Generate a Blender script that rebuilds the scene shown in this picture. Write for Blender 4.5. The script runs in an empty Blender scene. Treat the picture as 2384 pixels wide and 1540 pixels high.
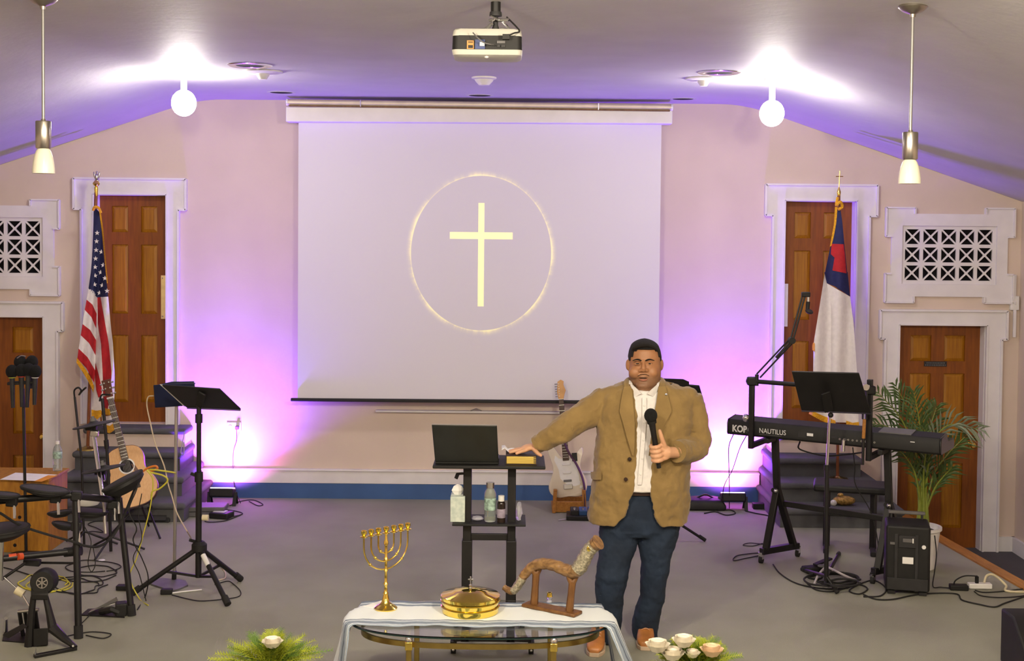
import bpy, bmesh, math, random
from mathutils import Vector, Matrix, Euler, noise
random.seed(7)
SC = bpy.context.scene
COL = SC.collection
R = math.radians
V = Vector

# ---------------------------------------------------------------- camera
FPX = 3020.0                       # focal length in pixels of the 2384 x 1540 frame
CAMZ = 2.457
PITCH, ROLL = 2.03, 0.52
PPY = 624.0
CM = Matrix.Rotation(R(90 - PITCH), 3, 'X') @ Matrix.Rotation(R(ROLL), 3, 'Z')
cam_d = bpy.data.cameras.new('camera')
cam = bpy.data.objects.new('camera', cam_d)
COL.objects.link(cam)
cam_d.sensor_fit = 'HORIZONTAL'
cam_d.sensor_width = 36.0
cam_d.lens = 36.0 * FPX / 2384.0
cam_d.shift_y = (PPY - 770.0) / 2384.0
cam_d.clip_end = 100
cam.location = (0, 0, CAMZ)
cam.rotation_euler = CM.to_euler()
SC.camera = cam

# ---------------------------------------------------------------- world, view, lights
SC.view_settings.view_transform = 'Standard'
SC.view_settings.look = 'None'
SC.view_settings.gamma = 1.0
SC.view_settings.use_curve_mapping = False
SC.view_settings.exposure = 0.0
wd = bpy.data.worlds.new('world')
SC.world = wd
wd.use_nodes = True
wd.node_tree.nodes['Background'].inputs[0].default_value = (0.9, 0.92, 1.0, 1)
wd.node_tree.nodes['Background'].inputs[1].default_value = 0.05

def lamp(name, kind, loc, energy, color, size=0.1, target=None, spot=None, blend=0.5):
    d = bpy.data.lights.new(name, kind)
    d.energy = energy
    d.color = color
    if kind == 'AREA':
        d.shape = 'DISK'; d.size = size
    else:
        d.shadow_soft_size = size
    if kind == 'SPOT' and spot:
        d.spot_size = R(spot); d.spot_blend = blend
    o = bpy.data.objects.new(name, d)
    COL.objects.link(o)
    o.location = loc
    if target is not None:
        o.rotation_euler = (V(target) - V(loc)).to_track_quat('-Z', 'Y').to_euler()
    return o

WARM = (1.0, 0.87, 0.68)
# lamps over the seats, behind and beside the camera's place
lamp('nave_lamp', 'POINT', (-1.0, 3.5, 3.25), 300, WARM, 0.12)
lamp('nave_lamp', 'POINT', (1.3, 3.4, 3.2), 330, WARM, 0.12)
lamp('nave_lamp', 'POINT', (-2.2, 0.8, 3.1), 150, WARM, 0.12)
lamp('nave_lamp', 'POINT', (1.8, 0.8, 3.1), 150, WARM, 0.12)

# ---------------------------------------------------------------- pixel helpers
def ray(px, py):
    return CM @ V(((px - 1192.0) / FPX, -(py - PPY) / FPX, -1.0))
def W(px, py, Y):
    d = ray(px, py)
    return V((0, 0, CAMZ)) + d * (Y / d.y)
def F(px, py, z=0.0):
    d = ray(px, py)
    return V((0, 0, CAMZ)) + d * ((z - CAMZ) / d.z)
def S(Y):
    return FPX / Y                 # pixels per metre at depth Y

# ---------------------------------------------------------------- materials
MATS = {}
def mat(name, col, rough=0.5, metal=0.0, var=0.12, scale=12.0, bump=0.0, bscale=None, stretch=None,
        col2=None, trans=0.0, ior=1.45, emit=None, estr=0.0, alpha=1.0, sss=0.0, coat=0.0, sheen=0.0):
    if name in MATS:
        return MATS[name]
    m = bpy.data.materials.new(name)
    m.use_nodes = True
    nt = m.node_tree
    b = nt.nodes['Principled BSDF']
    b.inputs['Roughness'].default_value = rough
    b.inputs['Metallic'].default_value = metal
    b.inputs['IOR'].default_value = ior
    b.inputs['Transmission Weight'].default_value = trans
    b.inputs['Alpha'].default_value = alpha
    b.inputs['Coat Weight'].default_value = coat
    b.inputs['Sheen Weight'].default_value = sheen
    if sss:
        b.inputs['Subsurface Weight'].default_value = sss
        b.inputs['Subsurface Radius'].default_value = (0.02, 0.008, 0.004)
        b.inputs['Subsurface Scale'].default_value = 0.4
    tc = nt.nodes.new('ShaderNodeTexCoord')
    mp = nt.nodes.new('ShaderNodeMapping')
    nt.links.new(tc.outputs['Object'], mp.inputs[0])
    if stretch:
        mp.inputs['Scale'].default_value = stretch
    nz = nt.nodes.new('ShaderNodeTexNoise')
    nz.inputs['Scale'].default_value = scale
    nz.inputs['Detail'].default_value = 4
    nt.links.new(mp.outputs[0], nz.inputs['Vector'])
    mx = nt.nodes.new('ShaderNodeMix')
    mx.data_type = 'RGBA'
    c2 = col2 if col2 else tuple(max(0.0, c * (1 - 2 * var)) for c in col)
    mx.inputs[6].default_value = (*c2, 1)
    mx.inputs[7].default_value = (*(col if col2 else tuple(min(1, c * (1 + var)) for c in col)), 1)
    rp = nt.nodes.new('ShaderNodeMapRange')
    rp.inputs['From Min'].default_value = 0.3
    rp.inputs['From Max'].default_value = 0.7
    nt.links.new(nz.outputs['Fac'], rp.inputs['Value'])
    nt.links.new(rp.outputs[0], mx.inputs[0])
    nt.links.new(mx.outputs[2], b.inputs['Base Color'])
    if bump:
        n2 = nt.nodes.new('ShaderNodeTexNoise')
        n2.inputs['Scale'].default_value = bscale or scale * 6
        n2.inputs['Detail'].default_value = 3
        nt.links.new(mp.outputs[0], n2.inputs['Vector'])
        bp = nt.nodes.new('ShaderNodeBump')
        bp.inputs['Strength'].default_value = bump
        bp.inputs['Distance'].default_value = 0.01
        nt.links.new(n2.outputs['Fac'], bp.inputs['Height'])
        nt.links.new(bp.outputs[0], b.inputs['Normal'])
    if emit:
        b.inputs['Emission Color'].default_value = (*emit, 1)
        b.inputs['Emission Strength'].default_value = estr
    MATS[name] = m
    return m

mat('wall_paint', (0.66, 0.55, 0.46), 0.7, var=0.03, scale=2, bump=0.05, bscale=60)
mat('ceiling_paint', (0.50, 0.49, 0.47), 0.6, var=0.03, scale=3, bump=0.25, bscale=14)
mat('white_trim', (0.74, 0.72, 0.72), 0.45, var=0.03, scale=6)
mat('carpet', (0.295, 0.293, 0.228), 0.95, var=0.07, scale=1.6, bump=0.5, bscale=350)
mat('carpet_low', (0.085, 0.08, 0.085), 0.95, var=0.1, scale=2, bump=0.5, bscale=300)
mat('step_carpet', (0.105, 0.108, 0.112), 0.95, var=0.1, scale=4, bump=0.5, bscale=300)
mat('blue_base', (0.045, 0.11, 0.28), 0.6, var=0.08, scale=3)
mat('door_wood', (0.235, 0.066, 0.002), 0.5, col2=(0.165, 0.042, 0.001), scale=9, stretch=(6, 6, 0.5), bump=0.05)
mat('door_panel', (0.37, 0.155, 0.002), 0.5, col2=(0.25, 0.09, 0.001), scale=9, stretch=(7, 7, 0.4), bump=0.05)
mat('oak', (0.42, 0.19, 0.035), 0.45, col2=(0.28, 0.11, 0.018), scale=8, stretch=(8, 1, 8))
mat('pine', (0.46, 0.215, 0.022), 0.5, col2=(0.28, 0.11, 0.010), scale=7, stretch=(6, 6, 1))
mat('brown_wood', (0.175, 0.078, 0.020), 0.5, col2=(0.10, 0.04, 0.010), scale=14, stretch=(3, 3, 1), bump=0.1)
mat('black_metal', (0.007, 0.006, 0.006), 0.48, metal=0.0, var=0.2)
mat('black_plastic', (0.007, 0.0065, 0.006), 0.6, var=0.2)
mat('black_gloss', (0.008, 0.008, 0.009), 0.2, var=0.2)
mat('black_foam', (0.006, 0.006, 0.006), 1.0, var=0.3, scale=200, bump=0.4)
mat('dark_grey', (0.022, 0.021, 0.022), 0.6, var=0.15)
mat('mid_grey', (0.12, 0.115, 0.115), 0.6, var=0.1)
mat('navy_plastic', (0.008, 0.013, 0.045), 0.45, var=0.15)
mat('rubber', (0.015, 0.014, 0.014), 0.85, var=0.2)
mat('chrome', (0.80, 0.80, 0.80), 0.12, metal=1.0, var=0.03)
mat('steel', (0.55, 0.53, 0.50), 0.35, metal=1.0, var=0.05)
mat('nickel', (0.45, 0.41, 0.36), 0.32, metal=1.0, var=0.05)
mat('brass', (0.90, 0.66, 0.15), 0.16, metal=1.0, var=0.06)
mat('brass_bright', (0.92, 0.70, 0.14), 0.08, metal=1.0, var=0.03)
mat('brass_dark', (0.40, 0.29, 0.09), 0.28, metal=1.0, var=0.1)
mat('brass_plate', (0.85, 0.74, 0.42), 0.22, metal=1.0, var=0.1)
mat('screen_rail', (0.62, 0.55, 0.38), 0.45, metal=0.3, var=0.05)
mat('white_plastic', (0.75, 0.74, 0.71), 0.4, var=0.04)
mat('cream_plastic', (0.62, 0.55, 0.36), 0.4, var=0.06)
mat('paper', (0.85, 0.84, 0.82), 0.8, var=0.03)
mat('projector_shell', (0.50, 0.49, 0.43), 0.45, var=0.04)
mat('stem_grey', (0.28, 0.27, 0.26), 0.4, metal=0.5, var=0.04)
mat('dark_void', (0.008, 0.006, 0.010), 0.9, var=0.2)
# ---------------------------------------------------------------- mesh builder
ORG = {}
def M(n):
    return MATS[n] if isinstance(n, str) else n

def cr(pts, k=6, closed=False):
    """Catmull-Rom through the points"""
    p = [V(q) for q in pts]
    n = len(p)
    out = []
    rng = range(n) if closed else range(n - 1)
    for i in rng:
        if closed:
            a, b, c, d = p[(i - 1) % n], p[i], p[(i + 1) % n], p[(i + 2) % n]
        else:
            b, c = p[i], p[i + 1]
            a = p[i - 1] if i > 0 else b * 2 - c
            d = p[i + 2] if i + 2 < n else c * 2 - b
        for j in range(k):
            t = j / k
            out.append(0.5 * ((2 * b) + (c - a) * t + (2 * a - 5 * b + 4 * c - d) * t * t + (3 * b - a - 3 * c + d) * t ** 3))
    if not closed:
        out.append(p[-1].copy())
    return out

def frame(axis):
    z = V(axis).normalized()
    x = z.orthogonal().normalized()
    if abs(z.z) < 0.99:
        x = V((0, 0, 1)).cross(z).normalized()
    y = z.cross(x).normalized()
    return x, y, z

class MB:
    def __init__(self):
        self.v = []; self.f = []; self.mi = []; self.cm = 0
    def _add(self, vs, fs):
        o = len(self.v)
        self.v += [V(q) for q in vs]
        for q in fs:
            self.f.append([i + o for i in q]); self.mi.append(self.cm)
        return self
    def box(self, c, s, rot=None):
        c = V(c); x, y, z = s[0] / 2, s[1] / 2, s[2] / 2
        vs = [V((a, b, d)) for a in (-x, x) for b in (-y, y) for d in (-z, z)]
        if rot is not None:
            m = rot if isinstance(rot, Matrix) else Euler(rot).to_matrix()
            vs = [m @ q for q in vs]
        return self._add([c + q for q in vs], [(0, 1, 3, 2), (4, 6, 7, 5), (0, 4, 5, 1), (2, 3, 7, 6), (0, 2, 6, 4), (1, 5, 7, 3)])
    def bb(self, x0, x1, y0, y1, z0, z1):
        return self.box(((x0 + x1) / 2, (y0 + y1) / 2, (z0 + z1) / 2), (abs(x1 - x0), abs(y1 - y0), abs(z1 - z0)))
    def bar(self, a, b, w, h, up=(0, 0, 1)):
        a, b = V(a), V(b); d = (b - a)
        y = d.normalized(); x = y.cross(V(up))
        if x.length < 1e-4: x = y.orthogonal()
        x.normalize(); z = x.cross(y)
        m = Matrix((x, y, z)).transposed()
        return self.box((a + b) / 2, (w, d.length, h), m)
    def hexa(self, a, b):
        """two quads (4 points each) joined into a solid"""
        return self._add(list(a) + list(b), [(3, 2, 1, 0), (4, 5, 6, 7)] + [(i, (i + 1) % 4, 4 + (i + 1) % 4, 4 + i) for i in range(4)])
    def slab(self, pts, t):
        pts = [V(p) for p in pts]
        n = (pts[1] - pts[0]).cross(pts[2] - pts[0]).normalized() * t
        k = len(pts)
        return self._add(pts + [p - n for p in pts], [list(range(k)), list(range(2 * k - 1, k - 1, -1))] + [(i, i + k, (i + 1) % k + k, (i + 1) % k) for i in range(k)])
    def tube(self, path, r, n=8, cap=True, closed=False, flat=None):
        p = [V(q) for q in path]; k = len(p)
        rs = r if isinstance(r, (list, tuple)) else [r] * k
        tang = []
        for i in range(k):
            if closed: t = p[(i + 1) % k] - p[(i - 1) % k]
            else: t = p[min(i + 1, k - 1)] - p[max(i - 1, 0)]
            tang.append(t.normalized() if t.length > 1e-9 else V((0, 0, 1)))
        x = frame(tang[0])[0]
        vs = []
        for i in range(k):
            x = (x - tang[i] * x.dot(tang[i]))
            x = x.normalized() if x.length > 1e-6 else tang[i].orthogonal().normalized()
            y = tang[i].cross(x)
            for j in range(n):
                a = 2 * math.pi * j / n
                fy = flat if flat else 1.0
                vs.append(p[i] + x * (math.cos(a) * rs[i]) + y * (math.sin(a) * rs[i] * fy))
        fs = []
        for i in range(k if closed else k - 1):
            i2 = (i + 1) % k
            for j in range(n):
                j2 = (j + 1) % n
                fs.append((i * n + j, i * n + j2, i2 * n + j2, i2 * n + j))
        if cap and not closed:
            fs.append(tuple(range(n - 1, -1, -1))); fs.append(tuple((k - 1) * n + j for j in range(n)))
        return self._add(vs, fs)
    def cyl(self, a, b, r, n=16, r2=None):
        return self.tube([a, b], [r, r if r2 is None else r2], n)
    def lathe(self, prof, o=(0, 0, 0), axis=(0, 0, 1), n=24):
        o = V(o); x, y, z = frame(axis)
        vs, fs, idx = [], [], []
        for (r, h) in prof:
            if r < 1e-6:
                idx.append([len(vs)]); vs.append(o + z * h)
            else:
                idx.append(list(range(len(vs), len(vs) + n)))
                vs += [o + z * h + x * (r * math.cos(2 * math.pi * j / n)) + y * (r * math.sin(2 * math.pi * j / n)) for j in range(n)]
        for a, b in zip(idx, idx[1:]):
            for j in range(n):
                j2 = (j + 1) % n
                if len(a) == 1 and len(b) == 1: continue
                if len(a) == 1: fs.append((a[0], b[j2], b[j]))
                elif len(b) == 1: fs.append((a[j], a[j2], b[0]))
                else: fs.append((a[j], a[j2], b[j2], b[j]))
        return self._add(vs, fs)
    def disc(self, o, axis, r, t, n=24, e=0.2):
        return self.lathe([(0, -t / 2), (r * (1 - e * 0.2), -t / 2), (r, -t / 2 + t * e), (r, t / 2 - t * e), (r * (1 - e * 0.2), t / 2), (0, t / 2)], o, axis, n)
    def ball(self, c, r, sc=(1, 1, 1), rot=None, nu=16, nv=10):
        c = V(c)
        vs = [V((0, 0, -1))]; fs = []
        for i in range(1, nv):
            ph = -math.pi / 2 + math.pi * i / nv
            for j in range(nu):
                a = 2 * math.pi * j / nu
                vs.append(V((math.cos(ph) * math.cos(a), math.cos(ph) * math.sin(a), math.sin(ph))))
        vs.append(V((0, 0, 1)))
        for j in range(nu):
            j2 = (j + 1) % nu
            fs.append((0, 1 + j2, 1 + j))
            for i in range(nv - 2):
                a = 1 + i * nu
                fs.append((a + j, a + j2, a + nu + j2, a + nu + j))
            a = 1 + (nv - 2) * nu
            fs.append((a + j, a + j2, len(vs) - 1))
        m = rot if isinstance(rot, Matrix) else (Euler(rot).to_matrix() if rot else Matrix.Identity(3))
        return self._add([c + m @ V((q.x * sc[0] * r, q.y * sc[1] * r, q.z * sc[2] * r)) for q in vs], fs)
    def loft(self, rings, cap=True, closed=True):
        n = len(rings[0]); vs = [q for r in rings for q in r]; fs = []
        for i in range(len(rings) - 1):
            for j in range(n if closed else n - 1):
                j2 = (j + 1) % n
                fs.append((i * n + j, i * n + j2, (i + 1) * n + j2, (i + 1) * n + j))
        if cap and closed:
            fs.append(tuple(range(n - 1, -1, -1))); fs.append(tuple((len(rings) - 1) * n + j for j in range(n)))
        return self._add(vs, fs)
    def torus(self, o, axis, Rr, r, n=28, m=8, sx=1.0):
        x, y, z = frame(axis); o = V(o)
        return self.tube([o + x * (Rr * sx * math.cos(2 * math.pi * i / n)) + y * (Rr * math.sin(2 * math.pi * i / n)) for i in range(n)], r, m, closed=True)
    def build(self, name, material, parent=None, smooth=True, angle=38, bevel=0.0, seg=2, rel=False, origin=None):
        me = bpy.data.meshes.new(name)
        if parent is not None:
            off = V((0, 0, 0)) if rel else ORG.get(parent.name, V((0, 0, 0)))
        elif origin is not None:
            off = V(origin)
        else:
            xs = [q.x for q in self.v]; ys = [q.y for q in self.v]; zs = [q.z for q in self.v]
            off = V(((min(xs) + max(xs)) / 2, (min(ys) + max(ys)) / 2, min(zs)))
        me.from_pydata([q - off for q in self.v], [], self.f)
        mats = material if isinstance(material, (list, tuple)) else [material]
        for m_ in mats: me.materials.append(M(m_))
        if len(mats) > 1:
            me.polygons.foreach_set('material_index', self.mi)
        bm = bmesh.new(); bm.from_mesh(me)
        bmesh.ops.recalc_face_normals(bm, faces=bm.faces)
        bm.to_mesh(me); bm.free()
        if smooth:
            me.polygons.foreach_set('use_smooth', [True] * len(me.polygons))
            me.set_sharp_from_angle(angle=R(angle))
        me.update()
        o = bpy.data.objects.new(name, me)
        COL.objects.link(o)
        if parent is not None:
            o.parent = parent; ORG[o.name] = off
        else:
            o.location = off; ORG[o.name] = off
        if bevel:
            b = o.modifiers.new('bevel', 'BEVEL'); b.width = bevel; b.segments = seg; b.limit_method = 'ANGLE'; b.angle_limit = R(40)
        return o

def tag(o, label=None, cat=None, group=None, kind=None):
    if label: o['label'] = label
    if cat: o['category'] = cat
    if group: o['group'] = group
    if kind: o['kind'] = kind
    return o
def thing(name, label, cat, loc=(0, 0, 0), group=None):
    o = bpy.data.objects.new(name, None)
    o.empty_display_size = 0.1
    COL.objects.link(o)
    o.location = loc; ORG[o.name] = V(loc)
    return tag(o, label, cat, group)
def struct_root(name, loc, label=None):
    o = bpy.data.objects.new(name, None); COL.objects.link(o)
    o.location = loc; ORG[o.name] = V(loc)
    o['kind'] = 'structure'
    if label: o['label'] = label
    return o
def text_mesh(name, s, size, material, parent, origin, xdir, zdir, depth=0.0015, bold=0.0, align='LEFT', xs=1.0):
    """raised lettering: xdir is the reading direction, zdir the up direction"""
    cu = bpy.data.curves.new(name, 'FONT'); cu.body = s; cu.size = size; cu.extrude = depth; cu.offset = bold; cu.align_x = align
    t = bpy.data.objects.new(name, cu); COL.objects.link(t)
    bpy.context.view_layer.update()
    me = bpy.data.meshes.new_from_object(t.evaluated_get(bpy.context.evaluated_depsgraph_get()))
    bpy.data.objects.remove(t)
    x = V(xdir).normalized(); z = V(zdir).normalized(); n = x.cross(z)
    off = ORG.get(parent.name, V((0, 0, 0)))
    for v in me.vertices:
        q = v.co.copy()
        v.co = V(origin) - off + x * (q.x * xs) + z * q.y + n * q.z
    me.materials.clear(); me.materials.append(M(material)); me.name = name
    o = bpy.data.objects.new(name, me); COL.objects.link(o); o.parent = parent; ORG[o.name] = off
    return o
def copy_tree(o, parent=None):
    c = o.copy(); COL.objects.link(c)
    if parent is not None: c.parent = parent
    for ch in list(o.children): copy_tree(ch, c)
    return c
def cable(pts, label, material='rubber', r=0.005, k=6, name='cable', group=None, cat='cable'):
    m = MB(); m.tube(cr(pts, k), r, 6)
    return tag(m.build(name, material), label, cat, group)
def fl(*ps):
    """floor pixels to points just above the platform"""
    return [F(a, b, 0.006) for a, b in ps]
# ================================================================ THE SETTING
YW = 11.4          # front face of the wall behind the platform
LOWZ = -0.42       # floor beside the platform
XL, XR = -5.15, 4.47
XC, HALF, ZC, SLOPE = -0.37, 2.39, 3.505, 0.339
OPEN = [(-3.67, -3.03, 0.645, 2.67), (2.385, 3.02, 0.645, 2.67), (-4.88, -4.11, LOWZ, 1.587), (3.407, 4.18, LOWZ, 1.587),
        (-4.947, -4.117, 1.937, 2.456), (3.42, 4.25, 1.944, 2.456)]

def ceil_z(x):
    return ZC - SLOPE * max(0.0, abs(x - XC) - HALF)

# wall with its openings
m = MB()
xs = sorted(set([XL - 0.1, XR + 0.1, XC - HALF, XC + HALF] + [o[0] for o in OPEN] + [o[1] for o in OPEN]))
for a, b in zip(xs, xs[1:]):
    mid = (a + b) / 2
    cuts = sorted([(o[2], o[3]) for o in OPEN if o[0] - 1e-6 <= a and b <= o[1] + 1e-6])
    z = LOWZ
    for z0, z1 in cuts:
        if z0 - z > 1e-4: m.bb(a, b, YW, YW + 0.2, z, z0)
        z = z1
    za, zb = ceil_z(a) + 0.03, ceil_z(b) + 0.03
    m.hexa([(a, YW, z), (b, YW, z), (b, YW, zb), (a, YW, za)], [(a, YW + 0.2, z), (b, YW + 0.2, z), (b, YW + 0.2, zb), (a, YW + 0.2, za)])
tag(m.build('wall_back', 'wall_paint', smooth=False), 'cream plaster wall behind the platform', kind='structure')
for nm, x0, x1 in (('wall_left', XL - 0.2, XL), ('wall_right', XR, XR + 0.2)):
    m = MB(); m.bb(x0, x1, -4, YW, LOWZ, ceil_z(x0 if x1 > 0 else x1) + 0.15)
    tag(m.build(nm, 'wall_paint', smooth=False), kind='structure')
m = MB(); m.bb(XL - 0.2, XR + 0.2, -4.2, -4.0, LOWZ, 3.7)
tag(m.build('wall_rear', 'wall_paint', smooth=False), kind='structure')

# ceiling: flat middle, sloping sides, eased creases
prof = []
def cz(x):
    d = abs(x - XC) - HALF; w = 0.22
    if d <= -w: return ZC
    if d >= w: return ZC - SLOPE * d
    return ZC - SLOPE * (d + w) ** 2 / (4 * w)
x = XL - 0.2
cx = [XL - 0.2]
for s_ in (-1, 1):
    cx += [XC + s_ * (HALF + t * 0.055) for t in range(-4, 5)]
cx = sorted(cx + [XR + 0.2])
m = MB()
rings = [[V((q, y, cz(q))) for q in cx] + [V((q, y, cz(q) + 0.15)) for q in reversed(cx)] for y in (-4.2, YW + 0.2)]
m.loft(rings)
tag(m.build('ceiling', 'ceiling_paint', angle=30), kind='structure')

# floors
EL = [(-4.02, YW), (-4.0, 10.2), (-4.05, 8.8), (-4.2, 5.0)]
ER = [(3.25, YW), (3.31, 10.2), (3.46, 8.82), (3.85, 5.0)]
m = MB()
top = [V((a, b, 0)) for a, b in EL] + [V((a, b, 0)) for a, b in reversed(ER)]
m.slab(top, -0.0) if False else None
k = len(top)
m._add(top + [V((p.x, p.y, LOWZ)) for p in top], [list(range(k)), list(range(2 * k - 1, k - 1, -1))] + [(i, (i + 1) % k, (i + 1) % k + k, i + k) for i in range(k)])
tag(m.build('floor', 'carpet', smooth=False), 'grey carpeted platform', kind='structure')
m = MB(); m.bb(XL - 0.2, XR + 0.2, -4.2, YW + 0.2, LOWZ - 0.2, LOWZ)
tag(m.build('floor_lower', 'carpet_low', smooth=False), 'dark carpet of the lower floor beside the platform', kind='structure')
for i, (E, s_) in enumerate(((EL, -1), (ER, 1))):
    m = MB()
    for (a, b), (c, d) in zip(E, E[1:]):
        m.hexa([(a, b, -0.06), (a + s_ * 0.1, b, -0.06), (c + s_ * 0.1, d, -0.06), (c, d, -0.06)], [(a, b, 0.012), (a + s_ * 0.1, b, 0.012), (c + s_ * 0.1, d, 0.012), (c, d, 0.012)])
    tag(m.build('trim_%d' % (i + 1), 'oak', smooth=False), 'wooden edge board of the platform', kind='structure')

# base of the wall on the platform: white baseboard above a blue strip
m = MB(); m.bb(-2.75, 2.2, YW - 0.035, YW, 0.135, 0.255); m.bb(-2.75, 2.2, YW - 0.05, YW, 0.245, 0.262)
tag(m.build('baseboard_back', 'white_trim', bevel=0.004), 'white baseboard', kind='structure')
m = MB(); m.bb(-2.75, 2.2, YW - 0.03, YW, 0.0, 0.135)
tag(m.build('trim_3', 'blue_base', smooth=False), 'blue strip under the white baseboard', kind='structure')
m = MB(); m.bb(XR - 0.025, XR, -4, YW, LOWZ, LOWZ + 0.13)
tag(m.build('baseboard_right', 'white_trim', smooth=False), kind='structure')
m = MB(); m.bb(XL, XL + 0.025, -4, YW, LOWZ, LOWZ + 0.13)
tag(m.build('baseboard_left', 'white_trim', smooth=False), kind='structure')
m = MB(); m.bb(4.32, XR, YW - 0.02, YW, LOWZ, LOWZ + 0.13)
tag(m.build('baseboard_corner', 'white_trim', smooth=False), kind='structure')

def six_panel_door(n, x0, x1, z0, z1, knob_x=None, label=None):
    root = struct_root('door_%d' % n, ((x0 + x1) / 2, YW + 0.1, z0), label)
    yf = YW + 0.11; w = x1 - x0; h = z1 - z0
    st = 0.125 * w / 0.64 * 0.95; mu = 0.115
    pw = (w - 2 * st - mu) / 2
    rows = [(0.105, 0.335), (0.445, 1.06), (1.25, h - 0.175)]     # from the top: (start, end)
    m = MB()
    m.bb(x0 + 0.003, x0 + st, yf, yf + 0.04, z0, z1); m.bb(x1 - st, x1 - 0.003, yf, yf + 0.04, z0, z1)
    m.bb(x0 + st + pw, x1 - st - pw, yf, yf + 0.04, z0, z1)
    prev = 0
    for a, b in rows + [(h, h)]:
        for px in (x0 + st, x1 - st - pw):
            m.bb(px, px + pw, yf, yf + 0.04, z1 - a, z1 - prev)
        prev = b
    m.build('slab', 'door_wood', root, smooth=False)
    for a, b in rows:
        for px in (x0 + st, x1 - st - pw):
            q = MB()
            e = 0.028
            A = [(px, yf + 0.016, z1 - b), (px + pw, yf + 0.016, z1 - b), (px + pw, yf + 0.016, z1 - a), (px, yf + 0.016, z1 - a)]
            B = [(px + e, yf + 0.004, z1 - b + e), (px + pw - e, yf + 0.004, z1 - b + e), (px + pw - e, yf + 0.004, z1 - a - e), (px + e, yf + 0.004, z1 - a - e)]
            C = [(p[0], yf + 0.034, p[2]) for p in A]
            q.hexa(C, A); q.hexa(A, B)
            q.build('panel', 'door_panel', root, smooth=False)
    if knob_x is not None:
        kz = z0 + 0.93
        q = MB(); q.lathe([(0, 0), (0.03, 0), (0.03, 0.008), (0.011, 0.012), (0.011, 0.035), (0.024, 0.045), (0.027, 0.058), (0.02, 0.07), (0, 0.074)], (knob_x, yf, kz), (0, -1, 0), 20)
        q.build('knob', 'brass', root)
    # jamb lining the opening
    j = MB()
    j.bb(x0, x0 + 0.012, YW, YW + 0.16, z0, z1); j.bb(x1 - 0.012, x1, YW, YW + 0.16, z0, z1); j.bb(x0, x1, YW, YW + 0.16, z1 - 0.012, z1)
    j.build('jamb', 'white_trim', root, smooth=False)
    return root

d1 = six_panel_door(1, *OPEN[0], label='tall brown six-panel door at the top of the steps behind the striped flag')
q = MB(); q.bb(-3.115, -3.035, YW + 0.098, YW + 0.11, 1.565, 1.955); o = q.build('push_plate', 'brass_plate', d1, bevel=0.002); o['label'] = 'brass push plate'
for zz in (1.59, 1.93):
    q = MB(); q.ball((-3.10, YW + 0.097, zz), 0.006); q.build('screw', 'chrome', d1)
d2 = six_panel_door(2, *OPEN[1], label='tall brown six-panel door at the top of the steps behind the white flag')
q = MB(); q.bb(2.36, 2.45, YW + 0.09, YW + 0.105, 1.55, 1.93); q.build('notice_sheet', 'paper', d2, smooth=False)['label'] = 'cream sheet fixed to the door edge'
d3 = six_panel_door(3, *OPEN[2], knob_x=-4.155, label='brown panelled door behind the microphone holder')
d4 = six_panel_door(4, *OPEN[3], knob_x=4.105, label='brown panelled door behind the potted palm')
q = MB(); q.bb(3.675, 3.875, YW + 0.102, YW + 0.112, 1.205, 1.25); o = q.build('sign', 'dark_grey', d4, smooth=False); o['label'] = 'small dark sign on the door'
for zz, ln in ((1.236, 0.16), (1.217, 0.185)):
    q = MB()
    x = 3.775 - ln / 2
    while x < 3.775 + ln / 2:
        wq = random.uniform(0.006, 0.013); q.bb(x, x + wq, YW + 0.1, YW + 0.103, zz - 0.006, zz + 0.006); x += wq + 0.006
    q.build('letter_row', 'mid_grey', d4, smooth=False)

def casing(n, x0, x1, z0, z1, w, head, ear, drop, below=True, rim=0.018, lab=None):
    """door casing with a head that steps out into ears"""
    yf = YW - 0.03
    root = struct_root('trim_%d' % n, ((x0 + x1) / 2, YW, z0), lab)
    m = MB()
    m.bb(x0 - w, x0, yf, YW, z0, z1); m.bb(x1, x1 + w, yf, YW, z0, z1)
    m.bb(x0 - w, x1 + w, yf, YW, z1, z1 + head)
    m.bb(x0 - w - ear, x0 - w, yf, YW, z1 + head - drop, z1 + head)
    m.bb(x1 + w, x1 + w + ear, yf, YW, z1 + head - drop, z1 + head)
    m.build('board', 'white_trim', root, smooth=False)
    pts = [(x0 - w, z0), (x0 - w, z1 + head - drop), (x0 - w - ear, z1 + head - drop), (x0 - w - ear, z1 + head), (x1 + w + ear, z1 + head),
           (x1 + w + ear, z1 + head - drop), (x1 + w, z1 + head - drop), (x1 + w, z0)]
    for a, b in zip(pts, pts[1:]):
        r = MB(); r.bar((a[0], YW - 0.026, a[1]), (b[0], YW - 0.026, b[1]), rim, 0.052, up=(0, 1, 0)); r.build('moulding', 'white_trim', root, smooth=False)
    inn = [(x0, z0), (x0, z1), (x1, z1), (x1, z0)]
    for a, b in zip(inn, inn[1:]):
        r = MB(); r.bar((a[0], YW - 0.022, a[1]), (b[0], YW - 0.022, b[1]), 0.014, 0.04, up=(0, 1, 0)); r.build('bead', 'white_trim', root, smooth=False)
casing(4, *OPEN[0], 0.105, 0.135, 0.065, 0.27, lab='white eared casing of the door behind the striped flag')
casing(5, *OPEN[1], 0.105, 0.135, 0.065, 0.27, lab='white eared casing of the door behind the white flag')
casing(6, *OPEN[2], 0.125, 0.125, 0.045, 0.25, lab='white eared casing of the door behind the microphone holder')
casing(7, *OPEN[3], 0.125, 0.125, 0.045, 0.25, lab='white eared casing of the door behind the potted palm')

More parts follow.
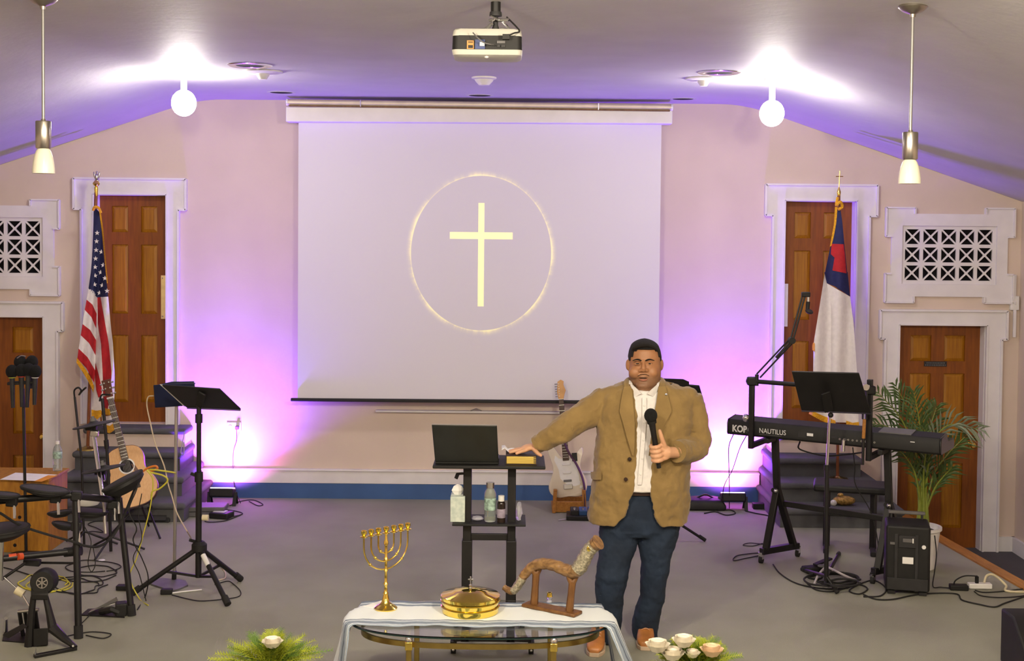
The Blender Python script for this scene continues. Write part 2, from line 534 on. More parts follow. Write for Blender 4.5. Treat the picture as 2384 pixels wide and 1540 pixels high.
def grille(x0, x1, z0, z1, label):
    root = thing('wall_grille', label, 'vent', ((x0 + x1) / 2, YW, z0), 'lattice wall grilles')
    yf = YW - 0.028
    ox0, ox1, oz0, oz1 = x0 - 0.095, x1 + 0.095, z0 - 0.11, z1 + 0.105
    m = MB()
    m.bb(ox0, x0, yf, YW, oz0, oz1); m.bb(x1, ox1, yf, YW, oz0, oz1); m.bb(x0, x1, yf, YW, oz0, z0); m.bb(x0, x1, yf, YW, z1, oz1)
    e = 0.052
    for sx, xa in ((-1, ox0), (1, ox1)):
        for sz, za in ((-1, oz0), (1, oz1)):
            m.bb(xa + sx * e, xa - sx * 0.2, yf, YW, za, za + sz * e)
            m.bb(xa, xa + sx * e, yf, YW, za, za - sz * 0.2)
    m.build('casing', 'white_trim', root, smooth=False)
    for sx, xa in ((-1, ox0), (1, ox1)):
        for sz, za in ((-1, oz0), (1, oz1)):
            for a, b in (((xa + sx * e, za - sz * 0.2), (xa + sx * e, za + sz * e)), ((xa + sx * e, za + sz * e), (xa - sx * 0.2, za + sz * e)), ((xa, za - sz * 0.2), (xa + sx * e, za - sz * 0.2)), ((xa - sx * 0.2, za), (xa - sx * 0.2, za + sz * e))):
                r = MB(); r.bar((a[0], YW - 0.024, a[1]), (b[0], YW - 0.024, b[1]), 0.014, 0.048, up=(0, 1, 0)); r.build('moulding', 'white_trim', root, smooth=False)
    m = MB(); m.bb(x0, x1, YW + 0.11, YW + 0.12, z0, z1); m.build('backing', 'dark_void', root, smooth=False)
    b = 0.032; yf = YW - 0.004
    m = MB(); t = 0.02
    m.bb(x0, x0 + b, yf, yf + t, z0, z1); m.bb(x1 - b, x1, yf, yf + t, z0, z1); m.bb(x0 + b, x1 - b, yf, yf + t, z0, z0 + b); m.bb(x0 + b, x1 - b, yf, yf + t, z1 - b, z1)
    m.build('frame', 'white_trim', root, smooth=False)
    nx, nz = 5, 3; bw = 0.03
    cw = (x1 - x0 - 2 * b - (nx - 1) * bw) / nx; ch = (z1 - z0 - 2 * b - (nz - 1) * bw) / nz
    for i in range(1, nx):
        xx = x0 + b + i * cw + (i - 1) * bw
        r = MB(); r.bb(xx, xx + bw, yf, yf + t, z0 + b, z1 - b); r.build('bar', 'white_trim', root, smooth=False)
    for j in range(1, nz):
        zz = z0 + b + j * ch + (j - 1) * bw
        r = MB(); r.bb(x0 + b, x1 - b, yf + 0.001, yf + t, zz, zz + bw); r.build('bar', 'white_trim', root, smooth=False)
    cross = None
    for i in range(nx):
        for j in range(nz):
            xx = x0 + b + i * (cw + bw); zz = z0 + b + j * (ch + bw)
            if cross is None:
                r = MB()
                r.bar((-cw / 2, 0, -ch / 2), (cw / 2, 0, ch / 2), 0.014, 0.014, up=(0, 1, 0)); r.bar((-cw / 2, 0.001, ch / 2), (cw / 2, 0.001, -ch / 2), 0.014, 0.014, up=(0, 1, 0))
                r.cyl((0, -0.008, 0), (0, 0.01, 0), 0.014, 10)
                cross = r.build('cross', 'white_trim', root, smooth=False, rel=True); c = cross
            else:
                c = cross.copy(); COL.objects.link(c)
            c.location = V((xx + cw / 2, yf + 0.009, zz + ch / 2)) - root.location
grille(*OPEN[4], 'white lattice wall grille above the door by the microphone holder')
grille(*OPEN[5], 'white lattice wall grille above the door by the potted palm')

# carpeted steps up to the two tall doors
def steps(x0s, x1s, label, tag_g):
    root = thing('carpeted_steps', label, 'stairs', ((x0s[0] + x1s[0]) / 2, 10.9, 0), tag_g)
    for i in range(4):
        z1 = [0.16, 0.32, 0.48, 0.645][i]; z0 = [0, 0.16, 0.32, 0.48][i]
        y0 = 10.4 + 0.25 * i
        m = MB(); m.bb(x0s[i] + 0.02, x1s[i] - 0.02, y0 + 0.03, YW, z0, z1 - 0.05)
        m.build('riser', 'wall_paint' if i == 3 else 'step_carpet', root, smooth=False)
        m = MB(); m.bb(x0s[i], x1s[i], y0, YW - 0.001 + (0.1 if i == 3 else 0) * 0, z1 - 0.055, z1)
        m.build('tread', 'step_carpet', root, bevel=0.025, seg=4)
    return root
steps([-3.75, -3.73, -3.71, -3.70], [-2.62, -2.70, -2.78, -2.80], 'grey carpeted steps behind the acoustic guitar', 'carpeted steps')
steps([2.17, 2.19, 2.21, 2.24], [3.2, 3.08, 2.99, 3.02], 'grey carpeted steps behind the keyboard', 'carpeted steps')

# ledge on the wall under the projection screen
root = thing('wall_ledge', 'thin white ledge on the wall under the projection screen', 'ledge', W(1130, 962, YW))
a, b = W(875, 957, YW - 0.03), W(1395, 962, YW - 0.03)
m = MB(); m.bar(a, b, 0.06, 0.018); m.build('rail', 'white_trim', root, bevel=0.003)
m = MB(); c = (a + b) / 2 + V((-0.1, -0.02, 0.02)); m.tube([c + V((-0.05, 0, -0.01)), c + V((0, 0, 0.012)), c + V((0.05, 0, -0.01))], 0.005, 6); m.build('pull', 'steel', root)

# outlet with a plug on the wall left of the screen
p = W(545, 994, YW)
root = thing('wall_outlet', 'white double outlet plate above the left floor light', 'outlet', p)
m = MB(); m.box(p + V((0, -0.005, 0)), (0.125, 0.01, 0.08)); m.build('plate', 'white_plastic', root, bevel=0.003)
for s_ in (-1, 1):
    m = MB(); m.lathe([(0, 0), (0.017, 0), (0.017, 0.004), (0, 0.004)], p + V((s_ * 0.032, -0.009, 0)), (0, -1, 0), 16); m.build('socket', 'cream_plastic', root)
m = MB(); m.box(p + V((0.032, -0.03, -0.004)), (0.03, 0.035, 0.03)); m.build('plug', 'mid_grey', root, bevel=0.004)
q0 = p + V((0.032, -0.045, -0.015))
cable([q0, q0 + V((0.0, -0.005, -0.1)), q0 + V((-0.03, 0, -0.22)), q0 + V((-0.02, 0, -0.5)), F(560, 1172, 0.006)], 'thin dark cord hanging from the wall outlet', 'rubber', 0.0035)
# switch box with conduit in the right corner
p = W(2361, 706, YW - 0.02)
root = thing('switch_box', 'white surface-mounted switch box between grille and door in the corner', 'switch', p)
m = MB(); m.box(p + V((0, 0, 0)), (0.075, 0.045, 0.125)); m.build('box', 'white_plastic', root, bevel=0.005)
m = MB(); m.box(p + V((0, -0.025, 0)), (0.012, 0.012, 0.028)); m.build('toggle', 'white_plastic', root, bevel=0.002)
m = MB(); m.bb(p.x - 0.012, p.x + 0.012, YW - 0.03, YW - 0.012, p.z + 0.06, p.z + 0.25); m.bb(p.x - 0.012, p.x + 0.012, YW - 0.045, YW - 0.03, p.z - 0.3, p.z - 0.06); m.build('conduit', 'white_trim', root, smooth=False)
# ================================================================ SCREEN, PROJECTOR, CEILING FIXTURES
YS = 11.2
sS = S(YS)
ctr = W(1120, 590, YS)
def screen_material():
    m = bpy.data.materials.new('projected_screen'); m.use_nodes = True
    nt = m.node_tree; L = nt.links.new
    b = nt.nodes['Principled BSDF']
    b.inputs['Base Color'].default_value = (0.70, 0.68, 0.74, 1); b.inputs['Roughness'].default_value = 0.8
    tc = nt.nodes.new('ShaderNodeTexCoord'); sp = nt.nodes.new('ShaderNodeSeparateXYZ'); L(tc.outputs['Object'], sp.inputs[0])
    def mt(op, a, c=None, clamp=False):
        n = nt.nodes.new('ShaderNodeMath'); n.operation = op; n.use_clamp = clamp
        for i, q in enumerate((a, c)):
            if q is None: continue
            if isinstance(q, (int, float)): n.inputs[i].default_value = q
            else: L(q, n.inputs[i])
        return n.outputs[0]
    X, Z = sp.outputs[0], sp.outputs[2]
    a_, b_ = 164 / sS, 181 / sS
    ux = mt('DIVIDE', X, a_); uz = mt('DIVIDE', Z, b_)
    d = mt('SQRT', mt('ADD', mt('MULTIPLY', ux, ux), mt('MULTIPLY', uz, uz)))
    ang = mt('ARCTAN2', uz, ux)
    cb = nt.nodes.new('ShaderNodeCombineXYZ'); L(mt('MULTIPLY', mt('COSINE', ang), 1.4), cb.inputs[0]); L(mt('MULTIPLY', mt('SINE', ang), 1.4), cb.inputs[1])
    nz = nt.nodes.new('ShaderNodeTexNoise'); nz.inputs['Scale'].default_value = 1.3; nz.inputs['Detail'].default_value = 5; nz.inputs['Roughness'].default_value = 0.7
    L(cb.outputs[0], nz.inputs['Vector'])
    am = nt.nodes.new('ShaderNodeMapRange'); am.inputs['From Min'].default_value = 0.42; am.inputs['From Max'].default_value = 0.62; L(nz.outputs['Fac'], am.inputs['Value'])
    amp = mt('ADD', mt('MULTIPLY', am.outputs[0], 0.85), 0.15)
    out = mt('GREATER_THAN', d, 1.0)
    g = mt('SUBTRACT', 1.0, mt('DIVIDE', mt('SUBTRACT', d, 1.0), 0.085), True)
    g = mt('MULTIPLY', mt('MULTIPLY', mt('MULTIPLY', g, g), out), amp)
    line = mt('SUBTRACT', 1.0, mt('DIVIDE', mt('ABSOLUTE', mt('SUBTRACT', d, 1.0)), 0.010), True)
    line = mt('MULTIPLY', line, mt('ADD', mt('MULTIPLY', amp, 0.7), 0.2))
    def rect(cx, cz, hx, hz):
        i = mt('LESS_THAN', mt('ABSOLUTE', mt('SUBTRACT', X, cx)), hx); j = mt('LESS_THAN', mt('ABSOLUTE', mt('SUBTRACT', Z, cz)), hz)
        return mt('MULTIPLY', i, j)
    cr_ = mt('MAXIMUM', rect(0, (590 - 593.5) / sS, 7 / sS, 120.5 / sS), rect(0, (590 - 549) / sS, 73 / sS, 8 / sS))
    st = mt('ADD', mt('ADD', mt('MULTIPLY', g, 0.60), mt('MULTIPLY', line, 0.55)), mt('MULTIPLY', cr_, 0.62))
    b.inputs['Emission Color'].default_value = (1.0, 0.84, 0.02, 1)
    L(st, b.inputs['Emission Strength'])
    return m
root = thing('projection_screen', 'large white pull-down projection screen showing a yellow cross in a ring', 'screen', (ctr.x, YS, W(1120, 935, YS).z))
lx, rx = W(694, 600, YS).x, W(1536, 600, YS).x
zt, zb = W(1119, 262, YS).z, W(1119, 934, YS).z
m = MB(); m.bb(lx, rx, YS, YS + 0.004, zb, zt)
fab = m.build('fabric', screen_material(), root, smooth=False)
# the fabric's own origin sits at the middle of the ring
off = V((ctr.x, YS, ctr.z)) - ORG[root.name]
for v in fab.data.vertices: v.co -= off
fab.location = off
fab['label'] = 'white screen fabric with projected cross and ring'
a, b = W(677, 931, YS - 0.01), W(1552, 938, YS - 0.01)
m = MB(); m.bar(a, b, 0.03, 0.028); m.build('bottom_bar', 'black_metal', root, bevel=0.006)
a, b = W(669, 268, YS - 0.04), W(1563, 273, YS - 0.04)
m = MB(); m.bar(a, b, 0.16, 0.125); m.build('housing', 'white_trim', root, bevel=0.006)
# second roller tube mounted above
a, b = W(671, 238, YS - 0.16), W(1562, 250, YS - 0.16)
root = thing('screen_roller', 'slim beige metal roller tube above the projection screen housing', 'screen roller', (a + b) / 2)
m = MB(); m.cyl(a, b, 0.026, 16); m.build('tube', 'screen_rail', root)
for e, s_ in ((a, -1), (b, 1)):
    m = MB(); m.lathe([(0, 0), (0.03, 0), (0.03, 0.014), (0.015, 0.02), (0, 0.02)], e, (s_, 0, 0), 16); m.build('end_cap', 'white_plastic', root)
m = MB(); m.bar(a + V((0.01, -0.005, -0.03)), b + V((-0.01, -0.005, -0.03)), 0.03, 0.012); m.build('slat', 'brown_wood', root, smooth=False)
for t in (0.19, 0.81):
    c = a.lerp(b, t); m = MB(); m.box(c + V((0, -0.02, -0.005)), (0.008, 0.03, 0.055)); m.build('clip', 'chrome', root)

# ---- projector
YP = 6.1
c = W(1134, 100, YP)
root = thing('ceiling_projector', 'white and black projector hanging from the ceiling on a pole', 'projector', c)
k = 1 / S(YP)
m = MB(); m.cyl(W(1154, 30, YP + 0.13), V((W(1154, 30, YP + 0.13).x, YP + 0.13, ZC)), 0.024, 18); m.build('pole', 'black_metal', root)
m = MB(); p0 = W(1154, 34, YP + 0.13); m.lathe([(0, 0.012), (0.028, 0.012), (0.03, 0), (0.03, -0.008), (0.012, -0.012), (0.012, -0.05), (0.022, -0.08), (0.022, -0.09), (0, -0.09)], p0, (0, 0, 1), 18); m.build('swivel', 'dark_grey', root)
for a_, b_, r in (((1143, 38), (1162, 47), .006), ((1140, 47), (1150, 45), .008), ((1160, 47), (1184, 46), .008), ((1168, 48), (1188, 70), .006), ((1146, 55), (1128, 70), .008), ((1135, 66), (1110, 70), .005), ((1165, 66), (1200, 70), .005)):
    m = MB(); m.cyl(W(*a_, YP + 0.1), W(*b_, YP + 0.08), r, 8); m.build('mount_arm', 'chrome', root)
w = 164 * k
def shell(rows, d0, d1):
    rings = []
    for (y, hw, ins) in rows:
        z = W(1134, y, YP).z; rad = 0.03; pts = []
        for (sx, yy) in ((1, d0 + ins), (1, d1 - ins), (-1, d1 - ins), (-1, d0 + ins)):
            pts.append((sx * hw, yy))
        rr = []
        for i, (px_, py_) in enumerate(pts):
            sx = 1 if px_ > 0 else -1; sy = -1 if i in (0, 3) else 1
            ccx, ccy = px_ - sx * rad, py_ - sy * rad
            a0 = {0: -90, 1: 0, 2: 90, 3: 180}[i]
            for q in range(5):
                a = R(a0 + q * 22.5); rr.append(V((c.x + ccx + rad * math.cos(a), YP + ccy + rad * math.sin(a), z)))
        rings.append(rr)
    return rings
m = MB(); m.loft(shell([(66, w * 0.46, 0.012), (70, w * 0.48, 0.004), (83, w * 0.495, 0)], -0.0, 0.26)); m.build('top_shell', 'projector_shell', root)
m = MB(); m.loft(shell([(82.5, w * 0.49, 0.003), (116, w * 0.497, 0.001)], -0.003, 0.258)); m.build('rear_panel', 'black_plastic', root)
m = MB(); m.loft(shell([(115.5, w * 0.5, 0), (127, w * 0.485, 0.008), (131, w * 0.44, 0.03)], -0.004, 0.26)); m.build('bottom_shell', 'projector_shell', root)
m = MB(); m.ball(W(1133, 131, YP + 0.03), 0.012, (1, 1, 0.8)); m.build('adjuster_foot', 'white_plastic', root)
yf = YP - 0.01
def patch(x0, y0, x1, y1, mt_, nm, lab=None, d=0.0):
    a, b = W(x0, y0, yf - d), W(x1, y1, yf - d); m = MB(); m.bb(a.x, b.x, yf - d, yf + 0.012, b.z, a.z); o = m.build(nm, mt_, root, smooth=False)
    if lab: o['label'] = lab
mat('sticker_orange', (0.55, 0.24, 0.05), 0.5); mat('port_blue', (0.03, 0.05, 0.16), 0.5)
patch(1087, 94, 1103, 114, 'sticker_orange', 'sticker', 'orange label')
patch(1090, 105, 1101, 112, 'black_plastic', 'vent_slot', d=0.002); patch(1090, 97, 1101, 99, 'black_plastic', 'vent_slot', d=0.002)
patch(1106, 92, 1129, 114, 'port_blue', 'port_plate', 'blue port plate'); patch(1117, 98, 1128, 107, 'white_plastic', 'plug', d=0.015)
patch(1157, 95, 1176, 101, 'mid_grey', 'socket'); patch(1158, 104, 1164, 110, 'dark_grey', 'socket'); patch(1167, 104, 1176, 110, 'dark_grey', 'socket')
patch(1170, 79, 1186, 91, 'black_plastic', 'power_plug', d=0.03)
m = MB(); m.tube(cr([W(1186, 82, yf - 0.03), W(1197, 77, yf - 0.02), W(1209, 71, yf + 0.02), W(1180, 40, YP + 0.12)], 6), 0.004, 6); m.build('power_cord', 'rubber', root)
m = MB(); m.tube(cr([W(1101, 76, yf - 0.03), W(1112, 88, yf - 0.05), W(1124, 98, yf - 0.05), W(1140, 103, yf - 0.05), W(1149, 104, yf - 0.02)], 6), 0.003, 6); m.build('signal_cord', 'mid_grey', root)
text_mesh('lettering', 'EPSON', 0.014, 'mid_grey', root, W(1097, 75, YP - 0.004), (1, 0, 0), (0, 0, 1), 0.001) if False else None

# ---- recessed ceiling fixtures
def can(px, py, n_px, label):
    p = F(px, py, ZC); r = n_px / 2 / S(p.y)
    root = thing('recessed_downlight', label, 'ceiling light', p, 'unlit recessed ceiling lights')
    m = MB(); m.lathe([(r * 0.86, 0.0), (r, -0.004), (r * 1.12, -0.005), (r * 1.14, 0.0)], p, (0, 0, 1), 28); m.build('trim_ring', 'ceiling_paint', root)
    m = MB(); m.lathe([(0, -0.001), (r * 0.9, -0.001), (r, -0.004)], p, (0, 0, 1), 28); m.build('baffle', 'dark_void', root)
can(655, 215.5, 58, 'dark recessed ceiling light above the left end of the screen')
can(1117, 222.5, 56, 'dark recessed ceiling light above the middle of the screen')
can(1590, 230.5, 54, 'dark recessed ceiling light above the right end of the screen')
def diffuser(px, py, n_px, label):
    p = F(px, py, ZC); r = n_px / 2 / S(p.y)
    root = thing('ceiling_speaker', label, 'ceiling speaker', p, 'round ceiling speakers')
    m = MB(); m.lathe([(r * 0.60, -0.004), (r * 0.66, -0.010), (r * 0.9, -0.012), (r, -0.004), (r, 0)], p, (0, 0, 1), 32); m.build('rim', 'chrome', root)
    m = MB(); m.lathe([(0, -0.003), (r * 0.5, -0.004), (r * 0.62, -0.006)], p, (0, 0, 1), 32); m.build('cone', 'dark_void', root)
diffuser(582, 151, 104, 'round metal-rimmed ceiling speaker near the left lit globe')
diffuser(1674, 168, 100, 'round metal-rimmed ceiling speaker near the right lit globe')
def detector(px, py, w_px, label, hub=0.32):
    p = F(px, py, ZC); r = w_px / 2 / S(p.y)
    root = thing('smoke_detector', label, 'smoke detector', p, 'white ceiling detectors')
    m = MB(); m.lathe([(0, -0.018), (r * 0.7, -0.02), (r, -0.01), (r, 0)], p, (0, 0, 1), 28); m.build('plate', 'white_plastic', root)
    m = MB(); m.lathe([(0, -0.06), (r * hub * 0.6, -0.058), (r * hub, -0.03), (r * hub * 1.1, -0.018)], p, (0, 0, 1), 20); m.build('sensor', 'white_plastic', root)
detector(612, 166, 92, 'white detector with small hub beside the left ceiling speaker')
detector(1638, 182, 84, 'white detector with small hub beside the right ceiling speaker')
detector(1127, 180, 58, 'white detector on the ceiling below the projector', 0.7)

# ---- pendant lamps
mat('milk_glass', (0.80, 0.77, 0.62), 0.3, var=0.02, trans=0.0, sss=0.1)
mat('lit_globe', (1, 0.97, 0.9), 0.4, var=0.0, emit=(1.0, 0.93, 0.85), estr=150)
def pendant(px, y_cyl, y_mid, y_bot, Y, label):
    s = S(Y)
    p = W(px, (y_cyl + y_mid) / 2, Y)
    z1, z2, z3 = W(px, y_cyl, Y).z, W(px, y_mid, Y).z, W(px, y_bot, Y).z
    root = thing('pendant_lamp', label, 'lamp', (p.x, Y, z3), 'unlit pendant lamps')
    m = MB(); m.lathe([(0, ZC), (0.065, ZC), (0.068, ZC - 0.012), (0.05, ZC - 0.03), (0.015, ZC - 0.045), (0.012, ZC - 0.06), (0, ZC - 0.06)], (p.x, Y, 0), (0, 0, 1), 28); m.build('canopy', 'nickel', root)
    m = MB(); m.cyl((p.x, Y, z1), (p.x, Y, ZC - 0.05), 0.0075, 10); m.build('stem', 'stem_grey', root)
    m = MB(); m.lathe([(0, z1 + 0.008), (0.01, z1 + 0.008), (0.012, z1), (0.034, z1 - 0.002), (0.036, z1 - 0.006), (0.036, z2 + 0.004), (0.033, z2), (0, z2)], (p.x, Y, 0), (0, 0, 1), 28); m.build('socket_cup', 'nickel', root)
    h = z2 - z3
    pr = [(0.026, 1.0), (0.034, 0.9), (0.042, 0.7), (0.048, 0.45), (0.0515, 0.2), (0.052, 0.0), (0.048, 0.0), (0.047, 0.2), (0.043, 0.45), (0.036, 0.7), (0.0, 0.92)]
    m = MB(); m.lathe([(r, z3 + h * t) for r, t in pr], (p.x, Y, 0), (0, 0, 1), 28); m.build('shade', 'milk_glass', root)
pendant(101, 281, 346, 404, 6.2, 'unlit pendant lamp with frosted glass shade on the left, over the wall grille')
pendant(2119, 307, 372, 428, 6.2, 'unlit pendant lamp with frosted glass shade on the right, over the wall grille')
def globe(px, py, Y, label):
    p = W(px, py, Y)
    root = thing('globe_lamp', label, 'lamp', p, 'lit globe lamps')
    m = MB(); m.lathe([(0, ZC), (0.06, ZC), (0.06, ZC - 0.02), (0.02, ZC - 0.035), (0, ZC - 0.035)], (p.x, Y, 0), (0, 0, 1), 20); m.build('canopy', 'white_trim', root)
    m = MB(); m.cyl((p.x, Y, p.z + 0.08), (p.x, Y, ZC - 0.03), 0.022, 14); m.build('neck', 'white_trim', root)
    m = MB(); m.ball(p, 0.088, (1, 1, 1.08), nu=24, nv=16); m.build('globe', 'lit_globe', root)
globe(428, 240, 9.37, 'bright lit globe lamp hanging near the left ceiling speaker')
globe(1797, 264, 9.37, 'bright lit globe lamp hanging near the right ceiling speaker')
p = W(2376, 386, 10.6)
root = thing('wall_lamp', 'small lit lamp at the right edge under the sloping ceiling', 'lamp', p)
mat('lit_small', (1, 1, 1), 0.4, var=0.0, emit=(1.0, 0.93, 0.85), estr=12)
m = MB(); m.ball(p, 0.055, (1, 1, 1)); m.build('bulb', 'lit_small', root)
m = MB(); m.ball(p + V((-0.09, 0, 0.035)), 0.018); m.build('bulb', 'lit_small', root)
m = MB(); m.tube([p + V((0, 0.0, 0.04)), p + V((0.05, 0.0, 0.09)), V((XR - 0.01, p.y, p.z + 0.1))], 0.012, 8); m.build('arm', 'white_trim', root)

# ---- floor lights washing the wall
mat('lit_lens', (1, 1, 1), 0.3, var=0.0, emit=(1.0, 0.75, 1.0), estr=6)
def uplight(px, py, Y, label, energy):
    p = V((W(px, py, Y).x, Y, 0))
    root = thing('floor_uplight', label, 'stage light', p, 'floor lights washing the wall')
    tilt = Euler((R(-12), 0, 0)).to_matrix()
    c = p + V((0, 0, 0.105))
    m = MB(); m.box(c, (0.205, 0.15, 0.075), tilt); m.build('housing', 'black_plastic', root, bevel=0.012)
    m = MB(); m.box(c + tilt @ V((0, 0, 0.04)), (0.185, 0.13, 0.008), tilt); m.build('lens', 'lit_lens', root, bevel=0.003)
    for s_ in (-1, 1):
        m = MB(); m.bar(p + V((s_ * 0.108, -0.05, 0.0)), p + V((s_ * 0.112, 0.0, 0.11)), 0.008, 0.03, up=(1, 0, 0)); m.build('yoke_leg', 'black_metal', root)
        m = MB(); m.bar(p + V((s_ * 0.108, 0.06, 0.0)), p + V((s_ * 0.112, 0.0, 0.11)), 0.008, 0.03, up=(1, 0, 0)); m.build('yoke_leg', 'black_metal', root)
    lo = c + tilt @ V((0, 0, 0.06))
    d = bpy.data.lights.new('uplight_beam', 'AREA'); d.shape = 'DISK'; d.size = 0.13; d.energy = energy; d.color = (0.17, 0.045, 1.0); d.spread = R(128)
    o = bpy.data.objects.new('uplight_beam', d); COL.objects.link(o); o.parent = root
    o.location = lo - p
    o.rotation_euler = V((0, 0.18, 1.0)).to_track_quat('-Z', 'Y').to_euler()
    d2 = bpy.data.lights.new('uplight_core', 'AREA'); d2.shape = 'DISK'; d2.size = 0.10; d2.energy = energy * 0.15; d2.color = (1.0, 0.15, 0.85); d2.spread = R(125)
    o2 = bpy.data.objects.new('uplight_core', d2); COL.objects.link(o2); o2.parent = root; o2.location = lo - p + V((0, 0, 0.004))
    o2.rotation_euler = V((0, 1.0, 0.9)).to_track_quat('-Z', 'Y').to_euler()
uplight(518, 1160, 11.08, 'black floor light glowing against the wall beside the left steps', 66)
uplight(1706, 1168, 11.08, 'black floor light glowing against the wall beside the keyboard', 66)
# ================================================================ FLAGS
mat('flag_red', (0.42, 0.012, 0.02), 0.8, var=0.1, scale=30); mat('flag_white', (0.72, 0.68, 0.68), 0.8, var=0.04, scale=30)
mat('flag_blue', (0.012, 0.014, 0.07), 0.75, var=0.1, scale=30); mat('flag_navy', (0.010, 0.013, 0.085), 0.75, var=0.1, scale=30)
mat('gold_fringe', (0.72, 0.36, 0.01), 0.7, var=0.2, scale=120, bump=0.3)
mat('pole_wood', (0.20, 0.06, 0.015), 0.4, var=0.15)
def interp(tab, y):
    if y <= tab[0][1]: return tab[0][0]
    for (x0, y0), (x1, y1) in zip(tab, tab[1:]):
        if y <= y1: return x0 + (x1 - x0) * (y - y0) / (y1 - y0)
    return tab[-1][0]
def resample(pl, n):
    """points evenly spread along a polyline"""
    d = [0]
    for a, b in zip(pl, pl[1:]): d.append(d[-1] + math.hypot(b[0] - a[0], b[1] - a[1]))
    out = []
    for i in range(n):
        t = d[-1] * i / (n - 1)
        for j in range(len(pl) - 1):
            if t <= d[j + 1] + 1e-9:
                u = (t - d[j]) / max(1e-9, d[j + 1] - d[j]); out.append((pl[j][0] + (pl[j + 1][0] - pl[j][0]) * u, pl[j][1] + (pl[j + 1][1] - pl[j][1]) * u)); break
    return out
def cloth_patch(A, B, yfun, name, material, root, n=14, mm=6, th=0.006, off=0.0):
    A, B = resample(A, n), resample(B, n)
    g = MB(); rows = []
    for a, b in zip(A, B):
        rows.append([(a[0] + (b[0] - a[0]) * j / mm, a[1] + (b[1] - a[1]) * j / mm) for j in range(mm + 1)])
    fr = [[W(px, py, yfun(px, py) + off) for px, py in r] for r in rows]
    bk = [[W(px, py, yfun(px, py) + off + th) for px, py in r] for r in rows]
    loop = [fr[i] + bk[i][::-1] for i in range(n)]
    g.loft(loop)
    return g.build(name, material, root, angle=60)

# ---- striped flag with stars
YF = 10.93
fold = [(225, 485), (226, 690), (224, 760), (222, 870), (218, 900), (222, 960)]
def us_y(px, py):
    d = (px - interp(fold, py)) / 40.0
    return YF + 0.055 * math.exp(-(d * 2.6) ** 2) - 0.02 * math.cos(d * 9 + py * 0.012) - 0.03 * abs(d)
top, bot = W(224, 440, 11.02), W(204, 1052, 11.02)
root = thing('national_flag', 'red, white and blue striped flag with stars on a wooden pole, gold fringe', 'flag', bot)
m = MB(); m.cyl(bot, top, 0.014, 12); m.build('pole', 'pole_wood', root)
m = MB(); m.lathe([(0, 0.03), (0.02, 0.03), (0.03, 0.02), (0.085, 0.012), (0.09, 0)], (bot.x, bot.y, 0.48), (0, 0, 1), 20); m.build('base', 'brass_dark', root)
m = MB(); m.lathe([(0.013, -0.06), (0.016, 0.0), (0.016, 0.012), (0.008, 0.02), (0.024, 0.032), (0.03, 0.045), (0.02, 0.062), (0.012, 0.07), (0, 0.07)], top, (0, 0, 1), 16); m.build('ferrule', 'brass', root)
e = top + V((0.004, 0, 0.1))
m = MB(); m.ball(e, 0.02, (0.8, 0.8, 1.5)); m.ball(e + V((0.006, -0.01, 0.04)), 0.011); m.ball(e + V((0.012, -0.02, 0.035)), 0.006)
for s_ in (-1, 1): m.ball(e + V((s_ * 0.018, 0.004, 0.012)), 0.02, (0.45, 0.4, 1.7), (0, R(s_ * 14), 0))
m.ball(e + V((0, 0.005, -0.03)), 0.014, (1.4, 0.8, 0.7)); o = m.build('eagle_finial', 'steel', root); o['label'] = 'silver eagle finial'
m = MB(); m.tube(cr([W(217, 490, YF), W(220, 483, YF - 0.01), W(229, 484, YF - 0.01), W(235, 496, YF)], 4), 0.012, 6); m.build('fringe', 'gold_fringe', root)
cloth_patch([(218, 488), (217, 540), (215, 590), (212, 630), (206, 672)], [(226, 488), (228, 540), (229, 590), (229, 630), (226, 693)], us_y, 'canton', 'flag_blue', root, 16)
cloth_patch([(226, 488), (228, 540), (229, 590), (229, 630), (226, 693)], [(232, 495), (238, 550), (243, 610), (248, 655), (252, 691)], us_y, 'canton', 'flag_blue', root, 16)
cloth_patch([(230, 486), (237, 540), (243, 600), (249, 660)], [(234, 488), (241, 540), (246, 600), (251, 660)], us_y, 'fringe', 'gold_fringe', root, 12, 2, off=-0.004)
def on_left(y): return interp([(206, 672), (196, 730), (191, 762), (183, 812), (180, 836), (179, 842)], y)
lb = [672, 698, 722, 755, 781, 812, 835]; rb = [693, 731, 765, 792, 828, 864, 892]
for i in range(6):
    A = [(on_left(lb[i]), lb[i]), (on_left((lb[i] + lb[i + 1]) / 2), (lb[i] + lb[i + 1]) / 2), (on_left(lb[i + 1]), lb[i + 1])]
    B = [(interp(fold, rb[i]), rb[i]), (interp(fold, rb[i + 1]), rb[i + 1])]
    # slightly bowed stripes
    mid = lambda a, b: ((a[0] + b[0]) / 2 + 2, (a[1] + b[1]) / 2 - 5)
    top_, bot_ = [A[0], mid(A[0], B[0]), B[0]], [A[-1], mid(A[-1], B[-1]), B[-1]]
    cloth_patch(top_, bot_, us_y, 'stripe', 'flag_white' if i % 2 == 0 else 'flag_red', root, 10, 4)
cloth_patch([(179, 833), (198, 858), (212, 880), (219, 900)], [(178, 845), (195, 871), (208, 893), (217, 915)], us_y, 'fringe', 'gold_fringe', root, 10, 3, off=-0.006)
lA = [(226, 692), (225, 760), (223, 800), (222, 870), (216, 915), (213, 956)]
lB = [(226.5, 692), (228, 760), (235, 800), (239, 870), (240, 915), (240, 958)]
lC = [(234, 692), (246, 760), (253, 800), (260, 870), (257, 915), (250, 958)]
lD = [(252, 691), (258, 760), (263, 800), (267, 870), (267, 920), (263, 955)]
cloth_patch(lA, lB, us_y, 'stripe', 'flag_white', root, 18, 4)
cloth_patch(lB, lC, us_y, 'stripe', 'flag_red', root, 18, 4)
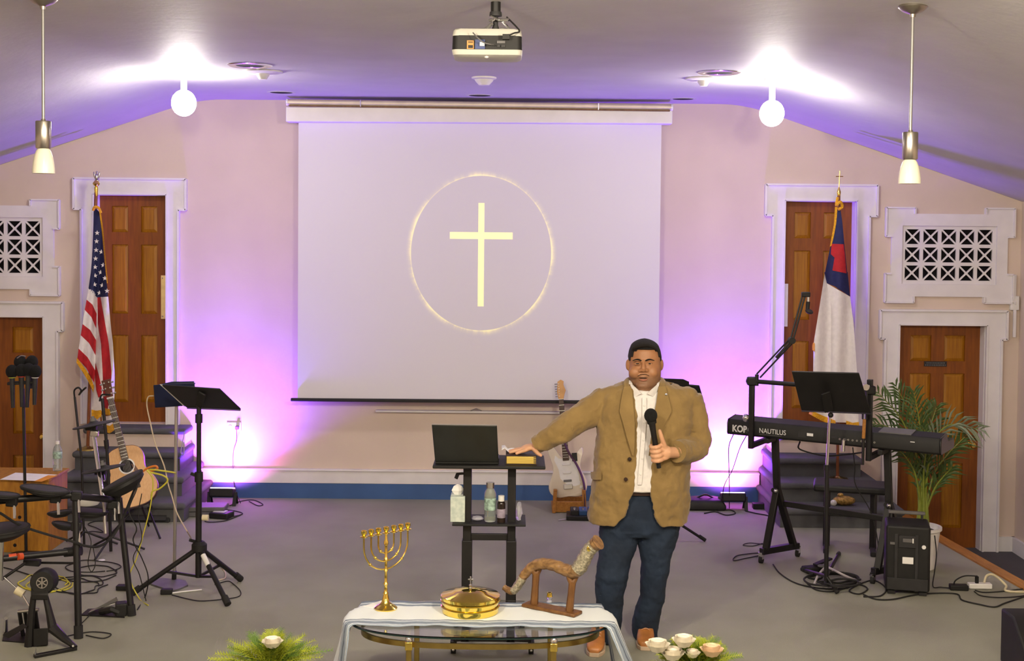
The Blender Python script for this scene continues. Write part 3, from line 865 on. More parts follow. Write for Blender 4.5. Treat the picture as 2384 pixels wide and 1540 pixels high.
cloth_patch(lC, lD, us_y, 'stripe', 'flag_white', root, 18, 4)
cloth_patch([(222, 846), (221, 880), (224, 910), (229, 926)], [(229, 870), (235, 895), (238, 912), (232, 926)], us_y, 'stripe', 'flag_red', root, 10, 3, off=-0.008)
cloth_patch([(213, 954), (224, 957), (236, 955)], [(213, 975), (225, 978), (236, 970)], us_y, 'fringe', 'gold_fringe', root, 8, 3, off=-0.012)
cloth_patch([(243, 950), (253, 953), (263, 949)], [(244, 966), (254, 967), (263, 963)], us_y, 'fringe', 'gold_fringe', root, 8, 3, off=-0.012)
cloth_patch([(236, 966), (246, 970), (265, 966)], [(238, 990), (248, 998), (264, 990)], us_y, 'stripe', 'flag_white', root, 8, 3)
cloth_patch([(246, 990), (256, 992), (266, 984)], [(244, 1006), (256, 1010), (266, 1002)], us_y, 'fringe', 'gold_fringe', root, 8, 3, off=-0.006)
star = None
for (a, b) in ((697, 532), (693, 592), (690, 655), (727, 668), (686, 716), (740, 763), (683, 777), (722, 815), (683, 838), (753, 857), (679, 902), (733, 908), (713, 962), (768, 948)):
    px, py = a / 3.08, 370 + b / 3.08
    c = W(px, py, us_y(px, py) - 0.006)
    if star is None:
        q = MB(); pts = []
        for i in range(10):
            an = math.pi / 2 + i * math.pi / 5; rr = 0.022 if i % 2 == 0 else 0.009
            pts.append(V((rr * math.cos(an), 0, rr * math.sin(an))))
        q.slab(pts, 0.003); star = q.build('star', 'flag_white', root, smooth=False, rel=True); o = star
    else:
        o = star.copy(); COL.objects.link(o)
    o.location = c - ORG[root.name]

# ---- white flag with blue corner and red cross
YG = 10.72
def ch_y(px, py):
    return YG + 0.03 * math.sin((px - 1940) * 0.13 + py * 0.004) * min(1, (py - 470) / 200.0)
top, bot = W(1953, 450, 10.82), W(1950, 1106, 10.82)
root = thing('white_flag', 'white flag with blue corner and red cross hanging behind the keyboard', 'flag', bot)
m = MB(); m.cyl(V((bot.x, bot.y, 0.325)), top, 0.0125, 12); m.build('pole', 'pole_wood', root)
m = MB(); m.lathe([(0, 0.03), (0.02, 0.03), (0.03, 0.02), (0.085, 0.012), (0.09, 0)], (bot.x, bot.y, 0.32), (0, 0, 1), 20); m.build('base', 'brass_dark', root)
m = MB(); m.cyl(top, W(1955, 398, 10.82), 0.004, 8); m.cyl(W(1946, 411, 10.82), W(1963, 411, 10.82), 0.004, 8); m.build('cross_finial', 'brass', root)
m = MB(); m.lathe([(0.013, -0.02), (0.017, 0.01), (0.01, 0.03), (0.005, 0.05), (0, 0.05)], top, (0, 0, 1), 14); m.build('ferrule', 'brass', root)
m = MB(); m.tube(cr([W(1950, 460, YG), W(1947, 478, YG - 0.02), W(1956, 470, YG - 0.03), W(1961, 482, YG - 0.01), W(1952, 488, YG - 0.02)], 5), 0.012, 6); m.build('tassel_cord', 'gold_fringe', root)
cloth_patch([(1949, 486), (1946, 520), (1938, 552), (1920, 638)], [(1957, 490), (1961, 516), (1966, 570), (1973, 638)], ch_y, 'canton', 'flag_navy', root, 16)
cloth_patch([(1919, 634), (1946, 636), (1973.5, 634)], [(1925, 660), (1945, 668), (1979, 691)], ch_y, 'canton', 'flag_navy', root, 10, 4)
cloth_patch([(1944, 482), (1942, 520), (1936, 552), (1932, 575)], [(1950, 482), (1947, 520), (1941, 552), (1936, 572)], ch_y, 'fringe', 'gold_fringe', root, 10, 2, off=-0.006)
cloth_patch([(1936, 568), (1934, 592), (1943, 600), (1938, 630)], [(1964, 569), (1967, 592), (1968, 602), (1971, 637)], ch_y, 'cross_patch', 'flag_red', root, 12, 5, th=0.004, off=-0.004)
cloth_patch([(1920, 638), (1907, 720), (1894, 800), (1893, 880), (1886, 958)], [(1925, 660), (1935, 720), (1935, 800), (1936, 880), (1945, 984)], ch_y, 'field', 'flag_white', root, 20, 8)
cloth_patch([(1925, 660), (1935, 720), (1935, 800), (1936, 880), (1945, 984)], [(1979, 691), (1988, 760), (1995, 865), (1997, 920), (1999, 985)], ch_y, 'field', 'flag_white', root, 20, 8)
cloth_patch([(1886, 955), (1915, 968), (1945, 980)], [(1883, 964), (1912, 980), (1946, 994)], ch_y, 'fringe', 'gold_fringe', root, 10, 3, off=-0.006)
cloth_patch([(1893, 798), (1891, 806), (1891, 815)], [(1897, 800), (1897, 810), (1897, 820)], ch_y, 'fringe', 'gold_fringe', root, 5, 2, off=-0.006)
cloth_patch([(1970, 980), (1985, 985), (2000, 983)], [(1970, 992), (1985, 997), (2000, 995)], ch_y, 'fringe', 'gold_fringe', root, 5, 2, off=-0.006)

# ================================================================ LEFT SIDE
# ---- wooden pedestal with papers and bottle
c0 = F(112, 1288); yb = c0.y
root = thing('wooden_pedestal', 'knotty pine box pedestal standing behind the drum rack', 'pedestal', (c0.x - 0.3, yb + 0.2, 0))
bx0, bx1, bz = c0.x - 0.72, c0.x + 0.0, 0.545
m = MB()
m.bb(bx0, bx1, yb, yb + 0.02, 0, bz - 0.02); m.build('front_board', 'pine', root, bevel=0.003)
m = MB(); m.bb(bx1 - 0.02, bx1, yb + 0.02, yb + 0.42, 0, bz - 0.02); m.build('side_board', 'pine', root, bevel=0.003)
m = MB(); m.bb(bx0, bx0 + 0.02, yb + 0.02, yb + 0.42, 0, bz - 0.02); m.build('side_board', 'pine', root, bevel=0.003)
m = MB(); m.bb(bx0 - 0.01, bx1 + 0.012, yb - 0.012, yb + 0.43, bz - 0.02, bz); m.build('top_board', 'pine', root, bevel=0.004)
m = MB(); m.bb(bx0, bx1, yb + 0.40, yb + 0.42, 0, bz - 0.02); m.build('back_board', 'pine', root, bevel=0.003)
for px, py in ((46, 1205), (35, 1270)):
    q = W(px, py, yb); m = MB(); m.lathe([(0, 0.0), (0.011, 0.0), (0.013, 0.002), (0, 0.003)], (q.x, yb - 0.001, q.z), (0, -1, 0), 12); m.build('knot', 'dark_void', root)
rz = bz + 0.001
def sheet(pts, label, nm='paper_sheet', mt_='paper', z=0.002):
    m = MB(); m.slab([F(a, b, rz + z) for a, b in pts], -0.0015 if False else 0.0015); return tag(m.build(nm, mt_, smooth=False), label, 'paper')
sheet([(0, 1117), (80, 1120), (132, 1106), (36, 1101)], 'white papers lying on the pine pedestal')
mat('folder_orange', (0.75, 0.30, 0.03), 0.7, var=0.05)
sheet([(80, 1121), (96, 1122), (134, 1108), (112, 1107)], 'orange folder edge on the pine pedestal', 'paper_folder', 'folder_orange', 0.0035)
mat('clear_plastic', (0.80, 0.85, 0.85), 0.08, var=0.02, trans=0.75, ior=1.2)
mat('bottle_label', (0.35, 0.50, 0.42), 0.6, var=0.4, scale=40)
def water_bottle(p, h, r, label, lab=True, cap='white_plastic'):
    root = thing('water_bottle', label, 'bottle', p)
    m = MB(); m.lathe([(0, 0), (r * 0.9, 0.0), (r, h * 0.03), (r, h * 0.18), (r * 0.94, h * 0.2), (r, h * 0.22), (r, h * 0.66), (r * 0.8, h * 0.78), (r * 0.42, h * 0.88), (r * 0.4, h * 0.93), (0, h * 0.93)], p, (0, 0, 1), 20); m.build('body', 'clear_plastic', root)
    m = MB(); m.lathe([(0, h * 0.9), (r * 0.46, h * 0.9), (r * 0.46, h), (0, h)], p, (0, 0, 1), 16); m.build('cap', cap, root)
    if lab:
        m = MB(); m.lathe([(r * 1.01, h * 0.42), (r * 1.02, h * 0.425), (r * 1.02, h * 0.64), (r * 1.01, h * 0.645)], p, (0, 0, 1), 20); m.build('label_band', 'bottle_label', root)
b = F(122, 1103, bz); water_bottle(V((min(b.x, bx1 - 0.04), yb + 0.32, bz)), 0.225, 0.034, 'small water bottle with pale green label on the pine pedestal')

# ---- holder with a bunch of microphones
YM = 9.35
base = F(62, 1296)
hub = W(54, 905, YM)
root = thing('microphone_holder', 'stand holding a bunch of black foam-topped microphones by the left door', 'microphone stand', V((base.x, YM, 0)))
bs = V((W(61, 1290, YM).x, YM, 0))
m = MB(); m.cyl(bs, hub, 0.011, 10); m.build('pole', 'black_metal', root)
m = MB(); m.lathe([(0, 0.03), (0.02, 0.03), (0.03, 0.018), (0.12, 0.012), (0.125, 0)], bs, (0, 0, 1), 24); m.build('base', 'black_metal', root)
m = MB(); m.bar(W(20, 893, YM), W(84, 890, YM), 0.07, 0.022); m.build('holder_bar', 'black_plastic', root, bevel=0.006)
mat('band_green', (0.45, 0.5, 0.05), 0.5); mat('band_red', (0.4, 0.03, 0.02), 0.5)
for i, (px, py, bx_, by_, hb) in enumerate(((28, 870, 30, 950, 'band_green'), (50, 868, 51, 948, 'band_red'), (66, 866, 63, 949, 'dark_grey'), (82, 870, 80, 943, 'white_plastic'), (47, 848, 49, 900, 'band_red'), (74, 848, 72, 905, 'black_plastic'))):
    dy = -0.03 if i < 4 else 0.05
    t, bt = W(px, py, YM + dy), W(bx_, by_, YM + dy)
    ax = (t - bt).normalized()
    mic = MB(); mic.cyl(bt, t, 0.013, 12, 0.019); h = mic.build('microphone', 'dark_grey', root)
    f = MB(); f.ball(t + ax * 0.014, 0.046, (0.95, 0.95, 1.08)); f.build('foam_cover', 'black_foam', h)
    f = MB(); f.lathe([(0.018, -0.032), (0.024, -0.032), (0.026, -0.02), (0.018, -0.018)], t, ax, 14); f.build('band', hb, h)
m = MB(); m.tube(cr([W(40, 835, YM), W(50, 829, YM), W(60, 831, YM)], 4), 0.005, 6); m.build('clip', 'steel', root)

# ---- music stands
def tray(root, c4, th=0.012, lip=None, material='black_metal', brace=True):
    m = MB(); m.slab(c4, th); o = m.build('tray', material, root, bevel=0.004)
    if lip:
        m = MB(); m.slab(lip, 0.006); m.build('lip', material, root, smooth=False)
    return o
def tripod(root, hub, ends, r=0.013, brace_at=None, feet=True, hubz=None, material='black_metal'):
    for e in ends:
        m = MB(); m.cyl(hub, e + V((0, 0, r * 0.8)), r, 10); o = m.build('leg', material, root)
        d = (e - hub).normalized()
        if feet:
            f = MB(); f.cyl(e - d * 0.06 + V((0, 0, r)), e + V((0, 0, r)), r * 1.35, 10); f.build('rubber_foot', 'rubber', o)
        if brace_at is not None:
            q = hub.lerp(e, 0.5); m = MB(); m.bar(brace_at, q, 0.012, 0.016); m.build('brace', material, root)

YT = 8.42
e1, e2, e3 = F(531, 1414), F(561, 1355), F(308, 1388)
px_ = W(462, 1200, YT).x
root = thing('music_stand', 'black tripod music stand with slanted tray left of the screen', 'music stand', (px_, YT, 0))
m = MB(); m.cyl(V((px_, YT, W(462, 1345, YT).z)), W(463, 1105, YT), 0.02, 14); m.build('lower_tube', 'black_metal', root)
m = MB(); m.cyl(W(463, 1115, YT), W(463, 938, YT), 0.0155, 14); m.build('upper_tube', 'black_metal', root)
m = MB(); m.cyl(W(463, 1122, YT), W(463, 1100, YT), 0.027, 14); m.build('collar', 'black_plastic', root)
m = MB(); m.bar(W(456, 1108, YT), W(444, 1103, YT), 0.012, 0.02); m.build('clamp_knob', 'black_plastic', root, bevel=0.003)
m = MB(); m.cyl(W(463, 985, YT), W(463, 965, YT), 0.024, 14); m.build('collar', 'black_plastic', root)
hub = W(464, 1275, YT)
m = MB(); m.lathe([(0.02, -0.03), (0.05, -0.02), (0.05, 0.02), (0.03, 0.04), (0.02, 0.04)], hub, (0, 0, 1), 16); m.build('hub', 'black_plastic', root)
m = MB(); m.bar(W(456, 1262, YT), W(441, 1258, YT - 0.03), 0.014, 0.02); m.build('clamp_knob', 'black_plastic', root, bevel=0.003)
low = W(463, 1343, YT)
tripod(root, hub, [e1, e2, e3], 0.0165, low)
m = MB(); q = hub.lerp(e1, 0.32); q2 = hub.lerp(e1, 0.14); m.cyl(q2 + V((0, -0.004, 0.003)), q + V((0, -0.004, 0.003)), 0.0172, 10); m.build('leg_label', 'white_plastic', root)
c4 = [W(434, 950, 8.52), W(560, 955, 8.42), W(511, 908, 8.22), W(377, 899, 8.32)]
tray(root, c4)
m = MB(); m.slab([W(435, 951, 8.52), W(560, 956, 8.42), W(561, 952, 8.50), W(436, 947, 8.60)], 0.004); m.build('lip', 'black_metal', root, smooth=False)
m = MB(); m.bar(W(462, 946, 8.40), W(471, 916, 8.28), 0.05, 0.014, up=(0, 1, 0)); m.build('bracket', 'black_plastic', root, bevel=0.004)
m = MB(); m.slab([W(428, 947, 8.535), W(470, 948, 8.50), W(420, 902, 8.30), W(372, 896, 8.335)], 0.002); tag(m.build('sheet_music', 'paper', smooth=False), 'cream sheet music showing behind the slanted tray', 'paper')
p = W(478, 1206, YT - 0.02)
m = MB(); m.lathe([(0, -0.02), (0.02, -0.02), (0.02, 0.02), (0, 0.02)], p, (1, 0, 0), 12); tag(m.build('tape_roll', 'cream_plastic'), 'small cream tape roll stuck on the music stand pole', 'tape')

# ---- tablet stand behind it
YB = 8.72
px_ = W(405, 1365, YB).x
root = thing('tablet_stand', 'slim straight stand with round base carrying a dark tablet box', 'stand', (px_, YB, 0))
m = MB(); m.cyl((px_, YB, 0.01), W(406, 1330, YB), 0.016, 12); m.build('lower_sleeve', 'black_metal', root)
m = MB(); m.cyl(W(406, 1335, YB), W(411, 945, YB), 0.0115, 12); m.build('pole', 'steel', root)
pl = [F(340, 1352, 0.012), F(378, 1346, 0.012), F(432, 1352, 0.012), F(438, 1362, 0.012), F(415, 1372, 0.012), F(400, 1376, 0.012), F(352, 1360, 0.012)]
m = MB(); k = len(pl); m._add(pl + [V((q.x, q.y, 0)) for q in pl], [list(range(k)), list(range(2 * k - 1, k - 1, -1))] + [(i, (i + 1) % k, (i + 1) % k + k, i + k) for i in range(k)]); m.build('base', 'mid_grey', root, smooth=False)
m = MB(); m.hexa([W(361, 950, YB - 0.04), W(425, 946, YB - 0.06), W(452, 892, YB - 0.1), W(357, 897, YB - 0.08)], [W(361, 950, YB + 0.03), W(425, 946, YB + 0.03), W(456, 892, YB + 0.03), W(357, 897, YB + 0.03)]); m.build('tablet_box', 'navy_plastic', root, bevel=0.004)
m = MB(); m.hexa([W(360, 898, YB - 0.06), W(454, 902, YB - 0.09), W(452, 888, YB - 0.09), W(400, 889, YB - 0.06)], [W(360, 898, YB + 0.02), W(454, 902, YB + 0.02), W(452, 888, YB + 0.02), W(400, 889, YB + 0.02)]); m.build('top_clamp', 'navy_plastic', root, bevel=0.004)
mat('beige_cord', (0.55, 0.45, 0.32), 0.6, var=0.05); mat('yellow_cord', (0.55, 0.50, 0.04), 0.5, var=0.05); mat('orange_cord', (0.6, 0.18, 0.02), 0.5, var=0.05); mat('grey_cord', (0.4, 0.36, 0.38), 0.6, var=0.05)
cable([W(358, 922, YB - 0.03), W(345, 925, YB), W(342, 945, YB), W(350, 985, YB), W(362, 1035, YB - 0.05), W(382, 1085, YB - 0.05), W(392, 1130, YB - 0.1), W(400, 1155, YB - 0.15), W(412, 1195, YB - 0.15), W(440, 1245, 8.5), F(462, 1278, 0.05), F(515, 1320, 0.01), F(525, 1345, .008), F(505, 1352, .006)], 'beige cord trailing from the tablet box down to the floor', 'beige_cord', 0.0045)
p = F(388, 1384)
m = MB(); m.box(p + V((0, 0, 0.018)), (0.075, 0.05, 0.034), (0, 0, 0.1)); tag(m.build('power_adapter', 'black_plastic', bevel=0.006), 'small black power adapter beside the round stand base', 'adapter')
cable(fl((398, 1382), (430, 1378), (470, 1374)), 'short white plug lead behind the tripod foot', 'white_plastic', 0.005)
cable(fl((400, 1386), (440, 1396), (470, 1400), (520, 1396), (555, 1390), (560, 1378), (545, 1362), (530, 1354), (500, 1362)), 'thin dark cord looping around the tripod foot', 'rubber', 0.0035)

# ---- acoustic guitar on its stand
def guitar_outline(pts, n=60):
    """half outline (x, z) mirrored into a closed smooth outline"""
    full = [V((x, 0, z)) for x, z in pts] + [V((-x, 0, z)) for x, z in reversed(pts)]
    return full
mat('spruce', (0.66, 0.37, 0.14), 0.3, col2=(0.58, 0.30, 0.10), scale=6, stretch=(20, 20, 1), coat=0.3)
mat('mahogany', (0.10, 0.028, 0.012), 0.35, var=0.2); mat('rosewood', (0.055, 0.022, 0.012), 0.45, var=0.2)
YA = 9.85
A0, A1 = W(318, 1180, YA), W(246, 884, YA + 0.25)
root = thing('acoustic_guitar', 'acoustic guitar with pale spruce top leaning behind the drum rack', 'guitar', A0)
up = (A1 - A0).normalized(); L_ = (A1 - A0).length
nrm = V((0.25, -1, 0.12)); nrm = (nrm - up * nrm.dot(up)).normalized(); side = up.cross(nrm).normalized() * -1
if side.x < 0: side = -side
def G(x, y, z): return A0 + side * x + nrm * y + up * z
half = [(0.0, 0.0), (0.09, 0.01), (0.155, 0.05), (0.19, 0.12), (0.185, 0.18), (0.15, 0.25), (0.132, 0.29), (0.135, 0.33), (0.142, 0.38), (0.13, 0.43), (0.09, 0.465), (0.03, 0.48)]
hs = cr([V((a, 0, b)) for a, b in half], 4)
outl = [(q.x, q.z) for q in hs] + [(-q.x, q.z) for q in reversed(hs[1:])]
m = MB(); m.loft([[G(x * 0.985, 0, z) for x, z in outl], [G(x, -0.005, z) for x, z in outl], [G(x, -0.1, z) for x, z in outl]]); m.build('body', 'mahogany', root, angle=50)
m = MB(); m.loft([[G(x * 0.975, 0.003, 0.24 + (z - 0.24) * 0.975) for x, z in outl], [G(x * 0.985, 0.0, 0.24 + (z - 0.24) * 0.985) for x, z in outl]]); m.build('soundboard', 'spruce', root, angle=50)
m = MB(); m.lathe([(0, 0.0045), (0.05, 0.0045)], G(0, 0, 0.32), nrm, 28); m.build('sound_hole', 'dark_void', root)
m = MB(); m.lathe([(0.05, 0.0048), (0.053, 0.0056), (0.059, 0.0056), (0.061, 0.004)], G(0, 0, 0.32), nrm, 28); m.build('rosette', 'white_plastic', root)
m = MB(); m.loft([[G(x, 0.0055, z) for x, z in ((0.035, 0.33), (0.062, 0.31), (0.08, 0.26), (0.10, 0.21), (0.07, 0.2), (0.05, 0.25))], [G(x, 0.003, z) for x, z in ((0.035, 0.33), (0.062, 0.31), (0.08, 0.26), (0.10, 0.21), (0.07, 0.2), (0.05, 0.25))]]); m.build('pickguard', 'mahogany', root)
m = MB(); m.box(G(0, 0.009, 0.15), (0.13, 0.012, 0.028), Matrix((side, nrm, up)).transposed()); m.build('bridge', 'rosewood', root, bevel=0.003)
m = MB(); m.hexa([G(-0.028, 0.012, 0.37), G(0.028, 0.012, 0.37), G(0.023, 0.012, 0.87), G(-0.023, 0.012, 0.87)], [G(-0.028, 0.002, 0.37), G(0.028, 0.002, 0.37), G(0.023, -0.016, 0.87), G(-0.023, -0.016, 0.87)]); m.build('neck', 'rosewood', root, bevel=0.003)
for i in range(14):
    z = 0.87 - 0.5 * (1 - 2 ** (-i / 9.0)) / (1 - 2 ** (-14 / 9.0)) * 0.99 - 0.005
    m = MB(); m.box(G(0, 0.0125, z), (0.05, 0.002, 0.003), Matrix((side, nrm, up)).transposed()); m.build('fret', 'steel', root, smooth=False)
m = MB(); m.hexa([G(-0.024, 0.01, 0.872), G(0.024, 0.01, 0.872), G(0.036, -0.01, min(1.04, L_)), G(-0.036, -0.01, min(1.04, L_))], [G(-0.024, -0.008, 0.872), G(0.024, -0.008, 0.872), G(0.036, -0.026, min(1.04, L_)), G(-0.036, -0.026, min(1.04, L_))]); m.build('headstock', 'mahogany', root, bevel=0.004)
m = MB(); m.box(G(0, 0.011, 0.873), (0.05, 0.008, 0.007), Matrix((side, nrm, up)).transposed()); m.build('nut', 'white_plastic', root)
for i in range(3):
    for s_ in (-1, 1):
        z = 0.905 + i * 0.045
        m = MB(); m.cyl(G(s_ * 0.018, 0.012, z), G(s_ * 0.018, -0.002, z), 0.006, 8); m.cyl(G(s_ * 0.03, -0.012, z), G(s_ * 0.052, -0.012, z), 0.007, 8); m.build('tuner', 'chrome', root)
m = MB()
for i in range(6):
    x = (i - 2.5) * 0.0085; m.tube([G(x * 1.3, 0.016, 0.15), G(x * 0.8, 0.016, 0.873)], 0.0009, 4)
tag(m.build('strings', 'steel', root), kind='stuff')
YGs = YA + 0.1
gb = V((A0.x - 0.02, YGs + 0.02, 0))
root = thing('guitar_stand', 'low black stand holding the acoustic guitar', 'guitar stand', gb)
for s_ in (-1, 1):
    m = MB(); m.tube(cr([G(s_ * 0.1, 0.03, 0.0), G(s_ * 0.1, 0.025, -0.02), G(s_ * 0.1, -0.12, -0.02), V((gb.x + s_ * 0.06, YGs + 0.1, 0.2))], 5), 0.009, 8); m.build('cradle_arm', 'rubber', root)
    m = MB(); m.cyl(V((gb.x + s_ * 0.05, YGs + 0.1, 0.2)), V((gb.x + s_ * 0.2, YGs - 0.1, 0.01)), 0.009, 8); m.build('leg', 'black_metal', root)
m = MB(); m.cyl(V((gb.x, YGs + 0.12, 0.2)), V((gb.x, YGs + 0.3, 0.01)), 0.009, 8); m.build('leg', 'black_metal', root)
# black floor monitor under it
p = F(345, 1218)
root = thing('floor_monitor', 'low black floor monitor on the carpet behind the guitar', 'speaker', p + V((0.05, 0.12, 0)))
m = MB(); q = p + V((-0.25, 0.0, 0))
m.loft([[q + V((0, 0, 0)), q + V((0, 0.32, 0)), q + V((0, 0.32, 0.13)), q + V((0, 0.12, 0.13))], [q + V((0.42, 0, 0)), q + V((0.42, 0.32, 0)), q + V((0.42, 0.32, 0.13)), q + V((0.42, 0.12, 0.13))]]); m.build('cabinet', 'black_plastic', root, bevel=0.01)
m = MB(); m.slab([q + V((0.03, 0.0, 0.02)), q + V((0.39, 0.0, 0.02)), q + V((0.39, 0.1, 0.125)), q + V((0.03, 0.1, 0.125))], 0.006); m.build('grille', 'dark_grey', root, smooth=False)

# ---- microphone stands beside the guitar
def mic_stand(label, path, clip, base, r=0.009, legs=True):
    root = thing('microphone_stand', label, 'microphone stand', base)
    m = MB(); m.tube(path, r, 8); m.build('pole', 'black_metal', root)
    m = MB(); m.tube(cr(clip, 4), 0.007, 6); m.build('clip', 'black_plastic', root)
    if legs:
        for a in (20, 140, 260):
            e = base + V((0.24 * math.cos(R(a)), 0.24 * math.sin(R(a)), 0.008)); m = MB(); m.cyl(base + V((0, 0, 0.12)), e, 0.008, 8); m.build('leg', 'black_metal', root)
b1 = V((W(196, 1215, 9.6).x, 9.6, 0))
mic_stand('thin microphone stand with open clip left of the striped flag', [W(174, 925, 9.6), W(182, 1000, 9.6), W(190, 1070, 9.6), V((b1.x, 9.6, 0.01))],
          [W(174, 928, 9.6), W(173, 910, 9.6), W(182, 903, 9.6), W(189, 910, 9.6), W(184, 920, 9.6), W(190, 912, 9.6), W(200, 903, 9.55)], b1)
b2 = V((W(258, 1200, 9.45).x, 9.45, 0))
mic_stand('dark straight microphone stand crossing the guitar neck', [W(238, 928, 9.45), W(246, 1010, 9.45), W(252, 1090, 9.45), V((b2.x, 9.45, 0.01))],
          [W(232, 935, 9.45), W(236, 921, 9.45), W(246, 919, 9.45), W(256, 920, 9.42)], b2, 0.012)
m = MB(); m.cyl(W(247, 1025, 9.45), W(249, 1045, 9.45), 0.018, 10); o = m.build('collar', 'black_plastic', bpy.data.objects['microphone_stand.001'])

# ---- electronic drum kit
YD = 7.6
root = thing('electronic_drum_kit', 'black electronic drum kit on a tube rack at the left edge', 'drum kit', F(182, 1480))
def tubep(a, b, r, nm, mt_='black_metal', n=14):
    m = MB(); m.cyl(a, b, r, n); return m.build(nm, mt_, root)
pb = F(183, 1487); P0 = W(176, 1158, YD)
tubep(pb, P0, 0.0205, 'post'); tubep(pb, pb + (P0 - pb) * 0.09, 0.026, 'post_foot', 'rubber')
q0 = F(307, 1434); q1 = W(277, 1160, 8.02)
tubep(q0, q1, 0.02, 'post'); tubep(q0, q0 + (q1 - q0) * 0.09, 0.027, 'post_foot', 'rubber')
bar = tubep(W(-70, 1172, 7.35), W(180, 1152, YD), 0.0205, 'rack_bar')
tubep(W(178, 1156, YD), W(277, 1166, 8.02), 0.02, 'rack_bar')
tubep(W(-70, 1309, 7.35), W(165, 1285, YD), 0.0195, 'rack_bar'); tubep(W(150, 1287, YD), W(190, 1283, YD), 0.027, 'clamp', 'black_plastic')
mat('tape_orange', (0.6, 0.08, 0.02), 0.5)
for a_, b_ in (((20, 1299), (38, 1297)), ((42, 1297), (52, 1296))):
    tubep(W(*a_, 7.445), W(*b_, 7.465), 0.0202, 'tape_mark', 'tape_orange')
tubep(W(92, 1311, 7.62), W(172, 1312, 7.62), 0.007, 'stay_rod'); tubep(W(3, 1350, 7.5), W(60, 1311, 7.55), 0.009, 'stay_rod'); 
m = MB(); m.box(W(75, 1310, 7.58), (0.095, 0.05, 0.035), (0, 0.1, 0.1)); m.build('stay_bracket', 'black_plastic', root, bevel=0.005)
for px, py, Y in ((130, 1160, 7.55), (28, 1168, 7.4), (178, 1225, YD), (178, 1155, YD), (270, 1160, 7.98), (262, 1175, 7.95)):
    m = MB(); m.box(W(px, py, Y), (0.06, 0.06, 0.055), (0, 0.1, 0.2)); c_ = m.build('clamp', 'black_plastic', root, bevel=0.008)
    f = MB(); f.cyl(W(px, py, Y) + V((0.02, -0.02, -0.02)), W(px, py, Y) + V((0.03, -0.04, -0.09)), 0.008, 8); f.build('wing_bolt', 'chrome', c_)
def pad(px, py, Y, r, ax, t=0.035, rim=True):
    o_ = W(px, py, Y); ax = V(ax).normalized()
    m = MB(); m.lathe([(0, -t), (r * 0.5, -t), (r * 0.75, -t * 0.7), (r, -t * 0.35), (r, t * 0.1), (0, t * 0.1)], o_, ax, 28); b_ = m.build('drum_pad', 'black_plastic', root)
    m = MB(); m.lathe([(0, t * 0.12), (r * 0.93, t * 0.12), (r * 0.95, t * 0.1)], o_, ax, 28); m.build('pad_skin', 'dark_grey', b_)
    m = MB(); m.torus(o_, ax, r * 0.98, 0.008, 28, 8); m.build('pad_rim', 'rubber', b_)
    return b_
pad(105, 1139, 7.5, 0.135, (0.14, 0.10, 1)); pad(8, 1152, 7.3, 0.085, (0.1, 0.10, 1))
pad(285, 1120, 7.9, 0.13, (-0.45, -0.06, 0.9), 0.075); pad(140, 1193, 7.75, 0.07, (-0.12, 0.1, 1), 0.03); pad(150, 1222, 7.85, 0.07, (0.2, 0.1, 1), 0.03)
pad(5, 1232, 7.35, 0.15, (-0.05, -0.02, 1), 0.06)
pad(205, 1190, 8.05, 0.12, (0.1, 0.1, 1), 0.04)
tubep(W(4, 1262, 7.36), W(2, 1350, 7.4), 0.012, 'snare_post', 'chrome')
def cymbal(px, py, Y, r, ax):
    o_ = W(px, py, Y); ax = V(ax).normalized()
    m = MB(); m.lathe([(0, 0.018), (r * 0.16, 0.014), (r * 0.24, 0.004), (r * 0.98, -0.006), (r, -0.010), (r * 0.97, -0.014), (r * 0.2, -0.006), (0, -0.004)], o_, ax, 32); b_ = m.build('cymbal_pad', 'dark_grey', root)
    m = MB(); m.cyl(o_ + ax * 0.01, o_ + ax * 0.045, 0.011, 10); m.cyl(o_ + ax * 0.012, o_ + ax * 0.03, 0.02, 12); m.build('wing_nut', 'mid_grey', b_)
    m = MB(); m.box(o_ - ax * 0.03 + V((-0.02, 0, 0)), (0.07, 0.05, 0.03)); m.build('sensor_box', 'black_plastic', b_, bevel=0.006)
cymbal(218, 986, 8.3, 0.135, (-0.2, 0.03, 1)); cymbal(240, 1089, 8.2, 0.135, (-0.2, 0.05, 1))
tubep(W(217, 990, 8.3), W(219, 1012, 8.25), 0.006, 'cymbal_arm', 'chrome'); tubep(W(217, 1008, 8.25), W(241, 1170, 8.05), 0.0125, 'cymbal_arm', 'chrome')
tubep(W(241, 1165, 8.05), W(246, 1243, 8.02), 0.010, 'cymbal_arm', 'steel'); tubep(W(238, 1095, 8.2), W(243, 1120, 8.1), 0.006, 'cymbal_arm', 'chrome')
m = MB(); m.box(W(220, 1010, 8.24), (0.05, 0.03, 0.04), (0, 0.15, 0)); m.build('tilter', 'steel', root, bevel=0.006)
m = MB(); m.lathe([(0, 0), (0.065, 0), (0.075, 0.015), (0.075, 0.05), (0, 0.055)], W(205, 1175, 8.35), (0, 0, 1), 20); o = m.build('pale_dish', 'white_plastic', root)  # pale shallow dish behind the drum rack
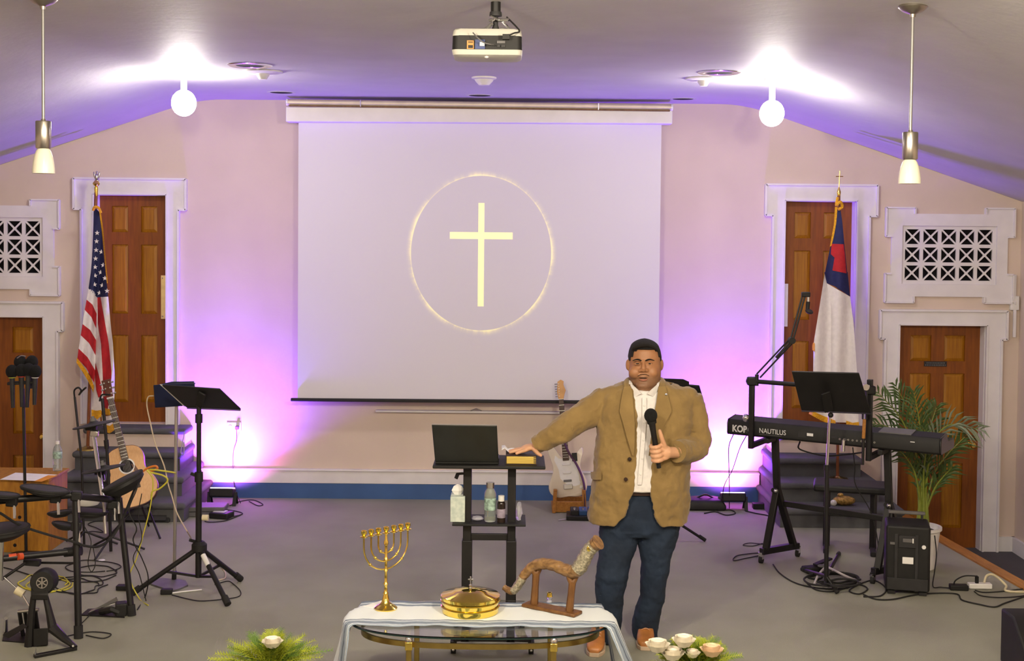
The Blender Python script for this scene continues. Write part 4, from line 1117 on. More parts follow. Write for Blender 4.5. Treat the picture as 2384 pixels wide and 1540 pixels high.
# cables bound along the rack
cable([W(0, 1195, 7.3), W(50, 1225, 7.4), W(120, 1248, 7.5), W(170, 1262, 7.52), W(200, 1272, 7.6), W(232, 1272, 7.75), W(262, 1250, 7.85), W(285, 1210, 7.9), W(305, 1160, 7.9), W(322, 1120, 7.88)], 'bundled dark cable slung below the drum rack', 'rubber', 0.008)
cable([W(325, 1105, 7.9), W(318, 1140, 7.85), W(300, 1190, 7.85), W(318, 1230, 7.85), W(310, 1260, 7.9), W(330, 1300, 7.95), W(345, 1345, 8.0), F(338, 1390, .006), F(320, 1420, .006)], 'dark cable dangling from the tilted drum pad to the floor', 'rubber', 0.004)
cable([W(342, 1095, 8.3), W(356, 1120, 8.3), W(350, 1180, 8.3), W(335, 1240, 8.3), W(318, 1300, 8.3), W(302, 1345, 8.3), F(325, 1395, .006), F(345, 1410, .006)], 'olive cable hanging beside the guitar body to the floor', 'yellow_cord', 0.004)
cable([W(342, 1098, 8.6), W(352, 1094, 8.6), W(372, 1096, 8.6), W(400, 1100, 8.65), W(408, 1102, 8.7)], 'yellow cable wound at the guitar and slim stand', 'yellow_cord', 0.006)
cable([W(348, 1100, 8.55), W(380, 1108, 8.55), W(390, 1120, 8.55), W(372, 1138, 8.55), W(355, 1145, 8.5), W(352, 1162, 8.5)], 'yellow green cable loop in front of the guitar', 'yellow_cord', 0.006)
cable([W(330, 1100, 8.7), W(345, 1090, 8.7), W(362, 1086, 8.7), W(366, 1092, 8.7), W(350, 1098, 8.7)], 'short orange cable loop on the guitar edge', 'orange_cord', 0.008)

# ---- bass drum pad tower with its pedal
root = thing('kick_drum_tower', 'black bass drum pad tower with round pad at the front left', 'drum pad', F(95, 1505))
YK = F(95, 1508).y
hd = W(95, 1360, YK + 0.0); ax = V((0.12, -1, 0.10)).normalized()
m = MB(); m.lathe([(0, -0.11), (0.055, -0.11), (0.072, -0.095), (0.072, -0.02), (0.062, 0), (0, 0)], hd + V((-0.0, 0.02, 0)), ax, 32); m.build('pad_drum', 'black_plastic', root)
m = MB(); m.lathe([(0.027, 0.0), (0.028, 0.003), (0.032, 0.003), (0.033, 0.0)], hd + ax * 0.0 + V((0, 0.02, 0)), ax, 28); lg = m.build('emblem_ring', 'steel', root); lg['label'] = 'silver ring emblem with three crossed bars'
fx, fy, fz = frame(ax)
for i in range(3):
    a = R(30 + 60 * i); d_ = fx * math.cos(a) + fy * math.sin(a)
    m = MB(); c_ = hd + V((0, 0.02, 0)) + ax * 0.002; m.bar(c_ - d_ * 0.028, c_ + d_ * 0.028, 0.006, 0.003, up=ax); m.build('emblem_bar', 'steel', lg, smooth=False)
m = MB(); m.hexa([W(72, 1385, YK), W(112, 1385, YK), W(112, 1398, YK), W(72, 1398, YK)], [W(72, 1350, YK + 0.06), W(112, 1350, YK + 0.06), W(112, 1398, YK + 0.06), W(72, 1398, YK + 0.06)]); m.build('neck', 'black_plastic', root, bevel=0.006)
for pts in ([(78, 1390), (72, 1440), (68, 1508)], [(106, 1390), (116, 1432), (124, 1470)]):
    m = MB(); m.tube([W(a, b, YK + 0.02) for a, b in pts], [0.017, 0.022, 0.030], 8); m.build('leg', 'black_metal', root)
m = MB(); m.tube([W(122, 1462, YK + 0.02), W(150, 1488, YK), F(176, 1508, 0.02)], [0.032, 0.022, 0.013], 8); m.build('leg', 'black_metal', root)
m = MB(); m.hexa([W(77, 1508, YK), W(112, 1503, YK), W(112, 1463, YK), W(77, 1465, YK)], [W(77, 1508, YK + 0.07), W(112, 1503, YK + 0.07), W(112, 1463, YK + 0.07), W(77, 1465, YK + 0.07)]); m.build('base_block', 'black_plastic', root, bevel=0.005)
m = MB(); m.bar(F(79, 1529, 0.01), F(178, 1510, 0.01), 0.03, 0.018); m.build('front_rail', 'black_metal', root, bevel=0.003)
m = MB(); m.cyl(F(82, 1527, 0.01), F(82, 1527, 0.01) + V((0, 0, 0.05)), 0.006, 8); m.cyl(F(172, 1508, 0.02), F(170, 1505, 0.06), 0.006, 8); m.build('spike', 'chrome', root)
YQ = YK + 0.1
root = thing('kick_pedal', 'bass drum pedal with cream beater behind the pad tower', 'pedal', F(45, 1480))
m = MB(); m.cyl(W(37, 1374, YQ), W(55, 1384, YQ), 0.024, 14); m.build('beater', 'cream_plastic', root)
m = MB(); m.cyl(W(50, 1382, YQ), W(68, 1412, YQ), 0.006, 8); m.cyl(W(10, 1345, YQ), W(40, 1372, YQ), 0.005, 8); m.build('beater_rod', 'chrome', root)
for px in (45, 58, 72, 82):
    m = MB(); m.tube([W(px, 1425, YQ), F(px, 1490, 0.0) + V((0, 0.06, 0.0))], 0.012, 8); m.build('pillar', 'black_metal', root)
m = MB(); m.cyl(W(42, 1425, YQ), W(90, 1420, YQ), 0.01, 10); m.build('axle', 'steel', root)
m = MB(); m.slab([F(5, 1480, 0.05), F(20, 1488, 0.03), F(62, 1462, 0.12), F(52, 1455, 0.12)], 0.012); m.build('footboard', 'black_metal', root, bevel=0.003)
m = MB(); m.cyl(W(14, 1440, YQ), F(14, 1472, 0.01), 0.012, 10); m.build('spring', 'chrome', root)
m = MB(); m.slab([F(5, 1492, 0.006), F(100, 1500, 0.006), F(92, 1478, 0.006), F(10, 1470, 0.006)], 0.006); m.build('base_plate', 'black_metal', root, smooth=False)
# ---- hi-hat pedal
root = thing('hi_hat_pedal', 'low black pedal with silver footboard at the foot of the drum rack', 'pedal', F(240, 1432))
m = MB(); m.slab([F(188, 1432, 0.008), F(290, 1437, 0.008), F(296, 1415, 0.008), F(205, 1418, 0.008)], 0.008); m.build('base_plate', 'black_metal', root, smooth=False)
m = MB(); m.hexa([F(205, 1428, 0.02), F(212, 1420, 0.02), W(276, 1400, 8.05), W(272, 1390, 8.1)], [F(205, 1430, 0.01), F(212, 1422, 0.01), W(276, 1404, 8.05), W(272, 1394, 8.1)]); m.build('footboard', 'steel', root, bevel=0.002)
m = MB(); m.box(F(282, 1418, 0.04), (0.07, 0.08, 0.08), (0, 0, 0.3)); m.build('heel_block', 'black_plastic', root, bevel=0.008)
m = MB(); m.tube([F(235, 1425, 0.02), F(260, 1420, 0.05), F(275, 1425, 0.03)], 0.02, 8); m.build('hinge', 'black_plastic', root)
m = MB(); m.box(F(288, 1368, 0.02), (0.09, 0.06, 0.03)); tag(m.build('floor_switch', 'black_plastic', bevel=0.005), 'small black foot switch behind the drum rack leg', 'switch')
# ---- floor odds and ends
def loop(cx, cy, rx, ry, n=14, wob=0.15, seed=0, a0=0):
    rnd = random.Random(seed)
    return [(cx + rx * math.cos(a0 + 2 * math.pi * i / n) * (1 + rnd.uniform(-wob, wob)), cy + ry * math.sin(a0 + 2 * math.pi * i / n) * (1 + rnd.uniform(-wob, wob))) for i in range(n + 1)]
cable(fl(*loop(225, 1330, 48, 13, seed=1)), 'coiled dark cable on the carpet between the drum rack legs, upper coil', 'rubber', 0.004, 4)
cable(fl(*(loop(185, 1362, 58, 22, seed=2) + loop(175, 1365, 52, 18, seed=3))), 'coiled dark cable on the carpet, wide coil behind the bass drum tower', 'rubber', 0.004, 4)
cable(fl(*loop(215, 1320, 60, 14, seed=4, a0=1)), 'loose dark cable loop near the pine pedestal base', 'rubber', 0.0035, 4)
cable(fl(*(loop(105, 1358, 62, 20, seed=5) + loop(110, 1362, 48, 16, seed=6))), 'yellow cable coil behind the bass drum tower', 'yellow_cord', 0.005, 4)
cable(fl((0, 1320), (40, 1330), (90, 1345), (140, 1350), (190, 1356), (240, 1352), (270, 1340)), 'long dark cable running from the left edge across the carpet', 'rubber', 0.004)
cable(fl((145, 1485), (175, 1478), (215, 1472), (258, 1477), (240, 1487), (200, 1480)), 'thin cable loop on the carpet beside the rack foot', 'rubber', 0.0035)
cable(fl((270, 1400), (220, 1425), (190, 1452), (175, 1460)), 'thin cable leading away from the low pedal', 'rubber', 0.003)
cable([W(196, 1225, 7.9), W(212, 1262, 7.85), W(205, 1310, 7.85), W(213, 1332, 7.85), W(222, 1312, 7.85), W(216, 1270, 7.85)], 'dark cable looped below the small drum pads', 'rubber', 0.003)
cable(fl((190, 1242), (215, 1238), (240, 1240), (225, 1230), (205, 1222), (220, 1215), (250, 1214)), 'dark cable behind the drum rack near the steps', 'rubber', 0.0035)
cable([W(330, 1150, 8.0), W(322, 1200, 8.0), W(330, 1255, 8.0), W(310, 1300, 8.0), W(325, 1340, 8.05), F(340, 1400, .006)], 'thin dark cable falling from the drum pad beside the rack leg', 'rubber', 0.003)
p = F(237, 1305, 0); m = MB(); m.lathe([(0, 0.004), (0.02, 0.003), (0.024, 0)], p, (0, 0, 1), 16); tag(m.build('paper_scrap', 'paper'), 'small white scrap on the carpet behind the drum rack', 'scrap')
p = F(470, 1203)
for i in range(2):
    m = MB(); m.box(p + V((0.02 * i, 0.06, 0.022 + 0.042 * i)), (0.36 - 0.02 * i, 0.2, 0.04), (0, 0, 0.04 * i)); tag(m.build('flat_case', 'mid_grey', bevel=0.008), ['lower grey flat case on the carpet behind the music stand', 'upper grey flat case of the two behind the music stand'][i], 'case')
p = F(512, 1210)
root = thing('effects_box', 'small dark box with pale top plate on the carpet below the left floor light', 'device', p)
m = MB(); m.box(p + V((0, 0.06, 0.025)), (0.17, 0.13, 0.05), (0, 0, -0.25)); m.build('case', 'black_plastic', root, bevel=0.01)
m = MB(); m.box(p + V((-0.01, 0.065, 0.052)), (0.10, 0.07, 0.004), (0, 0, -0.25)); m.build('top_plate', 'white_plastic', root, smooth=False)
cable(fl((540, 1204), (565, 1197), (545, 1190), (510, 1188), (490, 1200), (478, 1215), (520, 1214), (560, 1200)), 'dark cable around the small effects box', 'rubber', 0.004)
cable(fl((535, 1178), (560, 1168), (590, 1165), (612, 1175), (600, 1178), (580, 1168)), 'dark cable loop on the carpet right of the left floor light', 'rubber', 0.004)
cable([W(430, 1006, 10.9), W(425, 1030, 10.85), W(421, 1055, 10.8), W(428, 1058, 10.75), W(428, 1030, 10.8)], 'cable coil hanging off the left top step', 'grey_cord', 0.004)
# ================================================================ RIGHT SIDE
# ---- keyboard
KL, KR = W(1696, 1012, 9.35), None
KZ = KL.z
KR = F(2187, 1061, KZ)
ku = (KR - KL); KLEN = ku.length; ku.normalize()
kn = V((ku.y, -ku.x, 0)).normalized()
if kn.y > 0: kn = -kn                       # towards the camera
def KB(x, d, z): return KL + ku * x - kn * d + V((0, 0, z))    # x along, d away from the camera, z up
root = thing('stage_keyboard', 'long black stage keyboard on its stand, back panel with white lettering', 'keyboard', KB(KLEN / 2, 0.17, 0))
m = MB()
prof = [(0.012, 0.0), (0.0, 0.012), (0.0, 0.085), (0.015, 0.112), (0.15, 0.128), (0.19, 0.072), (0.36, 0.068), (0.365, 0.02), (0.35, 0.0)]
m.loft([[KB(x, d, z) for d, z in prof] for x in (0.0, KLEN)]); m.build('case', 'black_plastic', root, angle=30, bevel=0.004)
for x0, x1 in ((-0.012, 0.0), (KLEN, KLEN + 0.012)):
    m = MB(); m.loft([[KB(x, 0.18 + (d - 0.18) * 1.02, z * 1.02) for d, z in prof] for x in (x0, x1)]); m.build('end_block', 'black_gloss', root, bevel=0.004)
nk = 52
m = MB(); m.loft([[KB(x, d, z) for d, z in ((0.2, 0.068), (0.2, 0.080), (0.352, 0.078), (0.352, 0.066))] for x in (0.1, KLEN - 0.06)]); m.build('key_bed', 'white_plastic', root, smooth=False)
wk = (KLEN - 0.16) / nk
for i in range(nk):
    if i % 7 in (2, 6): continue
    m = MB(); x = 0.1 + wk * (i + 1); m.loft([[KB(xx, d, z) for d, z in ((0.2, 0.080), (0.2, 0.090), (0.29, 0.088), (0.292, 0.08))] for xx in (x - wk * 0.28, x + wk * 0.28)]); m.build('black_key', 'black_gloss', root, smooth=False)
mat('letter_white', (0.75, 0.75, 0.75), 0.5, var=0.02)
text_mesh('lettering', 'KORG', 0.066, 'letter_white', root, KB(0.028, -0.001, 0.026), ku, (0, 0, 1), 0.001, bold=0.0024, xs=0.86)
text_mesh('lettering', 'NAUTILUS', 0.05, 'letter_white', root, KB(0.232, -0.001, 0.034), ku, (0, 0, 1), 0.001, xs=0.86)
m = MB(); m.slab([KB(0.236, -0.002, 0.022), KB(0.40, -0.002, 0.022), KB(0.40, -0.002, 0.025), KB(0.236, -0.002, 0.025)], 0.001); m.build('underline', 'mid_grey', root, smooth=False)
for x0, x1, z0, z1, mt_ in ((0.52, 0.58, 0.03, 0.07, 'dark_grey'), (0.585, 0.63, 0.045, 0.065, 'letter_white'), (0.76, 0.80, 0.045, 0.06, 'dark_grey'), (1.30, 1.33, 0.07, 0.075, 'letter_white')):
    m = MB(); m.slab([KB(x0, -0.002, z0), KB(x1, -0.002, z0), KB(x1, -0.002, z1), KB(x0, -0.002, z1)], 0.001); m.build('panel_mark', mt_, root, smooth=False)
for i in range(9):
    m = MB(); m.lathe([(0.003, 0), (0.007, 0), (0.007, 0.006), (0.003, 0.006)], KB(0.82 + i * 0.03, 0.0, 0.045), kn, 12); m.build('jack', 'steel', root)
m = MB(); m.cyl(KB(0.86, 0.0, 0.045), KB(0.86, -0.05, 0.042), 0.010, 10); m.cyl(KB(0.86, -0.045, 0.045), KB(0.86, -0.05, -0.03), 0.012, 10); m.build('plug', 'steel', root)
p = KB(1.13, 0.05, 0.112)
m = MB(); m.loft([[KB(x, d, z) for d, z in ((0.02, 0.112), (0.02, 0.119), (0.15, 0.134), (0.15, 0.127))] for x in (1.08, 1.3)]); m.build('display_edge', 'mid_grey', root, smooth=False)

# ---- keyboard stand
root = thing('keyboard_stand', 'black two-tier tube keyboard stand on casters', 'keyboard stand', KB(KLEN / 2, 0.15, -KZ))
def kt(a, b, r, nm='tube', mt_='black_metal'):
    m = MB(); m.cyl(a, b, r, 12); return m.build(nm, mt_, root)
def kbar(a, b, w, h, nm, mt_='black_metal', up=(0, 0, 1)):
    m = MB(); m.bar(a, b, w, h, up); return m.build(nm, mt_, root, bevel=0.004)
foot = [(F(1772, 1312), F(1857, 1297)), (F(2032, 1360), F(2118, 1342))]
tops = [KB(0.29, 0.17, -0.01), KB(1.1, 0.17, -0.01)]
for (a, b), t in zip(foot, tops):
    kbar(a + V((0, 0, 0.085)), b + V((0, 0, 0.085)), 0.045, 0.045, 'foot_bar')
    mid = t.lerp((a + b) / 2, 0.42)
    kbar(t, mid, 0.045, 0.045, 'upright', up=kn)
    kbar(mid, a.lerp(b, 0.12) + V((0, 0, 0.09)), 0.045, 0.045, 'leg', up=ku); kbar(mid, a.lerp(b, 0.88) + V((0, 0, 0.09)), 0.045, 0.045, 'leg', up=ku)
    m = MB(); m.cyl(mid + kn * 0.03, mid + kn * 0.075, 0.018, 10); m.build('clamp_knob', 'black_plastic', root)
    m = MB(); m.ball(mid + kn * 0.08 + ku * 0.02, 0.014); m.build('clamp_cap', 'chrome', root)
    for e in (a, b):
        m = MB(); m.cyl(e + ku * -0.012 + V((0, 0, 0.028)), e + ku * 0.012 + V((0, 0, 0.028)), 0.028, 14); o = m.build('caster', 'rubber', root)
        q = MB(); q.bar(e + V((0, 0, 0.03)), e + V((0, 0, 0.08)), 0.03, 0.03); q.build('fork', 'chrome', o)
    kbar(KB((t - KL).dot(ku), -0.01, -0.02), KB((t - KL).dot(ku), 0.36, -0.02), 0.035, 0.035, 'support_arm')
kbar(foot[0][0].lerp(foot[0][1], 0.5) + V((0, 0, 0.42)), foot[1][0].lerp(foot[1][1], 0.5) + V((0, 0, 0.42)), 0.035, 0.04, 'cross_bar')
x1_, x2_ = 0.185, 1.03
for x, yt in ((x1_, 878), (x2_, 884)):
    b = KB(x, -0.03, -0.08); px_y = b.y
    tz = W(1753 if x < 0.5 else 2013, yt, px_y).z
    kbar(b, V((b.x, b.y, tz)), 0.036, 0.036, 'tier_post', up=ku)
    kbar(KB(x, -0.03, -0.06), KB(x, 0.3, -0.06), 0.036, 0.036, 'tier_bracket')
ta = KB(x1_, -0.03, 0); tb = KB(x2_, -0.03, 0)
tza = W(1753, 888, ta.y).z; 
kt(V((ta.x, ta.y, tza)) - ku * 0.04, V((tb.x, tb.y, tza)), 0.016, 'tier_bar')
m = MB(); m.box(V((ta.x, ta.y, tza)), (0.07, 0.06, 0.06)); m.build('tier_clamp', 'black_plastic', root, bevel=0.01)
m = MB(); m.box(V((tb.x, tb.y, tza)), (0.07, 0.06, 0.06)); m.build('tier_clamp', 'black_plastic', root, bevel=0.01)
m = MB(); q = KB(0.15, -0.05, 0.14); m.ball(q, 0.026, (1, 1, 1.1)); m.build('post_knob', 'chrome', root)

# ---- boom microphone arm on the left post
A = V((ta.x + 0.03, ta.y - 0.02, tza + 0.02))
YB2 = A.y
root = thing('boom_microphone_arm', 'folding black boom arm with a dangling microphone above the keyboard', 'microphone arm', A)
e1_, e2_ = W(1843, 793, YB2 - 0.05), W(1872, 686, YB2 - 0.05)
m = MB(); m.cyl(A - V((0, 0, 0.05)), A + V((0, 0, 0.03)), 0.014, 10); m.build('pivot', 'black_metal', root)
for o_ in (-0.016, 0.016):
    d_ = V((0.7 * o_, 0, -0.7 * o_)) * 1.1
    m = MB(); m.cyl(A + d_ + V((0.01, 0, 0.02)), e1_ + d_, 0.006, 8); m.build('lower_rod', 'black_metal', root)
    d2 = V((o_ * 0.6, 0, 0))
    m = MB(); m.cyl(e1_ + d2, e2_ + d2, 0.007, 8); m.build('upper_rod', 'black_metal', root)
m = MB(); q = A.lerp(e1_, 0.55); q2 = A.lerp(e1_, 0.95); m.cyl(q, q2, 0.009, 8); m.build('spring', 'dark_grey', root)
m = MB(); m.cyl(e1_ + V((0, -0.03, 0)), e1_ + V((0, 0.03, 0)), 0.024, 12); m.build('elbow', 'black_plastic', root)
m = MB(); m.box(e2_ + V((0.012, 0, 0)), (0.06, 0.04, 0.035)); m.build('head_joint', 'black_plastic', root, bevel=0.006)
q = e2_ + V((0.03, 0, -0.005))
m = MB(); m.cyl(q, q + V((0, 0, -0.05)), 0.01, 10); m.build('swivel', 'steel', root)
m = MB(); m.cyl(q + V((0, 0, -0.045)), q + V((-0.004, 0, -0.1)), 0.014, 12); m.build('microphone', 'black_plastic', root)
m = MB(); m.ball(q + V((0.006, -0.01, -0.115)), 0.022, (1.35, 1, 0.8), (0, 0.35, 0)); m.build('microphone_grille', 'dark_grey', root)

# ---- second, folded boom arm on the right post
B_ = V((tb.x - 0.05, tb.y - 0.06, tza))
root = thing('folded_boom_arm', 'grey slotted boom arm folded down in front of the black music stand tray', 'microphone arm', B_)
for dx in (-0.012, 0.012):
    m = MB(); m.bar(B_ + V((dx, 0, 0.03)), B_ + V((dx, 0, -0.19)), 0.01, 0.02, up=(0, 1, 0)); m.build('rail', 'dark_grey', root, bevel=0.002)
m = MB(); m.cyl(B_ + V((0, 0.02, 0.03)), B_ + V((0, -0.03, 0.03)), 0.022, 12); m.cyl(B_ + V((-0.05, 0, 0.03)), B_ + V((0.03, 0, 0.035)), 0.008, 8); m.build('joint', 'steel', root)
m = MB(); m.cyl(B_ + V((0, 0, -0.19)), B_ + V((-0.004, 0, -0.32)), 0.012, 10); m.build('lower_rod', 'oak', root)
m = MB(); m.cyl(B_ + V((-0.004, 0, -0.32)), B_ + V((-0.006, 0, -0.5)), 0.010, 10); m.build('lower_tube', 'black_metal', root)
m = MB(); m.ball(B_ + V((-0.05, -0.01, -0.03)), 0.012); m.build('knob', 'chrome', root)

# ---- music stand in front of the keyboard
YT2 = 8.62
bx_ = W(1924, 1330, YT2).x
root = thing('music_stand', 'black music stand with chrome pole in front of the keyboard', 'music stand', (bx_, YT2, 0))
m = MB(); m.cyl(V((bx_, YT2, 0.06)), W(1925, 1085, YT2), 0.015, 12); m.build('lower_tube', 'black_metal', root)
m = MB(); m.cyl(W(1925, 1090, YT2), W(1932, 960, YT2), 0.0095, 12); m.build('upper_tube', 'chrome', root)
m = MB(); m.cyl(W(1925, 1095, YT2), W(1925, 1083, YT2), 0.019, 12); m.build('collar', 'black_plastic', root)
c4 = [W(1866, 957, 8.68), W(2028, 963, 8.60), W(2000, 870, 8.46), W(1843, 866, 8.54)]
tray(root, c4)
m = MB(); m.slab([W(1866, 958, 8.68), W(2028, 964, 8.60), W(2029, 960, 8.66), W(1867, 954, 8.74)], 0.004); m.build('lip', 'black_metal', root, smooth=False)
m = MB(); m.bar(W(1930, 958, 8.6), W(1922, 915, 8.5), 0.06, 0.012, up=(0, 1, 0)); m.build('bracket', 'black_plastic', root, bevel=0.003)
m = MB(); m.ball(W(1934, 967, YT2 - 0.02), 0.018); m.build('tilt_knob', 'black_plastic', root)
hub = V((bx_, YT2, 0.1))
tripod(root, hub, [F(1868, 1330), F(1950, 1385) , F(1953, 1293)], 0.012)

# ---- sustain pedals and cable heap by its foot
p = F(1893, 1335)
root = thing('sustain_pedal', 'black foot pedal on the carpet left of the cable heap', 'pedal', p)
m = MB(); m.box(p + V((0, 0.03, 0.02)), (0.13, 0.09, 0.04), (0, 0, 0.3)); m.build('body', 'black_plastic', root, bevel=0.01)
m = MB(); m.bar(p + V((0.02, 0.03, 0.05)), p + V((0.15, 0.12, 0.075)), 0.045, 0.014); m.build('lever', 'black_metal', root, bevel=0.004)
m = MB(); m.ball(p + V((0.06, 0.0, 0.05)), 0.03, (1, 0.8, 0.4)); m.build('lever_pad', 'mid_grey', root)
for i, (cx, cy, rx, ry) in enumerate(((1940, 1345, 52, 12), (1950, 1352, 45, 14), (1935, 1350, 60, 16), (1960, 1358, 38, 9))):
    cable([F(a, b, 0.008 + 0.02 * i) for a, b in loop(cx, cy, rx, ry, seed=20 + i)], ['dark cable coil in the heap at the music stand foot, lowest loop', 'dark cable coil in the heap at the music stand foot, second loop', 'dark cable coil in the heap at the music stand foot, third loop', 'dark cable coil in the heap at the music stand foot, topmost loop'][i], 'rubber', 0.007, 4)
m = MB(); m.tube(cr([F(1895, 1362, 0.01), F(1905, 1340, 0.06), F(1922, 1322, 0.1), F(1935, 1325, 0.1), F(1965, 1340, 0.08), F(2000, 1355, 0.02)], 6), 0.008, 6); tag(m.build('cable', 'grey_cord'), 'grey cable arching over the cable heap by the music stand', 'cable')
cable(fl((1800, 1315), (1815, 1335), (1845, 1355), (1880, 1366), (1930, 1372), (1975, 1370)), 'dark cable curving from the keyboard stand foot to the cable heap', 'rubber', 0.005)
cable(fl((1880, 1360), (1900, 1374), (1935, 1378), (1970, 1370), (2000, 1362), (2020, 1372), (2000, 1384), (1978, 1374), (2030, 1352), (2062, 1370), (2050, 1388), (2010, 1390)), 'dark cable making small loops left of the portable speaker', 'rubber', 0.005)
cable(fl((2010, 1385), (2040, 1396), (2080, 1396), (2130, 1386), (2180, 1382), (2228, 1384), (2240, 1398), (2280, 1408), (2315, 1414), (2340, 1405), (2384, 1390), (2440, 1370)), 'long dark cable winding from the speaker to the right edge', 'rubber', 0.005)
cable(fl((1780, 1292), (1740, 1300), (1708, 1306), (1715, 1295), (1745, 1290), (1772, 1288)), 'thin cable loop on the carpet left of the keyboard stand foot', 'rubber', 0.004)
cable(fl((1775, 1266), (1752, 1272), (1730, 1270), (1745, 1265), (1778, 1268)), 'small flat cable loop behind the keyboard stand foot', 'rubber', 0.0035)
cable([KB(0.02, 0.05, 0.0), W(1697, 1040, 9.6), W(1697, 1085, 10.2), W(1698, 1130, 10.9), F(1698, 1185, .01)], 'thin dark cord dropping from the keyboard end to the floor light', 'rubber', 0.0035)
cable([KB(0.1, 0.1, -0.01), W(1722, 1045, 9.6), W(1705, 1095, 10.2), W(1686, 1132, 10.8), F(1680, 1180, .01)], 'second thin dark cord slanting from the keyboard to the floor', 'rubber', 0.0035)
cable([KB(0.5, 0.1, -0.02), W(1860, 1045, 9.3), W(1890, 1056, 9.25), W(1925, 1062, 9.2), W(1960, 1060, 9.1), KB(0.98, -0.02, -0.03)], 'black cable drooping under the keyboard', 'rubber', 0.006)
cable([KB(0.92, -0.03, 0.0), W(1990, 1090, 8.95), W(1992, 1130, 9.0), W(2030, 1200, 9.0), W(2045, 1290, 8.95), F(2025, 1340, .01)], 'thin dark cable falling behind the chrome pole', 'rubber', 0.004)
cable(fl((1640, 1196), (1665, 1192), (1690, 1200), (1712, 1196), (1700, 1188), (1670, 1190)), 'dark cable loop on the carpet by the right floor light', 'rubber', 0.005)
cable(fl((1735, 1190), (1760, 1196), (1790, 1202), (1800, 1212)), 'dark cable between right floor light and keyboard stand', 'rubber', 0.005)
p = F(1768, 1188); m = MB(); m.box(p + V((0, 0.05, 0.025)), (0.1, 0.07, 0.05)); tag(m.build('power_adapter', 'black_plastic', bevel=0.006), 'black power brick right of the right floor light', 'adapter')
p = F(1645, 1192)
root = thing('pedal_bag', 'dark soft bag on the carpet left of the right floor light', 'bag', p)
m = MB(); m.loft([[p + V((x * s_, y * s_ + 0.12, z)) for x, y in ((-0.17, -0.1), (0.17, -0.1), (0.17, 0.1), (-0.17, 0.1))] for z, s_ in ((0, 1), (0.04, 1.03), (0.085, 0.85), (0.1, 0.5))]); m.build('body', 'black_plastic', root, bevel=0.015)
m = MB(); m.tube(cr([p + V((-0.08, 0.1, 0.09)), p + V((0, 0.08, 0.13)), p + V((0.08, 0.1, 0.09))], 5), 0.008, 6); m.build('handle', 'black_metal', root)

# ---- keyboard bench with a snack bag
YN = 9.72
root = thing('keyboard_bench', 'black padded bench behind the keyboard', 'bench', (W(1980, 1250, YN).x, YN, 0))
c = W(1980, 1133, YN)
m = MB(); m.box(c, (0.54, 0.30, 0.055), (0, 0, -0.25)); m.build('seat', 'black_plastic', root, bevel=0.018, seg=3)
rot = Euler((0, 0, -0.25)).to_matrix()
for s_ in (-1, 1):
    q = c + rot @ V((s_ * 0.17, 0, -0.03)); m = MB(); m.bar(q, V((q.x, q.y, 0.02)), 0.04, 0.04); m.build('leg', 'black_metal', root, bevel=0.004)
    m = MB(); m.bar(V((q.x, q.y, 0.02)) + rot @ V((0, -0.17, 0)), V((q.x, q.y, 0.02)) + rot @ V((0, 0.17, 0)), 0.04, 0.035); m.build('foot', 'rubber', root, bevel=0.006)
m = MB(); zz = 0.27; m.bar(c + rot @ V((-0.17, 0, -c.z + zz)), c + rot @ V((0.17, 0, -c.z + zz)), 0.03, 0.03); m.build('stretcher', 'black_metal', root, bevel=0.004)
mat('gold_foil', (0.55, 0.36, 0.10), 0.3, metal=0.7, var=0.3, scale=60, bump=0.5)
p = W(1965, 1165, 10.55)
root = thing('snack_bag', 'shiny gold snack bag lying on the steps under the bench', 'bag', (p.x, p.y, 0.16))
m = MB(); m.ball(V((p.x, p.y, 0.20)), 0.05, (1.9, 0.9, 0.8), nu=12, nv=8); m.build('pouch', 'gold_foil', root, angle=20)
m = MB(); m.ball(V((p.x - 0.03, p.y, 0.245)), 0.02, (1.3, 0.8, 0.9), nu=8, nv=6); m.build('fold', 'gold_foil', root, angle=20)
m = MB(); m.ball(V((p.x - 0.09, p.y - 0.02, 0.185)), 0.025, (1.2, 0.8, 1), nu=8, nv=6); m.build('crumple', 'white_plastic', root, angle=20)

# ---- portable speaker
p = F(2112, 1388); rz_ = Euler((0, 0, R(-14))).to_matrix()
root = thing('portable_speaker', 'black upright portable speaker case with white stickers beside the palm', 'speaker', p)
c = p + rz_ @ V((0, 0.14, 0))
def SPK(x, y, z): return c + rz_ @ V((x, y, z))
m = MB(); m.box(SPK(0, 0, 0.245), (0.285, 0.27, 0.44), rz_); m.build('cabinet', 'black_plastic', root, bevel=0.018, seg=3)
for x in (-0.075, 0.055):
    m = MB(); m.box(SPK(x, -0.136, 0.22), (0.022, 0.012, 0.38), rz_); m.build('rib', 'dark_grey', root, bevel=0.003)
m = MB(); m.box(SPK(-0.005, -0.138, 0.36), (0.11, 0.012, 0.08), rz_); m.build('control_panel', 'dark_grey', root, bevel=0.003)
m = MB(); m.box(SPK(-0.005, -0.145, 0.37), (0.06, 0.01, 0.025), rz_); m.build('display', 'mid_grey', root, bevel=0.002)
m = MB(); m.box(SPK(0.03, -0.146, 0.37), (0.008, 0.01, 0.03), rz_); m.build('display_mark', 'white_plastic', root, smooth=False)
m = MB(); m.box(SPK(0, -0.138, 0.075), (0.26, 0.012, 0.08), rz_); m.build('lower_panel', 'dark_grey', root, bevel=0.003)
m = MB(); m.box(SPK(0.0, -0.139, 0.235), (0.07, 0.008, 0.045), rz_); o = m.build('sticker', 'paper', root, bevel=0.002); o['label'] = 'white square sticker'
